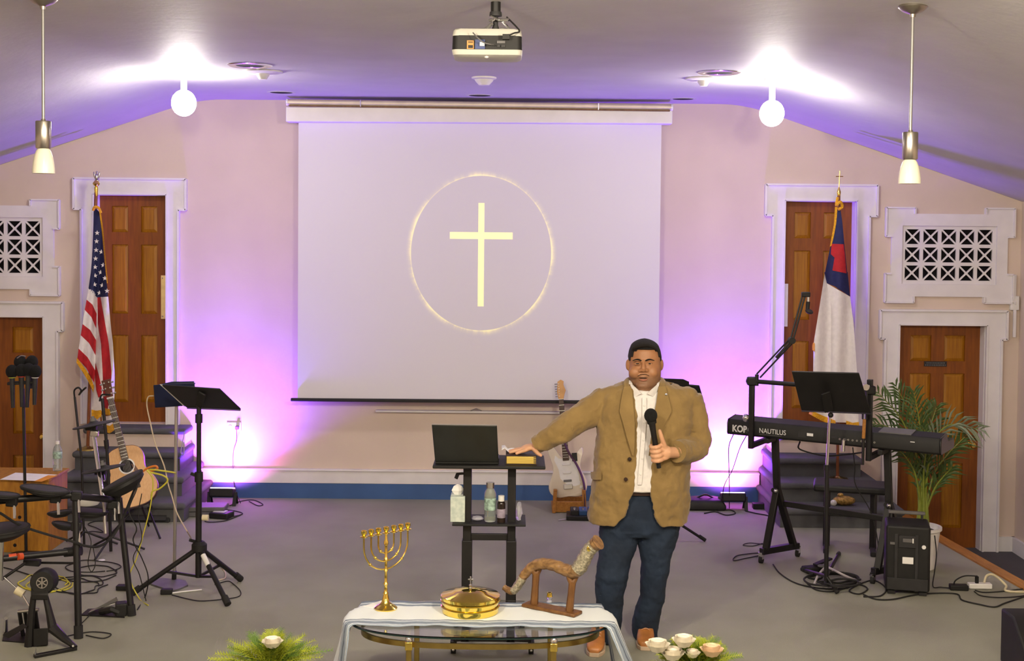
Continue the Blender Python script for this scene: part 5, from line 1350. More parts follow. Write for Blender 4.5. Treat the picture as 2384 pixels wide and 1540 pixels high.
m = MB(); m.lathe([(0, 0.003), (0.013, 0.003), (0.014, 0)], SPK(0.1, -0.136, 0.33), rz_ @ V((0, -1, 0)), 14); o = m.build('sticker', 'paper', root); o['label'] = 'white round sticker'
m = MB(); m.box(SPK(-0.1, -0.139, 0.345), (0.03, 0.008, 0.016), rz_); m.build('sticker', 'mid_grey', root, smooth=False)
for x in (-0.1, 0.1):
    m = MB(); m.cyl(SPK(x, 0.1, 0.46), SPK(x, 0.1, 0.50), 0.008, 8); m.build('handle_post', 'dark_grey', root)
    m = MB(); m.box(SPK(x, -0.1, 0.012), (0.05, 0.05, 0.024), rz_); m.build('foot', 'rubber', root, bevel=0.004)
m = MB(); m.bar(SPK(-0.12, 0.1, 0.505), SPK(0.12, 0.1, 0.505), 0.03, 0.022); m.build('handle_grip', 'mid_grey', root, bevel=0.006)

# ---- potted palm
YPm = 9.25
pb = V((W(2142, 1290, YPm).x, YPm, 0))
root = thing('potted_palm', 'green potted palm in a white pot in front of the right door', 'plant', pb)
m = MB(); m.lathe([(0, 0), (0.10, 0.0), (0.135, 0.27), (0.148, 0.28), (0.148, 0.30), (0.13, 0.30), (0.125, 0.27), (0, 0.26)], pb, (0, 0, 1), 28); m.build('pot', 'white_plastic', root)
m = MB(); m.lathe([(0, 0.272), (0.125, 0.268)], pb, (0, 0, 1), 20); m.build('soil', 'dark_void', root)
mat('palm_green', (0.055, 0.10, 0.018), 0.5, col2=(0.03, 0.06, 0.012), scale=25); mat('palm_pale', (0.16, 0.19, 0.13), 0.45, col2=(0.09, 0.12, 0.07), scale=25); mat('palm_stalk', (0.20, 0.24, 0.03), 0.5, col2=(0.13, 0.16, 0.02), scale=20)
def frond(path, nl, ll, material, spread=0.9, w=0.012, seed=0, start=0.3):
    rnd = random.Random(seed)
    pth = cr(path, 8); n = len(pth)
    st = MB(); st.tube(pth, [0.010 * (1 - i / n) + 0.002 for i in range(n)], 6); o = st.build('frond_stalk', 'palm_stalk', root)
    lf = MB()
    for i in range(nl):
        t = start + (1 - start) * i / (nl - 1); f = t * (n - 1); j = min(int(f), n - 2); q = pth[j].lerp(pth[j + 1], f - j)
        tg = (pth[j + 1] - pth[j]).normalized()
        sd = tg.cross(V((0, -1, 0.25)))
        sd = sd.normalized() if sd.length > 1e-3 else V((1, 0, 0))
        for s_ in (-1, 1):
            L = ll * (0.45 + 0.9 * math.sin(math.pi * min(1, 0.15 + 0.8 * (t - start) / (1 - start)))) * rnd.uniform(0.8, 1.1) * 0.8
            d_ = (tg * rnd.uniform(0.75, 1.0) + sd * s_ * spread * rnd.uniform(0.7, 1) + V((0, rnd.uniform(-0.35, 0.35), 0))).normalized()
            e = q + d_ * L + V((0, 0, -0.18 * L)); mid = q.lerp(e, 0.45) + V((0, 0, 0.03 * L / 0.2))
            wd = d_.cross(V((0, -1, 0))).normalized() * w * 0.5
            k0 = len(lf.v)
            lf._add([q - wd * 0.4, q + wd * 0.4, mid + wd, e, mid - wd, mid + V((0, -0.004, 0))], [(0, 1, 2, 5), (5, 2, 3), (0, 5, 4), (5, 3, 4)])
    tag(lf.build('leaflets', material, o, angle=80), kind='stuff')
cw = W(2148, 1165, YPm)
stem0 = pb + V((0, 0, 0.27))
def PW(px, py, d=0.0): return W(px, py, YPm + d)
frs = [([(2148, 1200), (2138, 1080), (2100, 980), (2046, 916)], -0.05, 'palm_green'), ([(2148, 1200), (2146, 1080), (2120, 970), (2086, 900)], 0.05, 'palm_green'),
       ([(2150, 1200), (2150, 1070), (2140, 980), (2128, 915)], -0.02, 'palm_green'), ([(2150, 1200), (2156, 1080), (2165, 1000), (2180, 950)], 0.05, 'palm_green'),
       ([(2152, 1200), (2165, 1060), (2205, 992), (2282, 1000)], -0.12, 'palm_pale'), ([(2152, 1200), (2172, 1110), (2205, 1060), (2246, 1018)], 0.0, 'palm_green'),
       ([(2146, 1200), (2132, 1110), (2112, 1070), (2092, 1048)], -0.15, 'palm_green'), ([(2152, 1200), (2175, 1140), (2195, 1112), (2216, 1090)], -0.1, 'palm_green'),
       ([(2145, 1200), (2120, 1060), (2075, 1000), (2030, 985)], 0.12, 'palm_green'), ([(2150, 1200), (2150, 1110), (2155, 1050), (2152, 1000)], -0.08, 'palm_green')]
for i, (pp, d_, mt_) in enumerate(frs):
    path = [stem0 + V((random.uniform(-0.03, 0.03), random.uniform(-0.02, 0.02), 0))] + [PW(a, b, d_ * j / 3) for j, (a, b) in enumerate(pp)]
    frond(path, 17 if i < 6 else 12, 0.21 if i < 6 else 0.16, mt_, 0.75, 0.017, seed=i, start=0.42)
for i, (a, b) in enumerate((((2138, 1225), (2146, 1130)), ((2150, 1228), (2150, 1110)), ((2158, 1228), (2156, 1140)), ((2144, 1228), (2138, 1120)))):
    m = MB(); m.tube([stem0 + V((0.02 * (i - 1.5), 0, 0)), PW(*a, -0.02), PW(*b, 0)], [0.022, 0.02, 0.006], 8); m.build('stalk', 'palm_stalk', root)

# ---- power strip and adapter by the platform edge
p = F(2283, 1373)
root = thing('power_strip', 'white power strip near the platform edge on the right', 'power strip', p)
m = MB(); m.box(p + V((0, 0.02, 0.02)), (0.155, 0.055, 0.035), (0, 0, -0.03)); m.build('body', 'white_plastic', root, bevel=0.006)
m = MB(); m.box(p + V((-0.02, 0.02, 0.06)), (0.022, 0.022, 0.05)); m.build('plug', 'black_plastic', root, bevel=0.004)
m = MB(); m.tube(cr([p + V((0.03, 0.02, 0.04)), p + V((0.05, 0.03, 0.085)), p + V((0.10, 0.03, 0.09)), p + V((0.17, 0.0, 0.03)), F(2345, 1377, .01), F(2420, 1380, .01)], 6), 0.008, 8); m.build('cord', 'cream_plastic', root)
q = F(2234, 1376)
m = MB(); m.box(q + V((0, 0.02, 0.018)), (0.12, 0.06, 0.036), (0, 0, -0.1)); tag(m.build('power_adapter', 'black_plastic', bevel=0.006), 'black power brick left of the white power strip', 'adapter')
cable([q + V((-0.03, 0.03, 0.03)), W(2225, 1352, q.y), W(2245, 1342, q.y), W(2272, 1342, q.y), p + V((-0.02, 0.02, 0.085))], 'short black cable arching from power brick to power strip', 'rubber', 0.005)
cable([W(2176, 1248, 9.0), W(2180, 1290, 8.9), W(2176, 1330, 8.8), F(2172, 1366, .01), F(2190, 1368, .008), F(2212, 1370, .01)], 'thin dark cord hanging beside the white pot', 'rubber', 0.004)
cable(fl((2270, 1375), (2290, 1380), (2330, 1378), (2384, 1372), (2440, 1368)), 'dark cord leading right from the power strip, upper of two', 'rubber', 0.004)
cable(fl((2268, 1378), (2285, 1388), (2330, 1392), (2384, 1388), (2440, 1376)), 'dark cord leading right from the power strip, lower of two', 'rubber', 0.004)
# black cabinet corner at the lower right edge of the picture
p = F(2400, 1600)
root = thing('floor_monitor', 'black slanted floor monitor at the lower right corner', 'speaker', p)
Yc = 6.9
q = W(2386, 1512, Yc)
m = MB(); m.loft([[V((q.x + dx, Yc + dy, z)) for dy, z in ((0, 0.0), (0.35, 0.0), (0.35, q.z + 0.12), (0.18, q.z + 0.12), (0, q.z - 0.02))] for dx in (0.0, 0.42)]); m.build('cabinet', 'black_plastic', root, bevel=0.012)
m = MB(); m.slab([V((q.x + 0.03, Yc - 0.002, 0.03)), V((q.x + 0.39, Yc - 0.002, 0.03)), V((q.x + 0.39, Yc - 0.002, q.z - 0.04)), V((q.x + 0.03, Yc - 0.002, q.z - 0.04))], 0.004); m.build('grille', 'dark_grey', root, smooth=False)

# ================================================================ MIDDLE, BEHIND
# ---- electric guitar on a wooden stand
YE = 10.95
A0, A1 = W(1325, 1158, YE), W(1303, 886, YE + 0.12)
up = (A1 - A0).normalized(); L_ = (A1 - A0).length
nrm = V((-0.1, -1, 0.2)); nrm = (nrm - up * nrm.dot(up)).normalized(); side = up.cross(nrm).normalized()
if side.x < 0: side = -side
root = thing('electric_guitar', 'cream white electric guitar with maple headstock on a wooden stand', 'guitar', A0)
ol = [(0.0, 0.005), (0.08, 0.0), (0.14, 0.03), (0.162, 0.09), (0.155, 0.15), (0.13, 0.2), (0.118, 0.25), (0.13, 0.31), (0.148, 0.36), (0.15, 0.4), (0.135, 0.41), (0.11, 0.385), (0.07, 0.345), (0.03, 0.33),
      (-0.03, 0.34), (-0.06, 0.37), (-0.09, 0.42), (-0.125, 0.45), (-0.148, 0.44), (-0.15, 0.4), (-0.135, 0.34), (-0.118, 0.27), (-0.12, 0.22), (-0.14, 0.17), (-0.162, 0.12), (-0.165, 0.07), (-0.14, 0.025), (-0.08, 0.0)]
sm = cr([V((x, 0, z)) for x, z in ol], 3, closed=True)
mat('cream_gloss', (0.72, 0.64, 0.50), 0.25, var=0.03, coat=0.4); mat('maple', (0.55, 0.28, 0.08), 0.35, var=0.1)
m = MB(); m.loft([[G(q.x * 0.97, 0.022, 0.22 + (q.z - 0.22) * 0.97) for q in sm], [G(q.x, 0.014, q.z) for q in sm], [G(q.x, -0.014, q.z) for q in sm], [G(q.x * 0.97, -0.022, 0.22 + (q.z - 0.22) * 0.97) for q in sm]]); m.build('body', 'cream_gloss', root, angle=50)
pg = [(-0.06, 0.33), (-0.09, 0.36), (-0.1, 0.32), (-0.07, 0.24), (-0.06, 0.16), (0.0, 0.1), (0.06, 0.09), (0.1, 0.1), (0.1, 0.18), (0.085, 0.26), (0.1, 0.33), (0.06, 0.32)]
m = MB(); m.loft([[G(x, 0.024, z) for x, z in pg], [G(x, 0.0215, z) for x, z in pg]]); m.build('pickguard', 'white_plastic', root)
for z in (0.14, 0.21, 0.28):
    m = MB(); m.box(G(0, 0.027, z), (0.07, 0.012, 0.018), Matrix((side, nrm, up)).transposed()); m.build('pickup', 'white_plastic' if z > .15 else 'mid_grey', root, bevel=0.003)
m = MB(); m.box(G(0, 0.028, 0.09), (0.075, 0.014, 0.04), Matrix((side, nrm, up)).transposed()); m.build('bridge', 'steel', root, bevel=0.003)
m = MB(); m.box(G(0.075, 0.027, 0.335), (0.045, 0.006, 0.07), Matrix((side, nrm, up)).transposed()); m.build('sticker', 'black_plastic', root, smooth=False)
for i in range(3):
    m = MB(); m.cyl(G(0.085 + 0.012 * i, 0.022, 0.16 - 0.04 * i), G(0.085 + 0.012 * i, 0.038, 0.16 - 0.04 * i), 0.011, 12); m.build('knob', 'white_plastic', root)
zt_ = L_ - 0.16
m = MB(); m.hexa([G(-0.027, 0.032, 0.31), G(0.027, 0.032, 0.31), G(0.021, 0.03, zt_), G(-0.021, 0.03, zt_)], [G(-0.027, 0.012, 0.31), G(0.027, 0.012, 0.31), G(0.021, 0.008, zt_), G(-0.021, 0.008, zt_)]); m.build('neck', 'rosewood', root, bevel=0.003)
for i in range(16):
    z = zt_ - (zt_ - 0.32) * (1 - 2 ** (-i / 10.0)) / (1 - 2 ** (-1.6)); m = MB(); m.box(G(0, 0.0325, z), (0.046, 0.002, 0.003), Matrix((side, nrm, up)).transposed()); m.build('fret', 'steel', root, smooth=False)
hs_ = [(-0.022, zt_), (0.022, zt_), (0.03, zt_ + 0.03), (0.045, zt_ + 0.07), (0.03, zt_ + 0.12), (0.034, zt_ + 0.15), (0.01, zt_ + 0.165), (-0.018, zt_ + 0.15), (-0.03, zt_ + 0.06)]
m = MB(); m.loft([[G(x, 0.022, z) for x, z in hs_], [G(x, 0.008, z) for x, z in hs_]]); m.build('headstock', 'maple', root, bevel=0.003)
for i in range(6):
    z = zt_ + 0.025 + i * 0.021; m = MB(); m.cyl(G(-0.022, 0.012, z), G(-0.046, 0.012, z), 0.005, 8); m.cyl(G(-0.012, 0.02, z), G(-0.012, 0.028, z), 0.005, 8); m.build('tuner', 'chrome', root)
m = MB(); m.tube(cr([G(-0.01, 0.05, 0.5), G(0.03, 0.06, 0.38), G(0.09, 0.06, 0.27), G(0.13, 0.06, 0.15), G(0.14, 0.06, 0.03), G(0.13, 0.06, -0.1)], 6), 0.02, 8, flat=0.2); o = m.build('strap', 'rosewood', root); o['label'] = 'dark leather strap hanging across the body'
root = thing('guitar_stand', 'wooden stand holding the cream electric guitar', 'guitar stand', (A0.x, YE, 0))
for s_ in (-1, 1):
    b0 = V((A0.x + s_ * 0.13, YE - 0.06, 0)); m = MB(); m.bar(b0 + V((-0.0, 0.0, 0.0)), b0 + V((-s_ * 0.01, 0.0, 0.2)), 0.03, 0.045, up=(0, 1, 0)); m.build('upright', 'oak', root, bevel=0.004)
    m = MB(); m.bar(b0 + V((0, -0.02, 0.02)), b0 + V((0, 0.3, 0.02)), 0.03, 0.04); m.build('side_rail', 'oak', root, bevel=0.004)
m = MB(); m.bar(V((A0.x - 0.13, YE - 0.05, 0.05)), V((A0.x + 0.13, YE - 0.05, 0.05)), 0.03, 0.09); m.build('front_rail', 'oak', root, bevel=0.004)
m = MB(); m.bar(V((A0.x - 0.13, YE + 0.24, 0.05)), V((A0.x + 0.13, YE + 0.24, 0.05)), 0.03, 0.06); m.build('back_rail', 'oak', root, bevel=0.004)
# effects pedals beside it
p = F(1358, 1214)
root = thing('pedal_board', 'black pedal board with blue pedals on the carpet under the electric guitar', 'pedal', p)
m = MB(); m.box(p + V((0, 0.1, 0.02)), (0.27, 0.2, 0.035), (0, 0, -0.05)); m.build('board', 'black_metal', root, bevel=0.005)
mat('pedal_blue', (0.03, 0.08, 0.22), 0.4); 
for i, (dx, mt_) in enumerate(((-0.07, 'dark_grey'), (0.0, 'pedal_blue'), (0.075, 'pedal_blue'))):
    m = MB(); m.box(p + V((dx, 0.1, 0.06)), (0.065, 0.11, 0.045), (0.1, 0, 0)); q = m.build('pedal', mt_, root, bevel=0.006)
    m = MB(); m.cyl(p + V((dx, 0.06, 0.08)), p + V((dx, 0.06, 0.095)), 0.01, 10); m.build('foot_switch', 'chrome', q)
cable(fl((1318, 1210), (1300, 1212), (1330, 1206), (1370, 1198)), 'thin grey lead at the pedal board', 'grey_cord', 0.004)
# ---- music stand behind the man
YZ = 9.9
bx2 = W(1556, 1250, YZ).x
root = thing('music_stand', 'black music stand half hidden behind the man', 'music stand', (bx2, YZ, 0))
m = MB(); m.cyl(V((bx2, YZ, 0.05)), V((bx2, YZ, W(1590, 945, YZ).z)), 0.014, 12); m.build('tube', 'black_metal', root)
tray(root, [W(1520, 948, YZ + 0.07), W(1645, 958, YZ + 0.0), W(1628, 899, YZ - 0.1), W(1520, 890, YZ - 0.04)])
m = MB(); m.slab([W(1530, 925, YZ - 0.03), W(1606, 930, YZ - 0.09), W(1604, 890, YZ - 0.14), W(1590, 884, YZ - 0.14), W(1535, 882, YZ - 0.1)], 0.006); m.build('folder', 'black_plastic', root, smooth=False)
tripod(root, V((bx2, YZ, 0.2)), [F(1642, 1262), F(1500, 1252), F(1540, 1285)], 0.011)
# ================================================================ MIDDLE, FRONT
# ---- standing desk
YK0 = 7.52
root = thing('standing_desk', 'tall black two-column standing desk on casters', 'desk', (W(1138, 1500, YK0).x, YK0, 0))
dz = W(1138, 1086, 7.36).z
xa, xb = W(1007, 1086, 7.36).x, W(1270, 1086, 7.36).x
m = MB(); m.bb(xa, xb, 7.36, 7.72, dz - 0.018, dz); m.build('top', 'black_plastic', root, bevel=0.005)
xl, xr = W(1088, 1200, YK0).x, W(1191, 1200, YK0).x
for x in (xl, xr):
    m = MB(); m.bb(x - 0.024, x + 0.024, YK0 - 0.03, YK0 + 0.03, 0.58, dz - 0.018); m.build('upper_column', 'black_metal', root, bevel=0.004)
    m = MB(); m.bb(x - 0.03, x + 0.03, YK0 - 0.038, YK0 + 0.038, 0.09, 0.6); m.build('lower_column', 'black_metal', root, bevel=0.004)
m = MB(); m.bb(xl, xr, YK0 - 0.012, YK0 + 0.012, W(1138, 1258, YK0).z, W(1138, 1243, YK0).z); m.build('cross_bar', 'black_metal', root, bevel=0.003)
shz = W(1138, 1219, 7.45).z
m = MB(); m.bb(W(1053, 1219, 7.45).x, W(1224, 1219, 7.45).x, 7.42, 7.68, shz - 0.012, shz); m.build('shelf', 'black_plastic', root, bevel=0.003)
m = MB(); q = W(1078, 1103, 7.48); m.bar(q, q + V((-0.035, -0.02, 0.0)), 0.012, 0.012); m.bar(q + V((-0.03, -0.02, 0)), q + V((-0.04, -0.03, -0.025)), 0.01, 0.02); m.build('height_lever', 'black_plastic', root)
for s_, x in ((-1, xl), (1, xr)):
    m = MB(); m.bar(V((x, 7.28, 0.085)), V((x, 7.78, 0.085)), 0.05, 0.03); m.build('base_rail', 'black_metal', root, bevel=0.004)
    for (xx, yy) in ((W(1056 if s_ < 0 else 1236, 1530, 7.32).x, 7.3), (x + s_ * 0.07, 7.75)):
        m = MB(); m.cyl(V((xx - 0.014, yy, 0.032)), V((xx + 0.014, yy, 0.032)), 0.032, 16); o = m.build('caster', 'rubber', root)
        q = MB(); q.bar(V((xx, yy + 0.015, 0.03)), V((xx, yy, 0.075)), 0.036, 0.034); q.build('fork', 'black_metal', o, bevel=0.003)
        q = MB(); q.ball(V((xx, yy - 0.036, 0.03)), 0.008); q.build('hub_cap', 'chrome', o)
        m = MB(); m.bar(V((xx, yy, 0.08)), V((x, yy, 0.085)), 0.04, 0.02); m.build('outrigger', 'black_metal', root, bevel=0.003)
m = MB(); m.bar(V((xl, 7.3, 0.085)), V((xr, 7.3, 0.085)), 0.04, 0.025); m.build('base_bar', 'black_metal', root, bevel=0.003)
# ---- laptop
mat('laptop_black', (0.012, 0.013, 0.012), 0.35, var=0.1)
b0, b1 = W(1013, 1079, 7.40), W(1161, 1079, 7.40)
root = thing('laptop', 'open black laptop seen from behind on the standing desk', 'laptop', ((b0.x + b1.x) / 2, 7.5, dz))
m = MB(); m.bb(b0.x, b1.x + 0.0, 7.40, 7.65, dz + 0.001, dz + 0.02); m.build('base', 'laptop_black', root, bevel=0.005)
t0, t1 = W(1005, 990, 7.33), W(1157, 992, 7.33)
m = MB(); m.hexa([V((b0.x, 7.395, dz + 0.015)), V((b1.x, 7.395, dz + 0.015)), t1, t0], [V((b0.x, 7.405, dz + 0.018)), V((b1.x, 7.405, dz + 0.018)), t1 + V((0, 0.01, 0.002)), t0 + V((0, 0.01, 0.002))]); m.build('lid', 'laptop_black', root, bevel=0.004)
m = MB(); m.bar(t0 + V((0, 0.004, 0.003)), t1 + V((0, 0.004, 0.003)), 0.008, 0.004); m.build('lid_edge', 'steel', root)
m = MB(); m.bb(b0.x + 0.03, b1.x - 0.03, 7.43, 7.55, dz + 0.0201, dz + 0.0215); m.build('key_area', 'dark_grey', root, smooth=False)
# ---- thick book with gilt pages
mat('gilt_pages', (0.72, 0.52, 0.12), 0.35, metal=0.35, var=0.12, scale=10, stretch=(1, 1, 40)); mat('book_cover', (0.035, 0.018, 0.01), 0.5, var=0.15)
p = W(1213, 1080, 7.40)
root = thing('thick_book', 'thick book with gilt page edges on the standing desk under the hand', 'book', (p.x, 7.5, dz))
bx0, bx1, by0, by1 = p.x - 0.088, p.x + 0.092, 7.40, 7.62
m = MB(); m.bb(bx0 + 0.004, bx1 - 0.006, by0 + 0.004, by1 - 0.004, dz + 0.006, dz + 0.05); m.build('pages', 'gilt_pages', root, bevel=0.003)
m = MB(); m.bb(bx0, bx1, by0, by1, dz + 0.001, dz + 0.006); m.build('cover', 'book_cover', root, bevel=0.001)
m = MB(); m.bb(bx0, bx1, by0, by1, dz + 0.05, dz + 0.055); m.build('cover', 'book_cover', root, bevel=0.001)
m = MB(); m.bb(bx0, bx0 + 0.004, by0, by1, dz + 0.002, dz + 0.054); m.build('spine', 'book_cover', root, smooth=False)
for i in range(4):
    m = MB(); m.bb(bx1 - 0.02, bx1 - 0.004, by0 + 0.001, by0 + 0.006, dz + 0.012 + i * 0.010, dz + 0.016 + i * 0.010); m.build('thumb_tab', 'book_cover', root, smooth=False)
BKZ = dz + 0.055
p = W(1188, 1048, 7.52)
m = MB(); 
grid = []
for i in range(7):
    grid.append([V((p.x - 0.05 + 0.018 * i, 7.47 + 0.02 * j, BKZ + 0.004 + 0.012 * abs(math.sin(i * 1.1 + j * 0.8)) + (0.016 if i < 2 else 0))) for j in range(6)])
rings = [r + [q - V((0, 0, 0.003)) for q in reversed(r)] for r in grid]
m.loft(rings); tag(m.build('folded_tissue', 'paper', angle=60), 'white folded tissue under the fingers on the book', 'tissue')
# ---- things on the shelf
mat('tissue_print', (0.62, 0.68, 0.60), 0.7, col2=(0.42, 0.50, 0.46), scale=40)
xt = W(1061, 1190, 7.5).x
root = thing('tissue_box', 'pale green printed tissue box on the left of the desk shelf', 'tissue box', (xt, 7.53, shz))
m = MB(); m.bb(xt - 0.03, xt + 0.055, 7.46, 7.60, shz + 0.001, shz + 0.15); m.build('box', 'tissue_print', root, bevel=0.004)
m = MB(); m.loft([[V((xt + 0.01 + a * k * 0.04, 7.53 + b * k * 0.03, z)) for a, b in ((-1, -0.4), (0.2, -1), (1, 0.1), (0.1, 1), (-0.8, 0.6))] for z, k in ((shz + 0.15, 0.5), (shz + 0.175, 0.9), (shz + 0.2, 0.6), (shz + 0.21, 0.1))]); m.build('tissue', 'paper', root, angle=20)
mat('amber_glass', (0.02, 0.012, 0.01), 0.15, var=0.1); mat('bottle_glass', (0.55, 0.6, 0.52), 0.08, var=0.05, trans=0.7, ior=1.25); mat('label_lilac', (0.35, 0.30, 0.38), 0.6, var=0.2, scale=40)
xg = W(1141, 1190, 7.5).x; r = 0.034; h = W(1141, 1124, 7.5).z - shz
root = thing('glass_bottle', 'tall clear drink bottle with silver cap on the desk shelf', 'bottle', (xg, 7.5, shz))
m = MB(); m.lathe([(0, 0.001), (r * 0.92, 0.001), (r, 0.01), (r, h * 0.7), (r * 0.85, h * 0.78), (r * 0.62, h * 0.84), (r * 0.6, h * 0.88), (0, h * 0.88)], (xg, 7.5, shz), (0, 0, 1), 22); m.build('body', 'bottle_glass', root)
m = MB(); m.lathe([(0, h * 0.86), (r * 0.7, h * 0.86), (r * 0.7, h), (0, h)], (xg, 7.5, shz), (0, 0, 1), 18); m.build('cap', 'steel', root)
m = MB(); m.lathe([(r * 1.01, h * 0.3), (r * 1.02, h * 0.31), (r * 1.02, h * 0.6), (r * 1.01, h * 0.61)], (xg, 7.5, shz), (0, 0, 1), 22); m.build('label_band', 'bottle_label', root)
xg = W(1167, 1190, 7.5).x; r = 0.024; h = W(1167, 1153, 7.5).z - shz
root = thing('medicine_bottle', 'small dark bottle with pale label and cap on the desk shelf', 'bottle', (xg, 7.48, shz))
m = MB(); m.lathe([(0, 0.001), (r, 0.001), (r, h * 0.68), (r * 0.9, h * 0.75), (r * 0.5, h * 0.82), (0, h * 0.82)], (xg, 7.48, shz), (0, 0, 1), 20); m.build('body', 'amber_glass', root)
m = MB(); m.lathe([(0, h * 0.8), (r * 0.75, h * 0.8), (r * 0.75, h), (0, h)], (xg, 7.48, shz), (0, 0, 1), 16); m.build('cap', 'white_plastic', root)
m = MB(); m.lathe([(r * 1.01, h * 0.18), (r * 1.03, h * 0.19), (r * 1.03, h * 0.5), (r * 1.01, h * 0.51)], (xg, 7.48, shz), (0, 0, 1), 20); m.build('label_band', 'label_lilac', root)
mat('crinkled_film', (0.75, 0.75, 0.80), 0.12, var=0.1, trans=0.6, ior=1.2, bump=0.6, bscale=60)
for px, nm, lab, sc in ((1112, 'plastic_wrap', 'crumpled clear wrapping in the middle of the desk shelf', (1.0, 0.7, 0.35)), (1208, 'plastic_bag', 'small clear plastic bag standing at the right end of the desk shelf', (0.5, 0.6, 1.5))):
    m = MB(); q = W(px, 1212, 7.52); m.ball(V((q.x, 7.52, shz + 0.038 * sc[2])), 0.038, sc, nu=10, nv=7)
    for v in m.v: v += V((random.uniform(-1, 1), random.uniform(-1, 1), 0)) * 0.005
    tag(m.build(nm, 'crinkled_film', angle=15), lab, 'plastic wrap' if px < 1150 else 'bag')

# ---- glass coffee table
ZT = 0.45
tb_, tf_ = F(1118, 1397, ZT).y, F(1118, 1486, ZT).y
TC = V(((F(815, 1440, ZT).x + F(1420, 1440, ZT).x) / 2, (tb_ + tf_) / 2, 0)); TA, TB = (F(1420, 1440, ZT).x - F(815, 1440, ZT).x) / 2, (tb_ - tf_) / 2
mat('table_glass', (0.96, 1.0, 0.99), 0.01, var=0.0, trans=1.0, ior=1.4)
def oval(a, b, z, n=64, e=2.5):
    out = []
    for i in range(n):
        t = 2 * math.pi * i / n; c_, s_ = math.cos(t), math.sin(t)
        out.append(V((TC.x + a * math.copysign(abs(c_) ** (2 / e), c_), TC.y + b * math.copysign(abs(s_) ** (2 / e), s_), z)))
    return out
root = thing('coffee_table', 'oval glass coffee table with brass frame under the striped cloth', 'table', (TC.x, TC.y, 0))
m = MB(); m.loft([oval(TA - 0.006, TB - 0.006, ZT - 0.012), oval(TA, TB, ZT - 0.009), oval(TA, TB, ZT - 0.003), oval(TA - 0.006, TB - 0.006, ZT)]); m.build('glass_top', 'table_glass', root, smooth=False)
mat('glass_edge', (0.010, 0.028, 0.024), 0.12, var=0.05)
m = MB(); e_ = [oval(TA + 0.0015, TB + 0.0015, ZT - 0.009), oval(TA + 0.0022, TB + 0.0022, ZT - 0.006), oval(TA + 0.0015, TB + 0.0015, ZT - 0.003)]; m.loft(e_ + [oval(TA + 0.0004, TB + 0.0004, ZT - 0.003), oval(TA + 0.0004, TB + 0.0004, ZT - 0.009), e_[0]], cap=False); m.build('glass_edge', 'glass_edge', root, angle=50)['label'] = 'dark green edge of the glass'
zr = 0.395
rimo, rimi = oval(TA - 0.055, TB - 0.03, zr), oval(TA - 0.068, TB - 0.043, zr)
loopv = [[rimo[i] + V((0, 0, 0.013)), rimi[i] + V((0, 0, 0.013)), rimi[i] + V((0, 0, -0.013)), rimo[i] + V((0, 0, -0.013))] for i in range(64)]
m = MB(); k = 64; m._add([q for l in loopv for q in l], [(4 * i + j, 4 * i + (j + 1) % 4, 4 * ((i + 1) % k) + (j + 1) % 4, 4 * ((i + 1) % k) + j) for i in range(k) for j in range(4)]); m.build('rim_band', 'brass_dark', root, angle=40)
xl1, xr1 = W(952, 1510, tf_ + 0.05).x, W(1289, 1510, tf_ + 0.05).x
for x in (xl1, xr1):
    for y in (tf_ + 0.045, tb_ - 0.045):
        m = MB(); m.bb(x - 0.0135, x + 0.0135, y - 0.0135, y + 0.0135, 0, ZT - 0.02); o = m.build('leg', 'brass_dark', root, bevel=0.003)
        q = MB(); q.bb(x - 0.018, x + 0.018, y - 0.018, y + 0.018, zr - 0.02, zr + 0.02); q.build('leg_collar', 'brass', o, bevel=0.003)
        q = MB(); q.lathe([(0, 0.02), (0.013, 0.02), (0.018, 0.012), (0.018, 0)], (x, y, ZT - 0.0325), (0, 0, 1), 16); q.build('glass_pad', 'chrome', o)
# ---- striped cloth draped over it
mat('cloth_white', (0.80, 0.80, 0.78), 0.85, var=0.04, scale=20, bump=0.15, bscale=300)
def cloth_mat():
    m = bpy.data.materials.new('striped_cloth'); m.use_nodes = True; nt = m.node_tree; L = nt.links.new
    b = nt.nodes['Principled BSDF']; b.inputs['Roughness'].default_value = 0.85
    uv = nt.nodes.new('ShaderNodeUVMap'); sp = nt.nodes.new('ShaderNodeSeparateXYZ'); L(uv.outputs[0], sp.inputs[0])
    nz = nt.nodes.new('ShaderNodeTexNoise'); nz.inputs['Scale'].default_value = 4; L(uv.outputs[0], nz.inputs['Vector'])
    a = nt.nodes.new('ShaderNodeMath'); a.operation = 'MULTIPLY_ADD'; L(nz.outputs['Fac'], a.inputs[0]); a.inputs[1].default_value = 0.05; L(sp.outputs[1], a.inputs[2])
    ra = nt.nodes.new('ShaderNodeValToRGB'); L(a.outputs[0], ra.inputs[0]); ra.color_ramp.interpolation = 'CONSTANT'
    w, bl, lt = (0.74, 0.79, 0.80, 1), (0.10, 0.13, 0.18, 1), (0.30, 0.36, 0.43, 1)
    els = [(0, lt), (0.05, bl), (0.075, lt), (0.12, w), (0.145, lt), (0.175, bl), (0.195, lt), (0.23, w), (0.78, lt), (0.80, bl), (0.82, w), (0.84, lt), (0.90, bl), (0.925, lt), (0.975, w), (0.99, lt)]
    while len(ra.color_ramp.elements) < len(els): ra.color_ramp.elements.new(0.5)
    for e, (p_, c_) in zip(ra.color_ramp.elements, els): e.position = p_; e.color = c_
    L(ra.outputs[0], b.inputs['Base Color'])
    n2 = nt.nodes.new('ShaderNodeTexNoise'); n2.inputs['Scale'].default_value = 60; L(uv.outputs[0], n2.inputs['Vector'])
    bp = nt.nodes.new('ShaderNodeBump'); bp.inputs['Strength'].default_value = 0.2; bp.inputs['Distance'].default_value = 0.01; L(n2.outputs[0], bp.inputs['Height']); L(bp.outputs[0], b.inputs['Normal'])
    return m
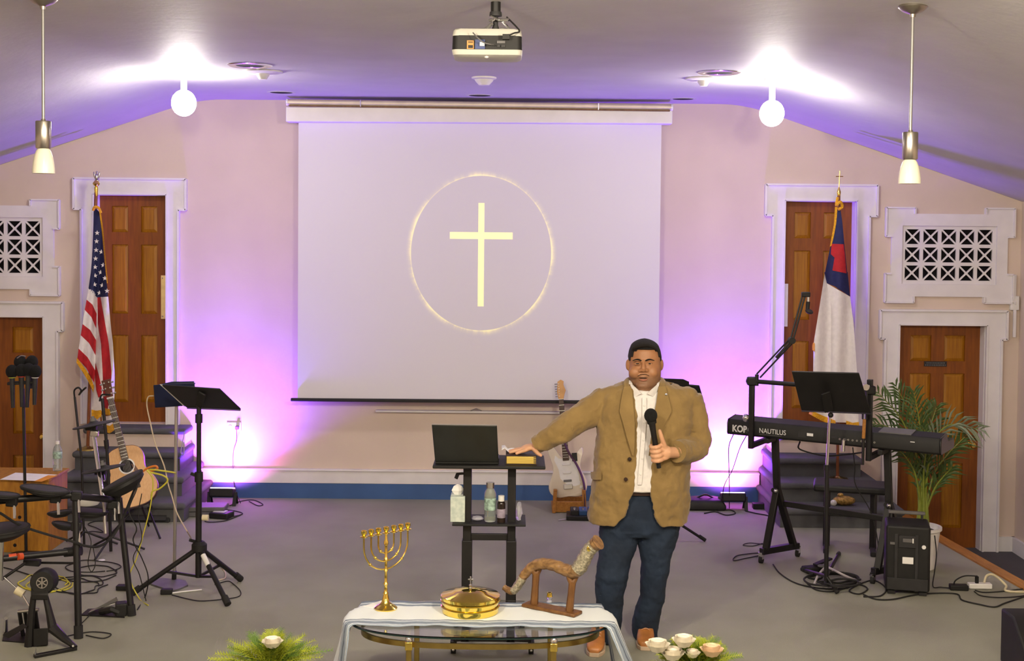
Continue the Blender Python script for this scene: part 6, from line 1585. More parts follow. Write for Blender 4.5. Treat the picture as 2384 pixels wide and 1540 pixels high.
NU, NV = 90, 26
hang = 0.34
xe0, xe1 = TC.x - TA - 0.012, TC.x + TA + 0.012
ybk, yfr = F(1118, 1406, ZT).y, F(1118, 1463, ZT).y
def cloth_pt(u, v):
    total = hang * 2 + (xe1 - xe0)
    s_ = u * total
    y = ybk + (yfr - ybk) * v
    wav = 0.012 * math.sin(u * 31 + v * 2) * (abs(v - 0.5) * 2) ** 3
    y += wav
    rr = 0.02
    # the ends of the oval: the edge falls earlier away from the long axis
    yy = (y - TC.y) / TB
    half = TA * max(0.0, 1 - min(0.5, abs(yy)) ** 2.5) ** (1 / 2.5) + 0.012
    xs0, xs1 = TC.x - half, TC.x + half
    x = xe0 - hang + s_
    if x < xs0 or x > xs1:
        sg = -1 if x < xs0 else 1
        over = (xs0 - x) if sg < 0 else (x - xs1)
        ang_ = min(over / rr, math.pi / 2 * 0.86)
        px = rr * math.sin(ang_); pz = -rr * (1 - math.cos(ang_))
        rest = max(0, over - rr * math.pi / 2 * 0.86)
        fl_ = (0.12 + 0.38 * v if sg > 0 else 0.40 - 0.34 * v) + 0.04 * math.sin(v * 9 + sg)
        px += rest * fl_; pz -= rest * 0.98
        z = ZT + 0.004 + pz
        x = (xs0 if sg < 0 else xs1) + sg * px
        y += -rest * (0.35 * (v - 0.35)) + 0.02 * math.sin(v * 10) * min(1, rest * 5)
    else:
        z = ZT + 0.004 + 0.003 * math.sin(u * 47 + v * 5) ** 2 + 0.004 * max(0, abs(v - 0.5) * 2 - 0.7) * abs(math.sin(u * 60))
    return V((x, y, z))
m = MB(); top_v = [[cloth_pt(i / NU, j / NV) for j in range(NV + 1)] for i in range(NU + 1)]
vs = [q for r in top_v for q in r]
m._add(vs, [(i * (NV + 1) + j, (i + 1) * (NV + 1) + j, (i + 1) * (NV + 1) + j + 1, i * (NV + 1) + j + 1) for i in range(NU) for j in range(NV)])
cl = m.build('table_runner', cloth_mat(), angle=80)
uvl = cl.data.uv_layers.new(name='UVMap')
for p_ in cl.data.polygons:
    for li in p_.loop_indices:
        vi = cl.data.loops[li].vertex_index; uvl.data[li].uv = ((vi // (NV + 1)) / NU * 8, (vi % (NV + 1)) / NV)
so = cl.modifiers.new('thickness', 'SOLIDIFY'); so.thickness = 0.003; so.offset = 1
tag(cl, 'white cloth with blue-grey stripes draped over the glass table', 'tablecloth')
ZL = ZT + 0.009
# ---- seven-branched candlestick
c = F(898, 1418, ZL); c.z = ZL
root = thing('seven_branch_candlestick', 'brass seven-branched candlestick on the draped glass table', 'candlestick', c)
m = MB(); m.lathe([(0, 0), (0.058, 0), (0.06, 0.006), (0.048, 0.016), (0.036, 0.022), (0.022, 0.034), (0.016, 0.06), (0.012, 0.075), (0.016, 0.08), (0.009, 0.09), (0.008, 0.12), (0.014, 0.13), (0.008, 0.14), (0.007, 0.19), (0.012, 0.2), (0.007, 0.212), (0.007, 0.25), (0.013, 0.26), (0.0075, 0.27), (0.0075, 0.33), (0.012, 0.335), (0.012, 0.35), (0.007, 0.36), (0.006, 0.4), (0, 0.4)], c, (0, 0, 1), 24); m.build('stem', 'brass', root)
dr = V((math.cos(R(40)), math.sin(R(40)), 0))
def cup(q):
    m = MB(); m.lathe([(0, -0.004), (0.018, -0.004), (0.02, 0.0), (0.008, 0.003), (0.011, 0.01), (0.015, 0.016), (0.014, 0.03), (0.011, 0.03), (0.009, 0.012), (0, 0.01)], q, (0, 0, 1), 14); m.build('candle_cup', 'brass_bright', root)
zc = 0.395
cup(c + V((0, 0, zc)))
for i, rr in enumerate((0.048, 0.092, 0.136)):
    pts = []
    zb_ = zc - rr - 0.05 + 0.02 * i * 0
    for k in range(15):
        a = math.pi + math.pi * k / 14
        pts.append(c + dr * (rr * math.cos(a)) + V((0, 0, zc - 0.06 + (rr * 0.95) * math.sin(a))))
    pts = [c - dr * rr + V((0, 0, zc))] + pts + [c + dr * rr + V((0, 0, zc))]
    m = MB(); m.tube(pts, 0.0045, 8); o = m.build('branch', 'brass', root)
    for s_ in (-1, 1):
        cup(c + dr * (s_ * rr) + V((0, 0, zc)))
        m = MB(); a = math.pi * 1.5 + s_ * 0.8; m.ball(c + dr * (rr * math.cos(a)) + V((0, 0, zc - 0.06 + rr * 0.95 * math.sin(a))), 0.0085); m.build('bead', 'brass_bright', o)
m = MB(); m.slab([F(845, 1412, ZL + 0.002), F(870, 1416, ZL + 0.002), F(912, 1402, ZL + 0.004), F(890, 1398, ZL + 0.004)], 0.004); tag(m.build('folded_paper', 'paper', bevel=0.001), 'small folded white paper behind the candlestick foot', 'paper')
# ---- brass lidded tray
c = F(1095, 1424, ZL); c.z = ZL
root = thing('lidded_brass_tray', 'polished round brass tray with domed lid and small cross', 'tray', c)
r = 0.152
m = MB(); m.lathe([(0, 0), (r * 0.93, 0), (r * 0.96, 0.004), (r * 0.98, 0.028), (r * 1.0, 0.032), (r * 0.97, 0.036), (0, 0.036)], c, (0, 0, 1), 48); m.build('tray', 'brass_bright', root)
m = MB(); m.lathe([(0, 0.036), (r * 0.95, 0.036), (r * 0.97, 0.04), (r * 0.985, 0.058), (r * 1.01, 0.062), (r * 0.98, 0.066), (0, 0.066)], c, (0, 0, 1), 48); m.build('tray', 'brass_bright', root)
m = MB(); m.lathe([(0, 0.066), (r * 0.96, 0.066), (r * 1.0, 0.07), (r * 1.0, 0.085), (r * 0.97, 0.089), (r * 0.62, 0.101), (r * 0.56, 0.108), (r * 0.2, 0.118), (0, 0.121)], c, (0, 0, 1), 48); m.build('lid', 'brass_bright', root)
m = MB(); m.lathe([(0.008, 0.118), (0.005, 0.128), (0.009, 0.135), (0.004, 0.142), (0, 0.142)], c, (0, 0, 1), 14); m.build('finial', 'chrome', root)
m = MB(); m.box(c + V((0, 0, 0.160)), (0.006, 0.006, 0.04)); m.box(c + V((0, 0, 0.165)), (0.026, 0.006, 0.006)); m.build('cross', 'chrome', root, bevel=0.001)
# ---- horn on a wooden stand
YH = 6.52
b1, b2 = F(1228, 1411, ZL), F(1342, 1434, ZL)
root = thing('horn_on_stand', "curved ram's horn with silver ornament on a two-post wooden stand", 'horn', V(((b1.x + b2.x) / 2, (b1.y + b2.y) / 2, ZL)))
d_ = (b2 - b1).normalized(); m = MB(); m.bar(b1 - d_ * 0.012 + V((0, 0, 0.009)), b2 + d_ * 0.012 + V((0, 0, 0.009)), 0.085, 0.018); m.build('base', 'brown_wood', root, bevel=0.006)
pa, pb_ = b1.lerp(b2, 0.14) + V((0, 0, 0.018)), b1.lerp(b2, 0.86) + V((0, 0, 0.018))
ha, hb = W(1249, 1322, pa.y), W(1334, 1343, pb_.y)
for a, b in ((pa, ha), (pb_, hb)):
    m = MB(); m.tube([a, a.lerp(b, 0.5), a.lerp(b, 0.85)], [0.021, 0.018, 0.019], 8); o = m.build('post', 'brown_wood', root)
    for s_ in (-1, 1):
        m = MB(); q = a.lerp(b, 0.78); m.tube([q, q + V((s_ * 0.018, 0, 0.03)), b + V((s_ * 0.03, 0, 0.005 + 0.01))], [0.016, 0.012, 0.007], 8); m.build('fork_arm', 'brown_wood', o)
mat('horn', (0.33, 0.19, 0.075), 0.35, col2=(0.11, 0.055, 0.022), scale=18, stretch=(1, 3, 3)); mat('horn_silver', (0.55, 0.50, 0.36), 0.3, metal=0.9, var=0.3, scale=90, bump=0.6)
hp = [(1173, 1368, 7), (1182, 1374, 8), (1194, 1377, 9), (1207, 1362, 10), (1220, 1340, 11), (1240, 1320, 12.5), (1262, 1313, 13.5), (1290, 1317, 14), (1315, 1327, 15), (1335, 1332, 16), (1350, 1320, 17), (1362, 1298, 16), (1373, 1280, 15), (1383, 1270, 15), (1393, 1263, 18)]
def hY(px): return pa.y + (pb_.y - pa.y) * (px - 1245) / 90.0
cp = cr([W(a, b, hY(a)) for a, b, _ in hp], 5); rad = []
for i in range(len(hp) - 1):
    for j in range(5): rad.append((hp[i][2] + (hp[i + 1][2] - hp[i][2]) * j / 5) / 463.0)
rad.append(hp[-1][2] / 463.0)
rad = [q * (1 + 0.05 * math.sin(i * 1.9)) for i, q in enumerate(rad)]
m = MB(); m.tube(cp, rad, 14); m.build('horn', 'horn', root, angle=60)
m = MB(); m.tube(cp[10:20], [q * 1.08 for q in rad[10:20]], 14); m.build('silver_sleeve', 'horn_silver', root)
m = MB(); m.tube(cp[48:66], [q * 1.07 for q in rad[48:66]], 14); o = m.build('silver_sleeve', 'horn_silver', root)
q = cp[60] + V((-0.004, -rad[60] * 0.95, 0.012)); f = MB(); f.ball(q, 0.015, (0.9, 0.4, 1.1)); f.build('gold_medallion', 'brass_bright', o)
# small brass cup behind the horn stand
c = F(1280, 1410, ZL); c.z = ZL
root = thing('small_brass_cup', 'tiny brass and glass cup behind the horn stand', 'cup', c + V((0, 0.06, 0)))
c = c + V((0, 0.06, 0))
m = MB(); m.lathe([(0, 0), (0.016, 0), (0.014, 0.004), (0.006, 0.01), (0.013, 0.018), (0.016, 0.03), (0.0, 0.03)], c, (0, 0, 1), 16); m.build('glass_foot', 'clear_plastic', root)
m = MB(); m.lathe([(0.016, 0.028), (0.014, 0.036), (0.013, 0.05), (0.010, 0.05), (0.010, 0.035), (0, 0.034)], c, (0, 0, 1), 16); m.build('bowl', 'brass_bright', root)

# ---- flower arrangements
mat('fern', (0.36, 0.40, 0.02), 0.6, col2=(0.20, 0.25, 0.012), scale=30); mat('fern_dark', (0.09, 0.17, 0.015), 0.6, var=0.2); mat('rose_white', (0.82, 0.76, 0.62), 0.7, var=0.05); mat('rose_peach', (0.82, 0.60, 0.38), 0.7, var=0.08); mat('planter', (0.20, 0.13, 0.07), 0.7, var=0.1)
def arrangement(px, Y, spread, label, flowers, seed, top_py):
    rnd = random.Random(seed)
    zt = W(px, top_py, Y).z
    b = V((W(px, 1540, Y).x, Y, 0))
    root = thing('flower_arrangement', label, 'flowers', b)
    hp_ = zt - 0.22
    m = MB(); m.lathe([(0, 0), (0.09, 0), (0.1, 0.02), (0.12, hp_ * 0.6), (0.14, hp_), (0.125, hp_), (0, hp_ - 0.02)], b, (0, 0, 1), 20); m.build('planter', 'planter', root)
    c = b + V((0, 0, hp_ - 0.02))
    for i in range(100):
        a = rnd.uniform(0, 2 * math.pi); el = rnd.uniform(0.35, 1.45) if i > 8 else rnd.uniform(1.0, 1.5)
        L = rnd.uniform(0.82, 1.05)
        e = c + V((math.cos(a) * math.cos(el) * spread, math.sin(a) * math.cos(el) * spread * 0.7, math.sin(el) ** 0.6 * (zt - c.z))) * L
        mid = c.lerp(e, 0.5) + V((0, 0, 0.05))
        path = cr([c, mid, e], 6); n = len(path)
        f = MB(); f.tube(path, [0.003 * (1 - i_ / n) + 0.0008 for i_ in range(n)], 4)
        for k in range(15):
            t = 0.22 + 0.78 * k / 14; g = t * (n - 1); j = min(int(g), n - 2); q = path[j].lerp(path[j + 1], g - j); tg = (path[j + 1] - path[j]).normalized()
            for s_ in (-1, 1):
                sd = tg.cross(V((rnd.uniform(-.4, .4), -0.5, 1))).normalized() * s_
                ll = 0.055 * (1.12 - t) + 0.014
                tip = q + (tg * 0.8 + sd + V((0, 0, rnd.uniform(-.1, .3)))).normalized() * ll
                wv = tg * 0.0027
                f._add([q - wv, q + wv, tip], [(0, 1, 2)])
        f.build('fern_frond', 'fern' if rnd.random() < 0.75 else 'fern_dark', root, angle=80)
    for (fx_, fy_, fr, mt_) in flowers:
        q = W(fx_, fy_, Y - 0.08)
        rt = fr * 1.25 / S(Y)
        st = MB(); st.tube([c, c.lerp(q, 0.6) + V((0, 0, 0.02)), q - V((0, 0, rt * 0.5))], 0.003, 5); o = st.build('flower_stem', 'fern_dark', root)
        bl = MB(); bl.ball(q + V((0, 0, rt * 0.1)), rt * 0.72, (1, 1, 0.85), nu=12, nv=8); bl.build('flower_heart', mt_, o)
        for ring, (nn, tilt, rr) in enumerate(((5, 0.0, 0.95), (6, 0.15, 1.0), (7, 0.5, 0.9))):
            for k in range(nn):
                a = 2 * math.pi * k / nn + ring * 0.5
                d = V((math.cos(a), math.sin(a), 0)); upv = V((0, 0, 1)); ax = (d * math.sin(tilt) + upv * math.cos(tilt)).normalized()
                pt = MB(); sdv = ax.cross(d.cross(upv)).normalized(); tan = d.cross(upv).normalized()
                cpt = q + d * rt * 0.5 * (1 + ring * 0.25) + upv * rt * (0.1 - 0.12 * ring)
                gr = []
                for ii in range(5):
                    u = ii / 4; row = []
                    for jj in range(5):
                        v_ = (jj / 4 - 0.5) * 2; wd = math.sin(math.pi * (0.15 + 0.53 * u)) * rt * 0.52
                        row.append(cpt + ax * (rt * rr * 0.85 * u - rt * 0.2) + tan * (v_ * wd) - d * (abs(v_) ** 2 * 0.22 * rt) + d * (0.2 * rt * u * u))
                    gr.append(row)
                pt._add([z_ for r_ in gr for z_ in r_], [(i_ * 5 + j_, i_ * 5 + j_ + 1, (i_ + 1) * 5 + j_ + 1, (i_ + 1) * 5 + j_) for i_ in range(4) for j_ in range(4)])
                pt.build('petal', mt_, o, angle=80)
arrangement(628, 5.95, 0.31, 'green fern arrangement with one white flower at the lower left of the table', [(634, 1500, 17, 'rose_white')], 3, 1478)
arrangement(1620, 5.95, 0.24, 'flower arrangement of white roses and greenery at the lower right of the table', [(1531, 1508, 20, 'rose_white'), (1592, 1497, 19, 'rose_white'), (1566, 1527, 20, 'rose_white'), (1657, 1519, 19, 'rose_peach'), (1612, 1525, 13, 'rose_white')], 4, 1485)
# ================================================================ THE MAN
YM0 = 7.45
sM = S(YM0)
def P(px, py, d=0.0): return W(px, py, YM0 + d)
proot = thing('person', 'man in tan blazer, white shirt and jeans holding a microphone, hand on book', 'person', (W(1455, 1520, YM0).x, YM0, 0))
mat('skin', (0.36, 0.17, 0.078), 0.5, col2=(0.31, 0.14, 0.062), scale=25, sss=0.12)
mat('skin_hand', (0.66, 0.36, 0.20), 0.5, col2=(0.58, 0.29, 0.15), scale=25, sss=0.12)
mat('hair', (0.007, 0.005, 0.004), 0.8, var=0.3, scale=60, stretch=(6, 1, 1), bump=0.5)
mat('stubble', (0.10, 0.05, 0.028), 0.6, var=0.25, scale=90)
mat('blazer', (0.255, 0.165, 0.055), 0.85, col2=(0.205, 0.130, 0.042), scale=9, bump=0.15, bscale=250, sheen=0.2)
mat('blazer_dark', (0.16, 0.09, 0.03), 0.8, var=0.1)
mat('shirt', (0.74, 0.71, 0.68), 0.8, col2=(0.66, 0.63, 0.62), scale=50, bump=0.1)
mat('denim', (0.014, 0.028, 0.058), 0.85, col2=(0.006, 0.012, 0.026), scale=5, bump=0.15, bscale=300)
mat('belt', (0.035, 0.014, 0.008), 0.4, var=0.2); mat('tan_leather', (0.42, 0.165, 0.045), 0.4, var=0.12, scale=20); mat('shoe_sole', (0.55, 0.42, 0.30), 0.7, var=0.05)
mat('eye_white', (0.6, 0.56, 0.52), 0.3, var=0.02); mat('iris', (0.012, 0.007, 0.004), 0.2, var=0.1); mat('lip', (0.34, 0.13, 0.085), 0.45, var=0.1)

def ring(xl, xr, y, df, db, d0=0.0, n=40, e=2.3, tilt=0.0):
    """horizontal cross-section between pixel columns xl..xr at pixel row y"""
    a = (xr - xl) / 2 / sM; c = P((xl + xr) / 2, y, d0); out = []
    for i in range(n):
        t = 2 * math.pi * i / n; cs, sn = math.cos(t), math.sin(t)
        x = a * math.copysign(abs(cs) ** (2 / e), cs); yy = (db if sn > 0 else df) * math.copysign(abs(sn) ** (2 / e), sn)
        out.append(V((c.x + x, c.y + yy, c.z + tilt * yy)))
    return out
def remesh(o, vox, smooth=0, disp=None):
    r = o.modifiers.new('remesh', 'REMESH'); r.mode = 'VOXEL'; r.voxel_size = vox; r.use_smooth_shade = True
    if smooth:
        s = o.modifiers.new('smooth', 'SMOOTH'); s.factor = 0.5; s.iterations = smooth
    if disp:
        for nm, size, st in disp:
            tx = bpy.data.textures.new(nm, 'CLOUDS'); tx.noise_scale = size; tx.noise_depth = 2
            d = o.modifiers.new(nm, 'DISPLACE'); d.texture = tx; d.strength = st; d.mid_level = 0.5; d.texture_coords = 'LOCAL'

# ---- body: head, neck, hidden trunk and limbs, both hands
hd_rows = [(793, 8, .03, .035), (797, 17, .05, .055), (804, 25.5, .074, .08), (816, 33.5, .092, .098), (830, 36.5, .097, .102), (845, 37, .097, .102), (858, 37.5, .099, .098), (872, 37.5, .101, .09), (884, 36.5, .102, .08), (894, 33, .100, .07), (902, 26, .092, .06), (908, 15, .075, .045), (910, 5, .06, .03)]
HC = 1501
def head_ring(row, off=0.0, n=40):
    y, h, f, b = row
    return ring(HC - h - off * sM, HC + h + off * sM, y, f + off, b + off, 0.0, n, 2.15)
bd = MB()
bd.loft([head_ring(r) for r in hd_rows])
fc = 1498
def face(px, py, out=0.0): return P(px, py, -0.098 - out)
bd.tube([face(fc, 838, -.008), face(fc, 850, .008), face(fc, 861, .02)], [.009, .011, .014], 10)
for s_ in (-1, 1): bd.ball(face(fc + s_ * 7.5, 863, .004), 0.0105)
bd.ball(face(fc, 862, .012), 0.0135)
for s_ in (-1, 1):
    bd.ball(face(fc + s_ * 20, 868, -.032), 0.036, (1, 1, 1.1))
    bd.tube([face(fc + s_ * 6, 840.5, -.003), face(fc + s_ * 15, 838.5, -.004), face(fc + s_ * 24, 841, -.018)], [.008, .009, .008], 8)
bd.ball(face(fc, 898, -.02), 0.036, (1.3, .9, .75)); bd.ball(face(fc, 906, -.045), 0.05, (1.15, 1.0, .6))
bd.ball(face(fc, 876, -.022), 0.036, (1.1, .9, .7))
bd.tube([face(fc - 13, 879.5, -.008), face(fc - 6, 877.5, .004), face(fc, 878, .007), face(fc + 6, 877.5, .004), face(fc + 13, 879.5, -.008)], [.003, .006, .006, .006, .003], 8)
bd.tube([face(fc - 12, 881.5, -.008), face(fc, 885, .006), face(fc + 12, 881.5, -.008)], [.003, .0075, .003], 8)
for s_ in (-1, 1): bd.ball(P(HC + s_ * 39.5, 850, -0.004), 0.028, (.34, .62, 1.15), (0, 0, R(-s_ * 30)))
bd.tube([P(1501, 885, 0.02), P(1501, 915, 0.02), P(1501, 945, 0.03)], [.082, .085, .10], 20)
# trunk and limbs inside the clothes
bd.loft([ring(1440, 1565, 925, .08, .08), ring(1420, 1590, 1000, .12, .1), ring(1410, 1580, 1100, .14, .1), ring(1412, 1568, 1200, .11, .1)])
bd.tube([P(1538, 1200, .0), P(1523, 1340, .02), P(1505, 1470, .12)], [.075, .06, .04], 12); bd.tube([P(1440, 1200, .0), P(1425, 1340, .0), P(1415, 1480, .06)], [.075, .06, .04], 12)
RA = [(1412, 925, .02, 30), (1370, 962, .0, 34), (1328, 990, -.03, 32), (1288, 1013, -.03, 27), (1253, 1034, .0, 21)]     # sleeve on the desk side
LA = [(1602, 925, .02, 32), (1614, 975, .02, 36), (1618, 1030, .0, 35), (1604, 1050, -.10, 29), (1578, 1052, -.20, 25)]
bd.tube(cr([P(a, b, d) for a, b, d, _ in RA], 4), [0.05 - 0.0011 * i for i in range(17)], 12)
bd.tube(cr([P(a, b, d) for a, b, d, _ in LA], 4), [0.05 - 0.0011 * i for i in range(17)], 12)
# resting hand: back of hand arched over the book, fingers spread to the left, thumb near the edge
hb = BKZ
def H(px, py, d): return P(px, py, d)
def HZ(px, dy, z):
    q = W(px, 1045, YM0 + dy); q.z = hb + z; return q
wr = HZ(1250, .02, .047)
kn_ = [HZ(1221, -.022, .024), HZ(1215, .0, .027), HZ(1213, .022, .026), HZ(1216, .043, .022)]
tips = [(V((-.045, -.022, 0))), (V((-.068, -.01, 0))), (V((-.066, .008, 0))), (V((-.05, .024, 0)))]
bd.tube([wr + V((.03, 0, .012)), wr + V((-.01, 0, .006))], [.031, .029], 12)
bd.ball((wr + kn_[1]) / 2 + V((0, .006, .0)), 0.05, (1.05, .88, .42), (0, R(-10), 0))
for kq, tv in zip(kn_, tips):
    bd.tube([wr.lerp(kq, .35), kq], [.015, .0125], 8)
    mid = kq + tv * .5; mid.z = hb + .019; e = kq + tv; e.z = hb + .011
    bd.tube(cr([kq, mid, e], 4), [.0122, .0122, .0118, .0114, .011, .0106, .0102, .0098, .009], 8)
    bd.ball(e, .0092)
t0 = wr + V((-.02, -.035, -.012)); t1 = HZ(1251, -.06, .018); t2 = HZ(1259, -.082, .008)
bd.tube(cr([wr + V((-.02, -.012, .0)), t0, t1, t2], 3), [.02, .019, .018, .016, .0145, .0135, .0125, .0118, .011, .0102], 8); bd.ball(t2, .0100)
# gripping hand
mc0, mc1 = P(1515, 968, -.30), P(1532, 1076, -.27)
max_ = (mc1 - mc0).normalized()
GY = -.27
wr2 = P(1574, 1054, -.215)
palm = P(1550, 1054, -.262)
bd.tube([P(1590, 1053, -.16), wr2, palm], [.034, .031, .033], 12)
bd.ball(palm, 0.04, (.95, .75, 1.0))
fxm = V((0, -1, 0)); fxm = (fxm - max_ * fxm.dot(max_)).normalized(); fym = max_.cross(fxm).normalized()      # around the microphone's axis
if fym.x < 0: fym = -fym
for i in range(4):
    c_ = mc0.lerp(mc1, 0.655 + 0.098 * i)
    rr = .0275
    pts = [palm + V((.004, -.008, .026 - .0185 * i))]
    for k in range(7):
        a = R(20 + 205 * k / 6)                                  # from the right, over the front, to the left and behind
        pts.append(c_ + fym * (rr * math.cos(a)) + fxm * (rr * math.sin(a)) * 1.05)
    bd.tube(cr(pts, 2), [.0118] * 15, 8)
    bd.ball(pts[3], .0128)
tb0 = palm + V((-.006, -.012, .03)); bd.tube(cr([palm + V((.0, -.01, .01)), tb0, P(1541, 1022, -.30), P(1536, 1004, -.31)], 3), [.018, .0175, .017, .016, .015, .0145, .014, .013, .012, .011], 8); bd.ball(P(1536, 1004, -.31), .0108)
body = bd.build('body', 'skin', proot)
remesh(body, 0.0042, 3)
# stronger light on the hands painted into the skin, stubble on jaw and lip as real skin colour
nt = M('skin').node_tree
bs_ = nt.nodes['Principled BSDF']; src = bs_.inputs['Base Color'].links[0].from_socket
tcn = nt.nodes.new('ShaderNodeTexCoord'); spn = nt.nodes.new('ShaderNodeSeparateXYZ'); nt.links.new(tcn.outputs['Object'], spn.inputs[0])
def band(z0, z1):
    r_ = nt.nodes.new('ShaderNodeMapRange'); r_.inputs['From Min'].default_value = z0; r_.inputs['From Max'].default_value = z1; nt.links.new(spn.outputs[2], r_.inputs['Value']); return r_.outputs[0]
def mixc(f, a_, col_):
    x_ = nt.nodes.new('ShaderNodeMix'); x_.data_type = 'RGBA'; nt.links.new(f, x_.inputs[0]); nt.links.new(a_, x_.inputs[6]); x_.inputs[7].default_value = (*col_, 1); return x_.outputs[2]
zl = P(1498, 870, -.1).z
src = mixc(band(zl, zl - 0.03), src, (0.20, 0.098, 0.05))          # shaved beard, and shade painted on the neck
src = mixc(band(1.36, 1.30), src, (0.60, 0.33, 0.19))              # brighter light on the hands, painted in
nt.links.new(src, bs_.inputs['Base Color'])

# face details
def part(mb, nm, mt_, par=None): return mb.build(nm, mt_, par or proot)
for s_ in (-1, 1):
    e = face(fc + s_ * 14, 847, -.012)
    m = MB(); m.ball(e, .0135, (1.1, .8, .46)); ey = part(m, 'eye', 'eye_white')
    m = MB(); m.ball(e + V((0, -.0075, .0005)), .0088, (1, .5, .8)); m.build('iris', 'iris', ey)
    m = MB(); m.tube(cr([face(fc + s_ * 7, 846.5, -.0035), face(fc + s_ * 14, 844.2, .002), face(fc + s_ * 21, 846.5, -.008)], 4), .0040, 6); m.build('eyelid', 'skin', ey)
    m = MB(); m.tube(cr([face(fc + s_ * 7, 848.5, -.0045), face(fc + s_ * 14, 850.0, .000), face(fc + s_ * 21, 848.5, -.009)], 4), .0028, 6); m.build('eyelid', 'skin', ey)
    m = MB(); m.tube(cr([face(fc + s_ * 4.5, 840.5, .008), face(fc + s_ * 14, 837.4, .004), face(fc + s_ * 25, 840.0, -.012)], 4), [.004, .0056, .0058, .0058, .0056, .005, .0045, .004, .003], 6, flat=0.8); part(m, 'eyebrow', 'hair')
m = MB(); m.tube(cr([face(fc - 11, 880.2, -.004), face(fc, 880.8, .0115), face(fc + 11, 880.2, -.004)], 4), [.001, .0028, .0034, .0036, .0036, .0036, .0034, .0028, .001], 6); part(m, 'mouth_line', 'belt')
m = MB(); m.tube(cr([face(fc - 10, 884, -.001), face(fc, 886, .010), face(fc + 10, 884, -.001)], 4), [.002, .004, .005, .0055, .0055, .0055, .005, .004, .002], 6); part(m, 'lower_lip', 'lip')
# moustache and chin stubble as thin patches on the skin
for pts, r in ((((-13, 876), (-6, 872.5), (0, 871.8), (6, 872.5), (13, 876)), .0042),):
    m = MB(); m.tube(cr([face(fc + a, b, -.002 + .010 * (1 - (a / 14) ** 2)) for a, b in pts], 3), r, 6, flat=0.5); part(m, 'moustache', 'stubble')
# hair shell over crown, sides and back
hm = MB(); N = 48; rows_h0 = [(791, 9, .032, .04), (795, 19.5, .055, .062), (802, 28, .08, .088)] + [(y, h + 0.6, f, b) for y, h, f, b in hd_rows[3:9]]
rows_h = rows_h0[:3]
for a_, b_ in zip(rows_h0[2:], rows_h0[3:]):
    rows_h += [tuple(a_[k_] + (b_[k_] - a_[k_]) * t_ / 3 for k_ in range(4)) for t_ in (1, 2, 3)]
gr = [head_ring(r, max(0.003, 0.006 - 0.0004 * max(0, i - 2)), N) for i, r in enumerate(rows_h)]
cap_v = P(HC, 788.5, 0.0)
rowy = [r[0] for r in rows_h]
def limit(j):
    t = 360.0 * j / N                          # 0 right, 90 back, 180 left, 270 front
    d = abs(((t - 270 + 180) % 360) - 180)     # away from the front
    if d < 20: return 813
    if d < 38: return 812
    if d < 52: return 818
    if d < 64: return 828
    if d < 84: return 842
    if d < 104: return 834
    if d < 118: return 858
    return 880
vs = [q for r in gr for q in r]
faces = []
for i in range(len(gr) - 1):
    for j in range(N):
        j2 = (j + 1) % N
        if (rowy[i] + rowy[i + 1]) / 2 <= limit(j + .5): faces.append((i * N + j, i * N + j2, (i + 1) * N + j2, (i + 1) * N + j))
k = len(vs); vs.append(cap_v)
for j in range(N): faces.append((k, (j + 1) % N, j))
hm._add(vs, faces)
ho = hm.build('hair', 'hair', proot, angle=80)
so = ho.modifiers.new('thick', 'SOLIDIFY'); so.thickness = 0.010; so.offset = -0.7
sb = ho.modifiers.new('sub', 'SUBSURF'); sb.levels = 1; sb.render_levels = 2
# combed front sweep
m = MB(); m.tube(cr([P(1472, 815, -.07), P(1480, 808, -.09), P(1496, 804, -.094), P(1516, 806, -.09), P(1531, 817, -.065)], 4), [.008, .011, .013, .0145, .0155, .016, .016, .016, .016, .016, .0155, .015, .014, .013, .012, .01, .008], 8, flat=0.75); m.build('forelock', 'hair', ho)

# ---- trunk surface shared by blazer and shirt
TR = [(886, 1462, 1541, .085, .09), (893, 1440, 1566, .10, .10), (903, 1412, 1598, .115, .11), (925, 1399, 1616, .14, .12), (970, 1393, 1618, .165, .13), (1040, 1385, 1612, .195, .13), (1100, 1379, 1606, .205, .135), (1150, 1373, 1605, .20, .14), (1190, 1370, 1604, .185, .145), (1213, 1369, 1603, .18, .145)]
def tr_at(y):
    if y <= TR[0][0]: return TR[0][1:]
    for a, b in zip(TR, TR[1:]):
        if y <= b[0]:
            t = (y - a[0]) / (b[0] - a[0]); return tuple(a[k_] + (b[k_] - a[k_]) * t for k_ in range(1, 5))
    return TR[-1][1:]
ET = 2.35
def tr_front(px, py, off=0.0):
    """depth of the trunk's front surface at a pixel"""
    xl, xr, f, b = tr_at(py); u = min(0.999, abs((px - (xl + xr) / 2) / ((xr - xl) / 2)))
    return -(f * (1 - u ** ET) ** (1 / ET)) - off
eL = [(1466, 886), (1470, 920), (1475, 960), (1477, 1010), (1474, 1060), (1470, 1110), (1462, 1140), (1456, 1165), (1445, 1190), (1425, 1212)]
eR = [(1536, 886), (1530, 920), (1524, 960), (1518, 1010), (1511, 1060), (1506, 1110), (1507, 1140), (1511, 1165), (1518, 1190), (1534, 1213)]
jr = []; NJ = 56
ys = [886, 893, 898, 903, 912, 925, 945, 970, 1000, 1040, 1070, 1100, 1125, 1150, 1170, 1190, 1203, 1213]
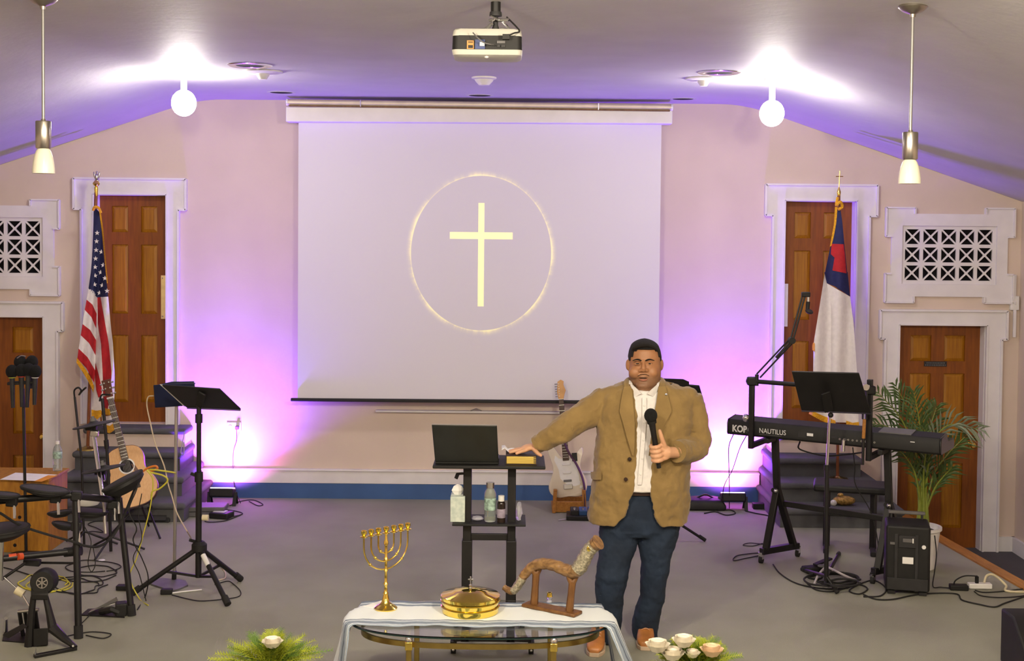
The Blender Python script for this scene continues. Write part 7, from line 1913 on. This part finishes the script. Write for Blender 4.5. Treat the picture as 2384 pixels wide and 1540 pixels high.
for y in ys:
    xl, xr, f, b = tr_at(y); cxp, a = (xl + xr) / 2, (xr - xl) / 2
    def ang(xe):
        u = (xe - cxp) / a; c_ = math.copysign(abs(u) ** (ET / 2), u); return math.acos(max(-1, min(1, c_)))
    a0 = -ang(interp(eR, y)); a1 = -ang(interp(eL, y)) + 0      # front half has negative sine
    start, end = a0, 2 * math.pi + a1                          # from right edge through the right side, back, left side to left edge
    c = P(cxp, y, 0); row = []
    for i in range(NJ + 1):
        t = start + (end - start) * i / NJ; cs, sn = math.cos(t), math.sin(t)
        x = a / sM * math.copysign(abs(cs) ** (2 / ET), cs); yy = (b if sn > 0 else f) * math.copysign(abs(sn) ** (2 / ET), sn)
        row.append(V((c.x + x, c.y + yy, c.z)))
    jr.append(row)
# closed shell with thickness, then sleeves, fused by remeshing
def shell_from(rows, th):
    m = MB(); n, k_ = len(rows), len(rows[0]); inner = []
    for r in rows:
        cx_ = sum((q for q in r), V((0, 0, 0))) / k_; inner.append([q + (V((cx_.x, cx_.y, q.z)) - q).normalized() * th for q in r])
    m.loft([rows[i] + inner[i][::-1] for i in range(n)])
    return m
jk = shell_from(jr, 0.022)
def sleeve(spec, mb, extra=1.0):
    pts = cr([P(a, b, d) for a, b, d, _ in spec], 5); rs = []
    for i in range(len(spec) - 1):
        for j in range(5): rs.append((spec[i][3] + (spec[i + 1][3] - spec[i][3]) * j / 5) / sM * extra)
    rs.append(spec[-1][3] / sM * extra)
    mb.tube(pts, rs, 20)
    return pts, rs
sleeve(RA, jk); sleeve(LA, jk)
for sx, px in ((-1, 1418), (1, 1598)): jk.ball(P(px, 918, .01), .062, (1.0, 1.15, .72))
jo = jk.build('blazer', 'blazer', proot)
remesh(jo, 0.0075, 2, [('folds', 0.11, 0.030), ('creases', 0.05, 0.013)])
# creases across the sleeves as raised folds
def fold_tube(pts, r, nm='sleeve_fold'):
    m = MB(); pp = cr(pts, 4); n = len(pp); m.tube(pp, [r * math.sin(math.pi * (0.12 + 0.76 * i / (n - 1))) for i in range(n)], 8); m.build(nm, 'blazer', jo)
for (xa, ya), (xb, yb), (xc, yc), d in (((1345, 962), (1352, 985), (1340, 1010), -.085), ((1322, 975), (1332, 998), (1322, 1018), -.10), ((1300, 985), (1308, 1008), (1302, 1028), -.095), ((1275, 1000), (1283, 1020), (1278, 1038), -.075)):
    fold_tube([P(xa, ya, d + .03), P(xb, yb, d), P(xc, yc, d + .03)], 0.011)
for (xa, ya), (xb, yb), (xc, yc), d in (((1588, 985), (1606, 1000), (1632, 1010), -.07), ((1585, 1012), (1605, 1026), (1635, 1032), -.085), ((1580, 1030), (1602, 1040), (1640, 1046), -.12), ((1570, 1035), (1580, 1052), (1586, 1072), -.235)):
    fold_tube([P(xa, ya, d + .03), P(xb, yb, d), P(xc, yc, d + .03)], 0.010)
# lapels, collar, pocket flap, buttons, pin
def patch_on(rows, nm, mt_, off=0.008, th=0.005, par=None, mm=5):
    rows = [(y, xa_, xb_) for y, xa_, xb_ in rows]
    m = MB(); fr, bk = [], []
    for y, xa_, xb_ in rows:
        fr.append([P(xa_ + (xb_ - xa_) * j / mm, y, tr_front(xa_ + (xb_ - xa_) * j / mm, y, off + th)) for j in range(mm + 1)])
        bk.append([P(xa_ + (xb_ - xa_) * j / mm, y, tr_front(xa_ + (xb_ - xa_) * j / mm, y, off)) for j in range(mm + 1)])
    m.loft([a + b[::-1] for a, b in zip(fr, bk)])
    return m.build(nm, mt_, par or jo, angle=50, bevel=0.0015)
patch_on([(900, 1453, 1469), (915, 1449, 1472), (938, 1445, 1474), (958, 1442, 1476), (985, 1450, 1478), (1015, 1458, 1478), (1045, 1467, 1477), (1062, 1472, 1476)], 'lapel', 'blazer', 0.012, 0.006)
patch_on([(900, 1533, 1549), (915, 1531, 1554), (938, 1528, 1560), (958, 1524, 1564), (985, 1520, 1550), (1015, 1516, 1538), (1045, 1512, 1523), (1062, 1510, 1515)], 'lapel', 'blazer', 0.012, 0.006)
m = MB(); m.tube(cr([P(1466, 912, -.125), P(1458, 893, -.07), P(1468, 882, .03), P(1501, 878, .10), P(1534, 882, .03), P(1544, 893, -.07), P(1536, 912, -.125)], 5), 0.016, 10, flat=0.6); m.build('collar', 'blazer', jo)
patch_on([(1099, 1375, 1399), (1106, 1375, 1400), (1114, 1376, 1400), (1118, 1380, 1399)], 'pocket_flap', 'blazer', 0.012, 0.007)
for px, py in ((1466, 1070), (1457, 1117)):
    m = MB(); m.lathe([(0, 0.006), (0.009, 0.005), (0.011, 0.002), (0.011, -0.004)], P(px, py, tr_front(px, py, .012)), (0, -1, 0), 14); m.build('button', 'belt', jo)
m = MB(); m.ball(P(1551, 919, tr_front(1551, 919, .022)), .007, (1.3, .6, 1)); o = m.build('lapel_pin', 'chrome', jo)
# cuffs of the sleeves
for spec in (RA, LA):
    a = P(*spec[-2][:3]); b = P(*spec[-1][:3]); d_ = (b - a).normalized(); r_ = spec[-1][3] / sM
    m = MB(); m.tube([b - d_ * .01, b + d_ * .012], [r_ * 1.03, r_ * 1.0], 18); m.build('cuff', 'blazer', jo)
# ---- shirt
sh = MB(); rows_s = []
for y in (905, 915, 930, 960, 1000, 1040, 1080, 1110, 1132):
    xl, xr, f, b = tr_at(y); rows_s.append(ring(xl + 14, xr - 14, y, f - .008, b - .03, 0, 40, ET))
sh.loft(rows_s); so_ = sh.build('shirt', 'shirt', proot)
remesh(so_, 0.008, 1, [('shirt_folds', 0.07, 0.012)])
patch_on([(925, 1495, 1505), (960, 1495, 1505), (1000, 1494, 1504), (1050, 1490, 1500), (1100, 1486, 1496), (1130, 1484, 1494)], 'placket', 'shirt', -0.002, 0.005, so_, 2)
for y in (945, 985, 1025, 1068, 1105):
    px = 1500 - (max(0, y - 1000) * 0.08); m = MB(); m.lathe([(0, 0.004), (0.005, 0.003), (0.006, 0)], P(px, y, tr_front(px, y, .004)), (0, -1, 0), 12); m.build('button', 'white_plastic', so_)
for s_, pts in ((-1, [(1467, 893), (1473, 930), (1487, 920), (1494, 917), (1478, 902)]), (1, [(1535, 893), (1529, 930), (1515, 921), (1507, 917), (1524, 902)])):
    m = MB(); q = [P(a, b, -.095 - .055 * (1 - abs(a - 1501) / 40.0)) for a, b in pts]
    if s_ > 0: q = q[::-1]
    m.slab(q, 0.006); m.build('collar_point', 'shirt', so_, smooth=False)
m = MB(); m.tube(cr([P(1468, 896, -.075), P(1464, 886, .0), P(1480, 880, .085), P(1501, 878, .10), P(1522, 880, .085), P(1538, 886, .0), P(1534, 896, -.075)], 4), .014, 8, flat=0.7); m.build('collar_band', 'shirt', so_)
# ---- belt and jeans
m = MB(); bl = []
for y in (1127, 1141): bl.append(ring(1394, 1580, y, .168, .125, 0, 40, 2.3))
m.loft(bl); m.build('belt', 'belt', proot, angle=30)
m = MB(); q = P(1487, 1134, -.17); m.box(q, (.05, .008, .036)); m.build('buckle', 'steel', proot, bevel=0.003)
tr = MB()
tr.loft([ring(1395, 1581, 1138, .155, .12), ring(1391, 1585, 1170, .155, .14), ring(1391, 1585, 1205, .145, .145), ring(1394, 1583, 1232, .13, .14), ring(1400, 1576, 1243, .11, .12)])
def leg(rows):
    tr.loft([ring(a, b, y, f, bk, d, 28, 2.1) for y, a, b, f, bk, d in rows])
leg([(1225, 1484, 1583, .12, .125, .0), (1260, 1486, 1576, .112, .118, .0), (1300, 1491, 1563, .10, .105, .0), (1340, 1492, 1553, .092, .092, .01), (1390, 1489, 1549, .085, .088, .05), (1430, 1474, 1540, .085, .085, .09), (1460, 1471, 1533, .08, .085, .12), (1478, 1474, 1531, .08, .085, .14), (1486, 1477, 1531, .08, .08, .14)])
leg([(1225, 1393, 1488, .12, .125, .0), (1260, 1396, 1484, .112, .118, .0), (1300, 1393, 1474, .10, .105, -.01), (1340, 1386, 1463, .095, .095, -.02), (1390, 1386, 1453, .09, .088, .0), (1430, 1387, 1449, .085, .085, .03), (1465, 1388, 1445, .08, .085, .06), (1492, 1389, 1441, .08, .08, .07)])
to = tr.build('jeans', 'denim', proot)
remesh(to, 0.008, 2, [('jean_folds', 0.10, 0.022), ('jean_creases', 0.04, 0.008)])
for pts, r in (([(1399, 1325), (1420, 1308), (1432, 1300)], .010), ([(1396, 1338), (1418, 1358), (1440, 1375)], .011), ([(1396, 1388), (1415, 1386), (1432, 1378)], .009)):
    m = MB(); pp = cr([P(a, b, -.092 + .0009 * abs(a - 1424)) for a, b in pts], 4); n = len(pp); m.tube(pp, [r * math.sin(math.pi * (0.1 + 0.8 * i / (n - 1))) for i in range(n)], 8); m.build('fold', 'denim', to)
m = MB(); m.loft([ring(1476, 1532, 1483, .084, .084, .14, 28, 2.1), ring(1477, 1531, 1488, .083, .083, .14, 28, 2.1)]); m.build('hem', 'denim', to)
# ---- shoes
def shoe(toe_px, toe_py, heel_d, yaw):
    t = F(toe_px, toe_py); L = 0.30; rot = Euler((0, 0, yaw)).to_matrix()
    def Q(x, y, z): return t + rot @ V((x, y, z))
    sr = MB(); rows = []
    for y, hw, zt in ((0.0, .028, .045), (.02, .042, .058), (.06, .050, .07), (.11, .050, .085), (.16, .044, .115), (.21, .040, .13), (.26, .038, .13), (.295, .028, .12)):
        rr = []
        for i in range(16):
            a = 2 * math.pi * i / 16; cs, sn = math.cos(a), math.sin(a)
            rr.append(Q(hw * math.copysign(abs(cs) ** .75, cs), y, .022 + (zt - .022) * (0.5 + 0.5 * math.copysign(abs(sn) ** .8, sn))))
        rows.append(rr)
    sr.loft(rows); o = sr.build('shoe', 'tan_leather', proot, angle=60)
    ss = MB(); out = [(-.026, -.004), (.026, -.004), (.046, .03), (.054, .08), (.050, .14), (.043, .2), (.041, .27), (.026, .302), (-.026, .302), (-.041, .27), (-.043, .2), (-.050, .14), (-.054, .08), (-.046, .03)]
    ss.loft([[Q(x, y, 0.0) for x, y in out], [Q(x * 1.02, y, .024) for x, y in out]]); ss.build('sole', 'shoe_sole', o, bevel=0.003)
    for k_ in range(4):
        l = MB(); y = .115 + .022 * k_; z = .088 + .012 * k_; l.tube(cr([Q(-.026, y, z - .004), Q(0, y, z + .006), Q(.026, y, z - .004)], 3), .004, 6); l.build('lace', 'tan_leather', o)
shoe(1383, 1531, 0, R(-10)); shoe(1502, 1516, 0, R(-7))
# ---- the microphone in his hand
mroot = thing('hand_microphone', "black foam-covered microphone in the man's hand", 'microphone', mc1)
m = MB(); m.tube([mc0 + max_ * .02, mc0.lerp(mc1, .35), mc1 + max_ * .035], [.021, .0165, .0125], 16); m.build('handle', 'black_metal', mroot)
m = MB(); m.ball(mc0, .037, (1, 1, 1.08)); m.build('foam_cover', 'black_foam', mroot)
m = MB(); m.lathe([(.02, .03), (.027, .03), (.026, .045), (.019, .047)], mc0, max_, 16); m.build('collar', 'black_plastic', mroot)
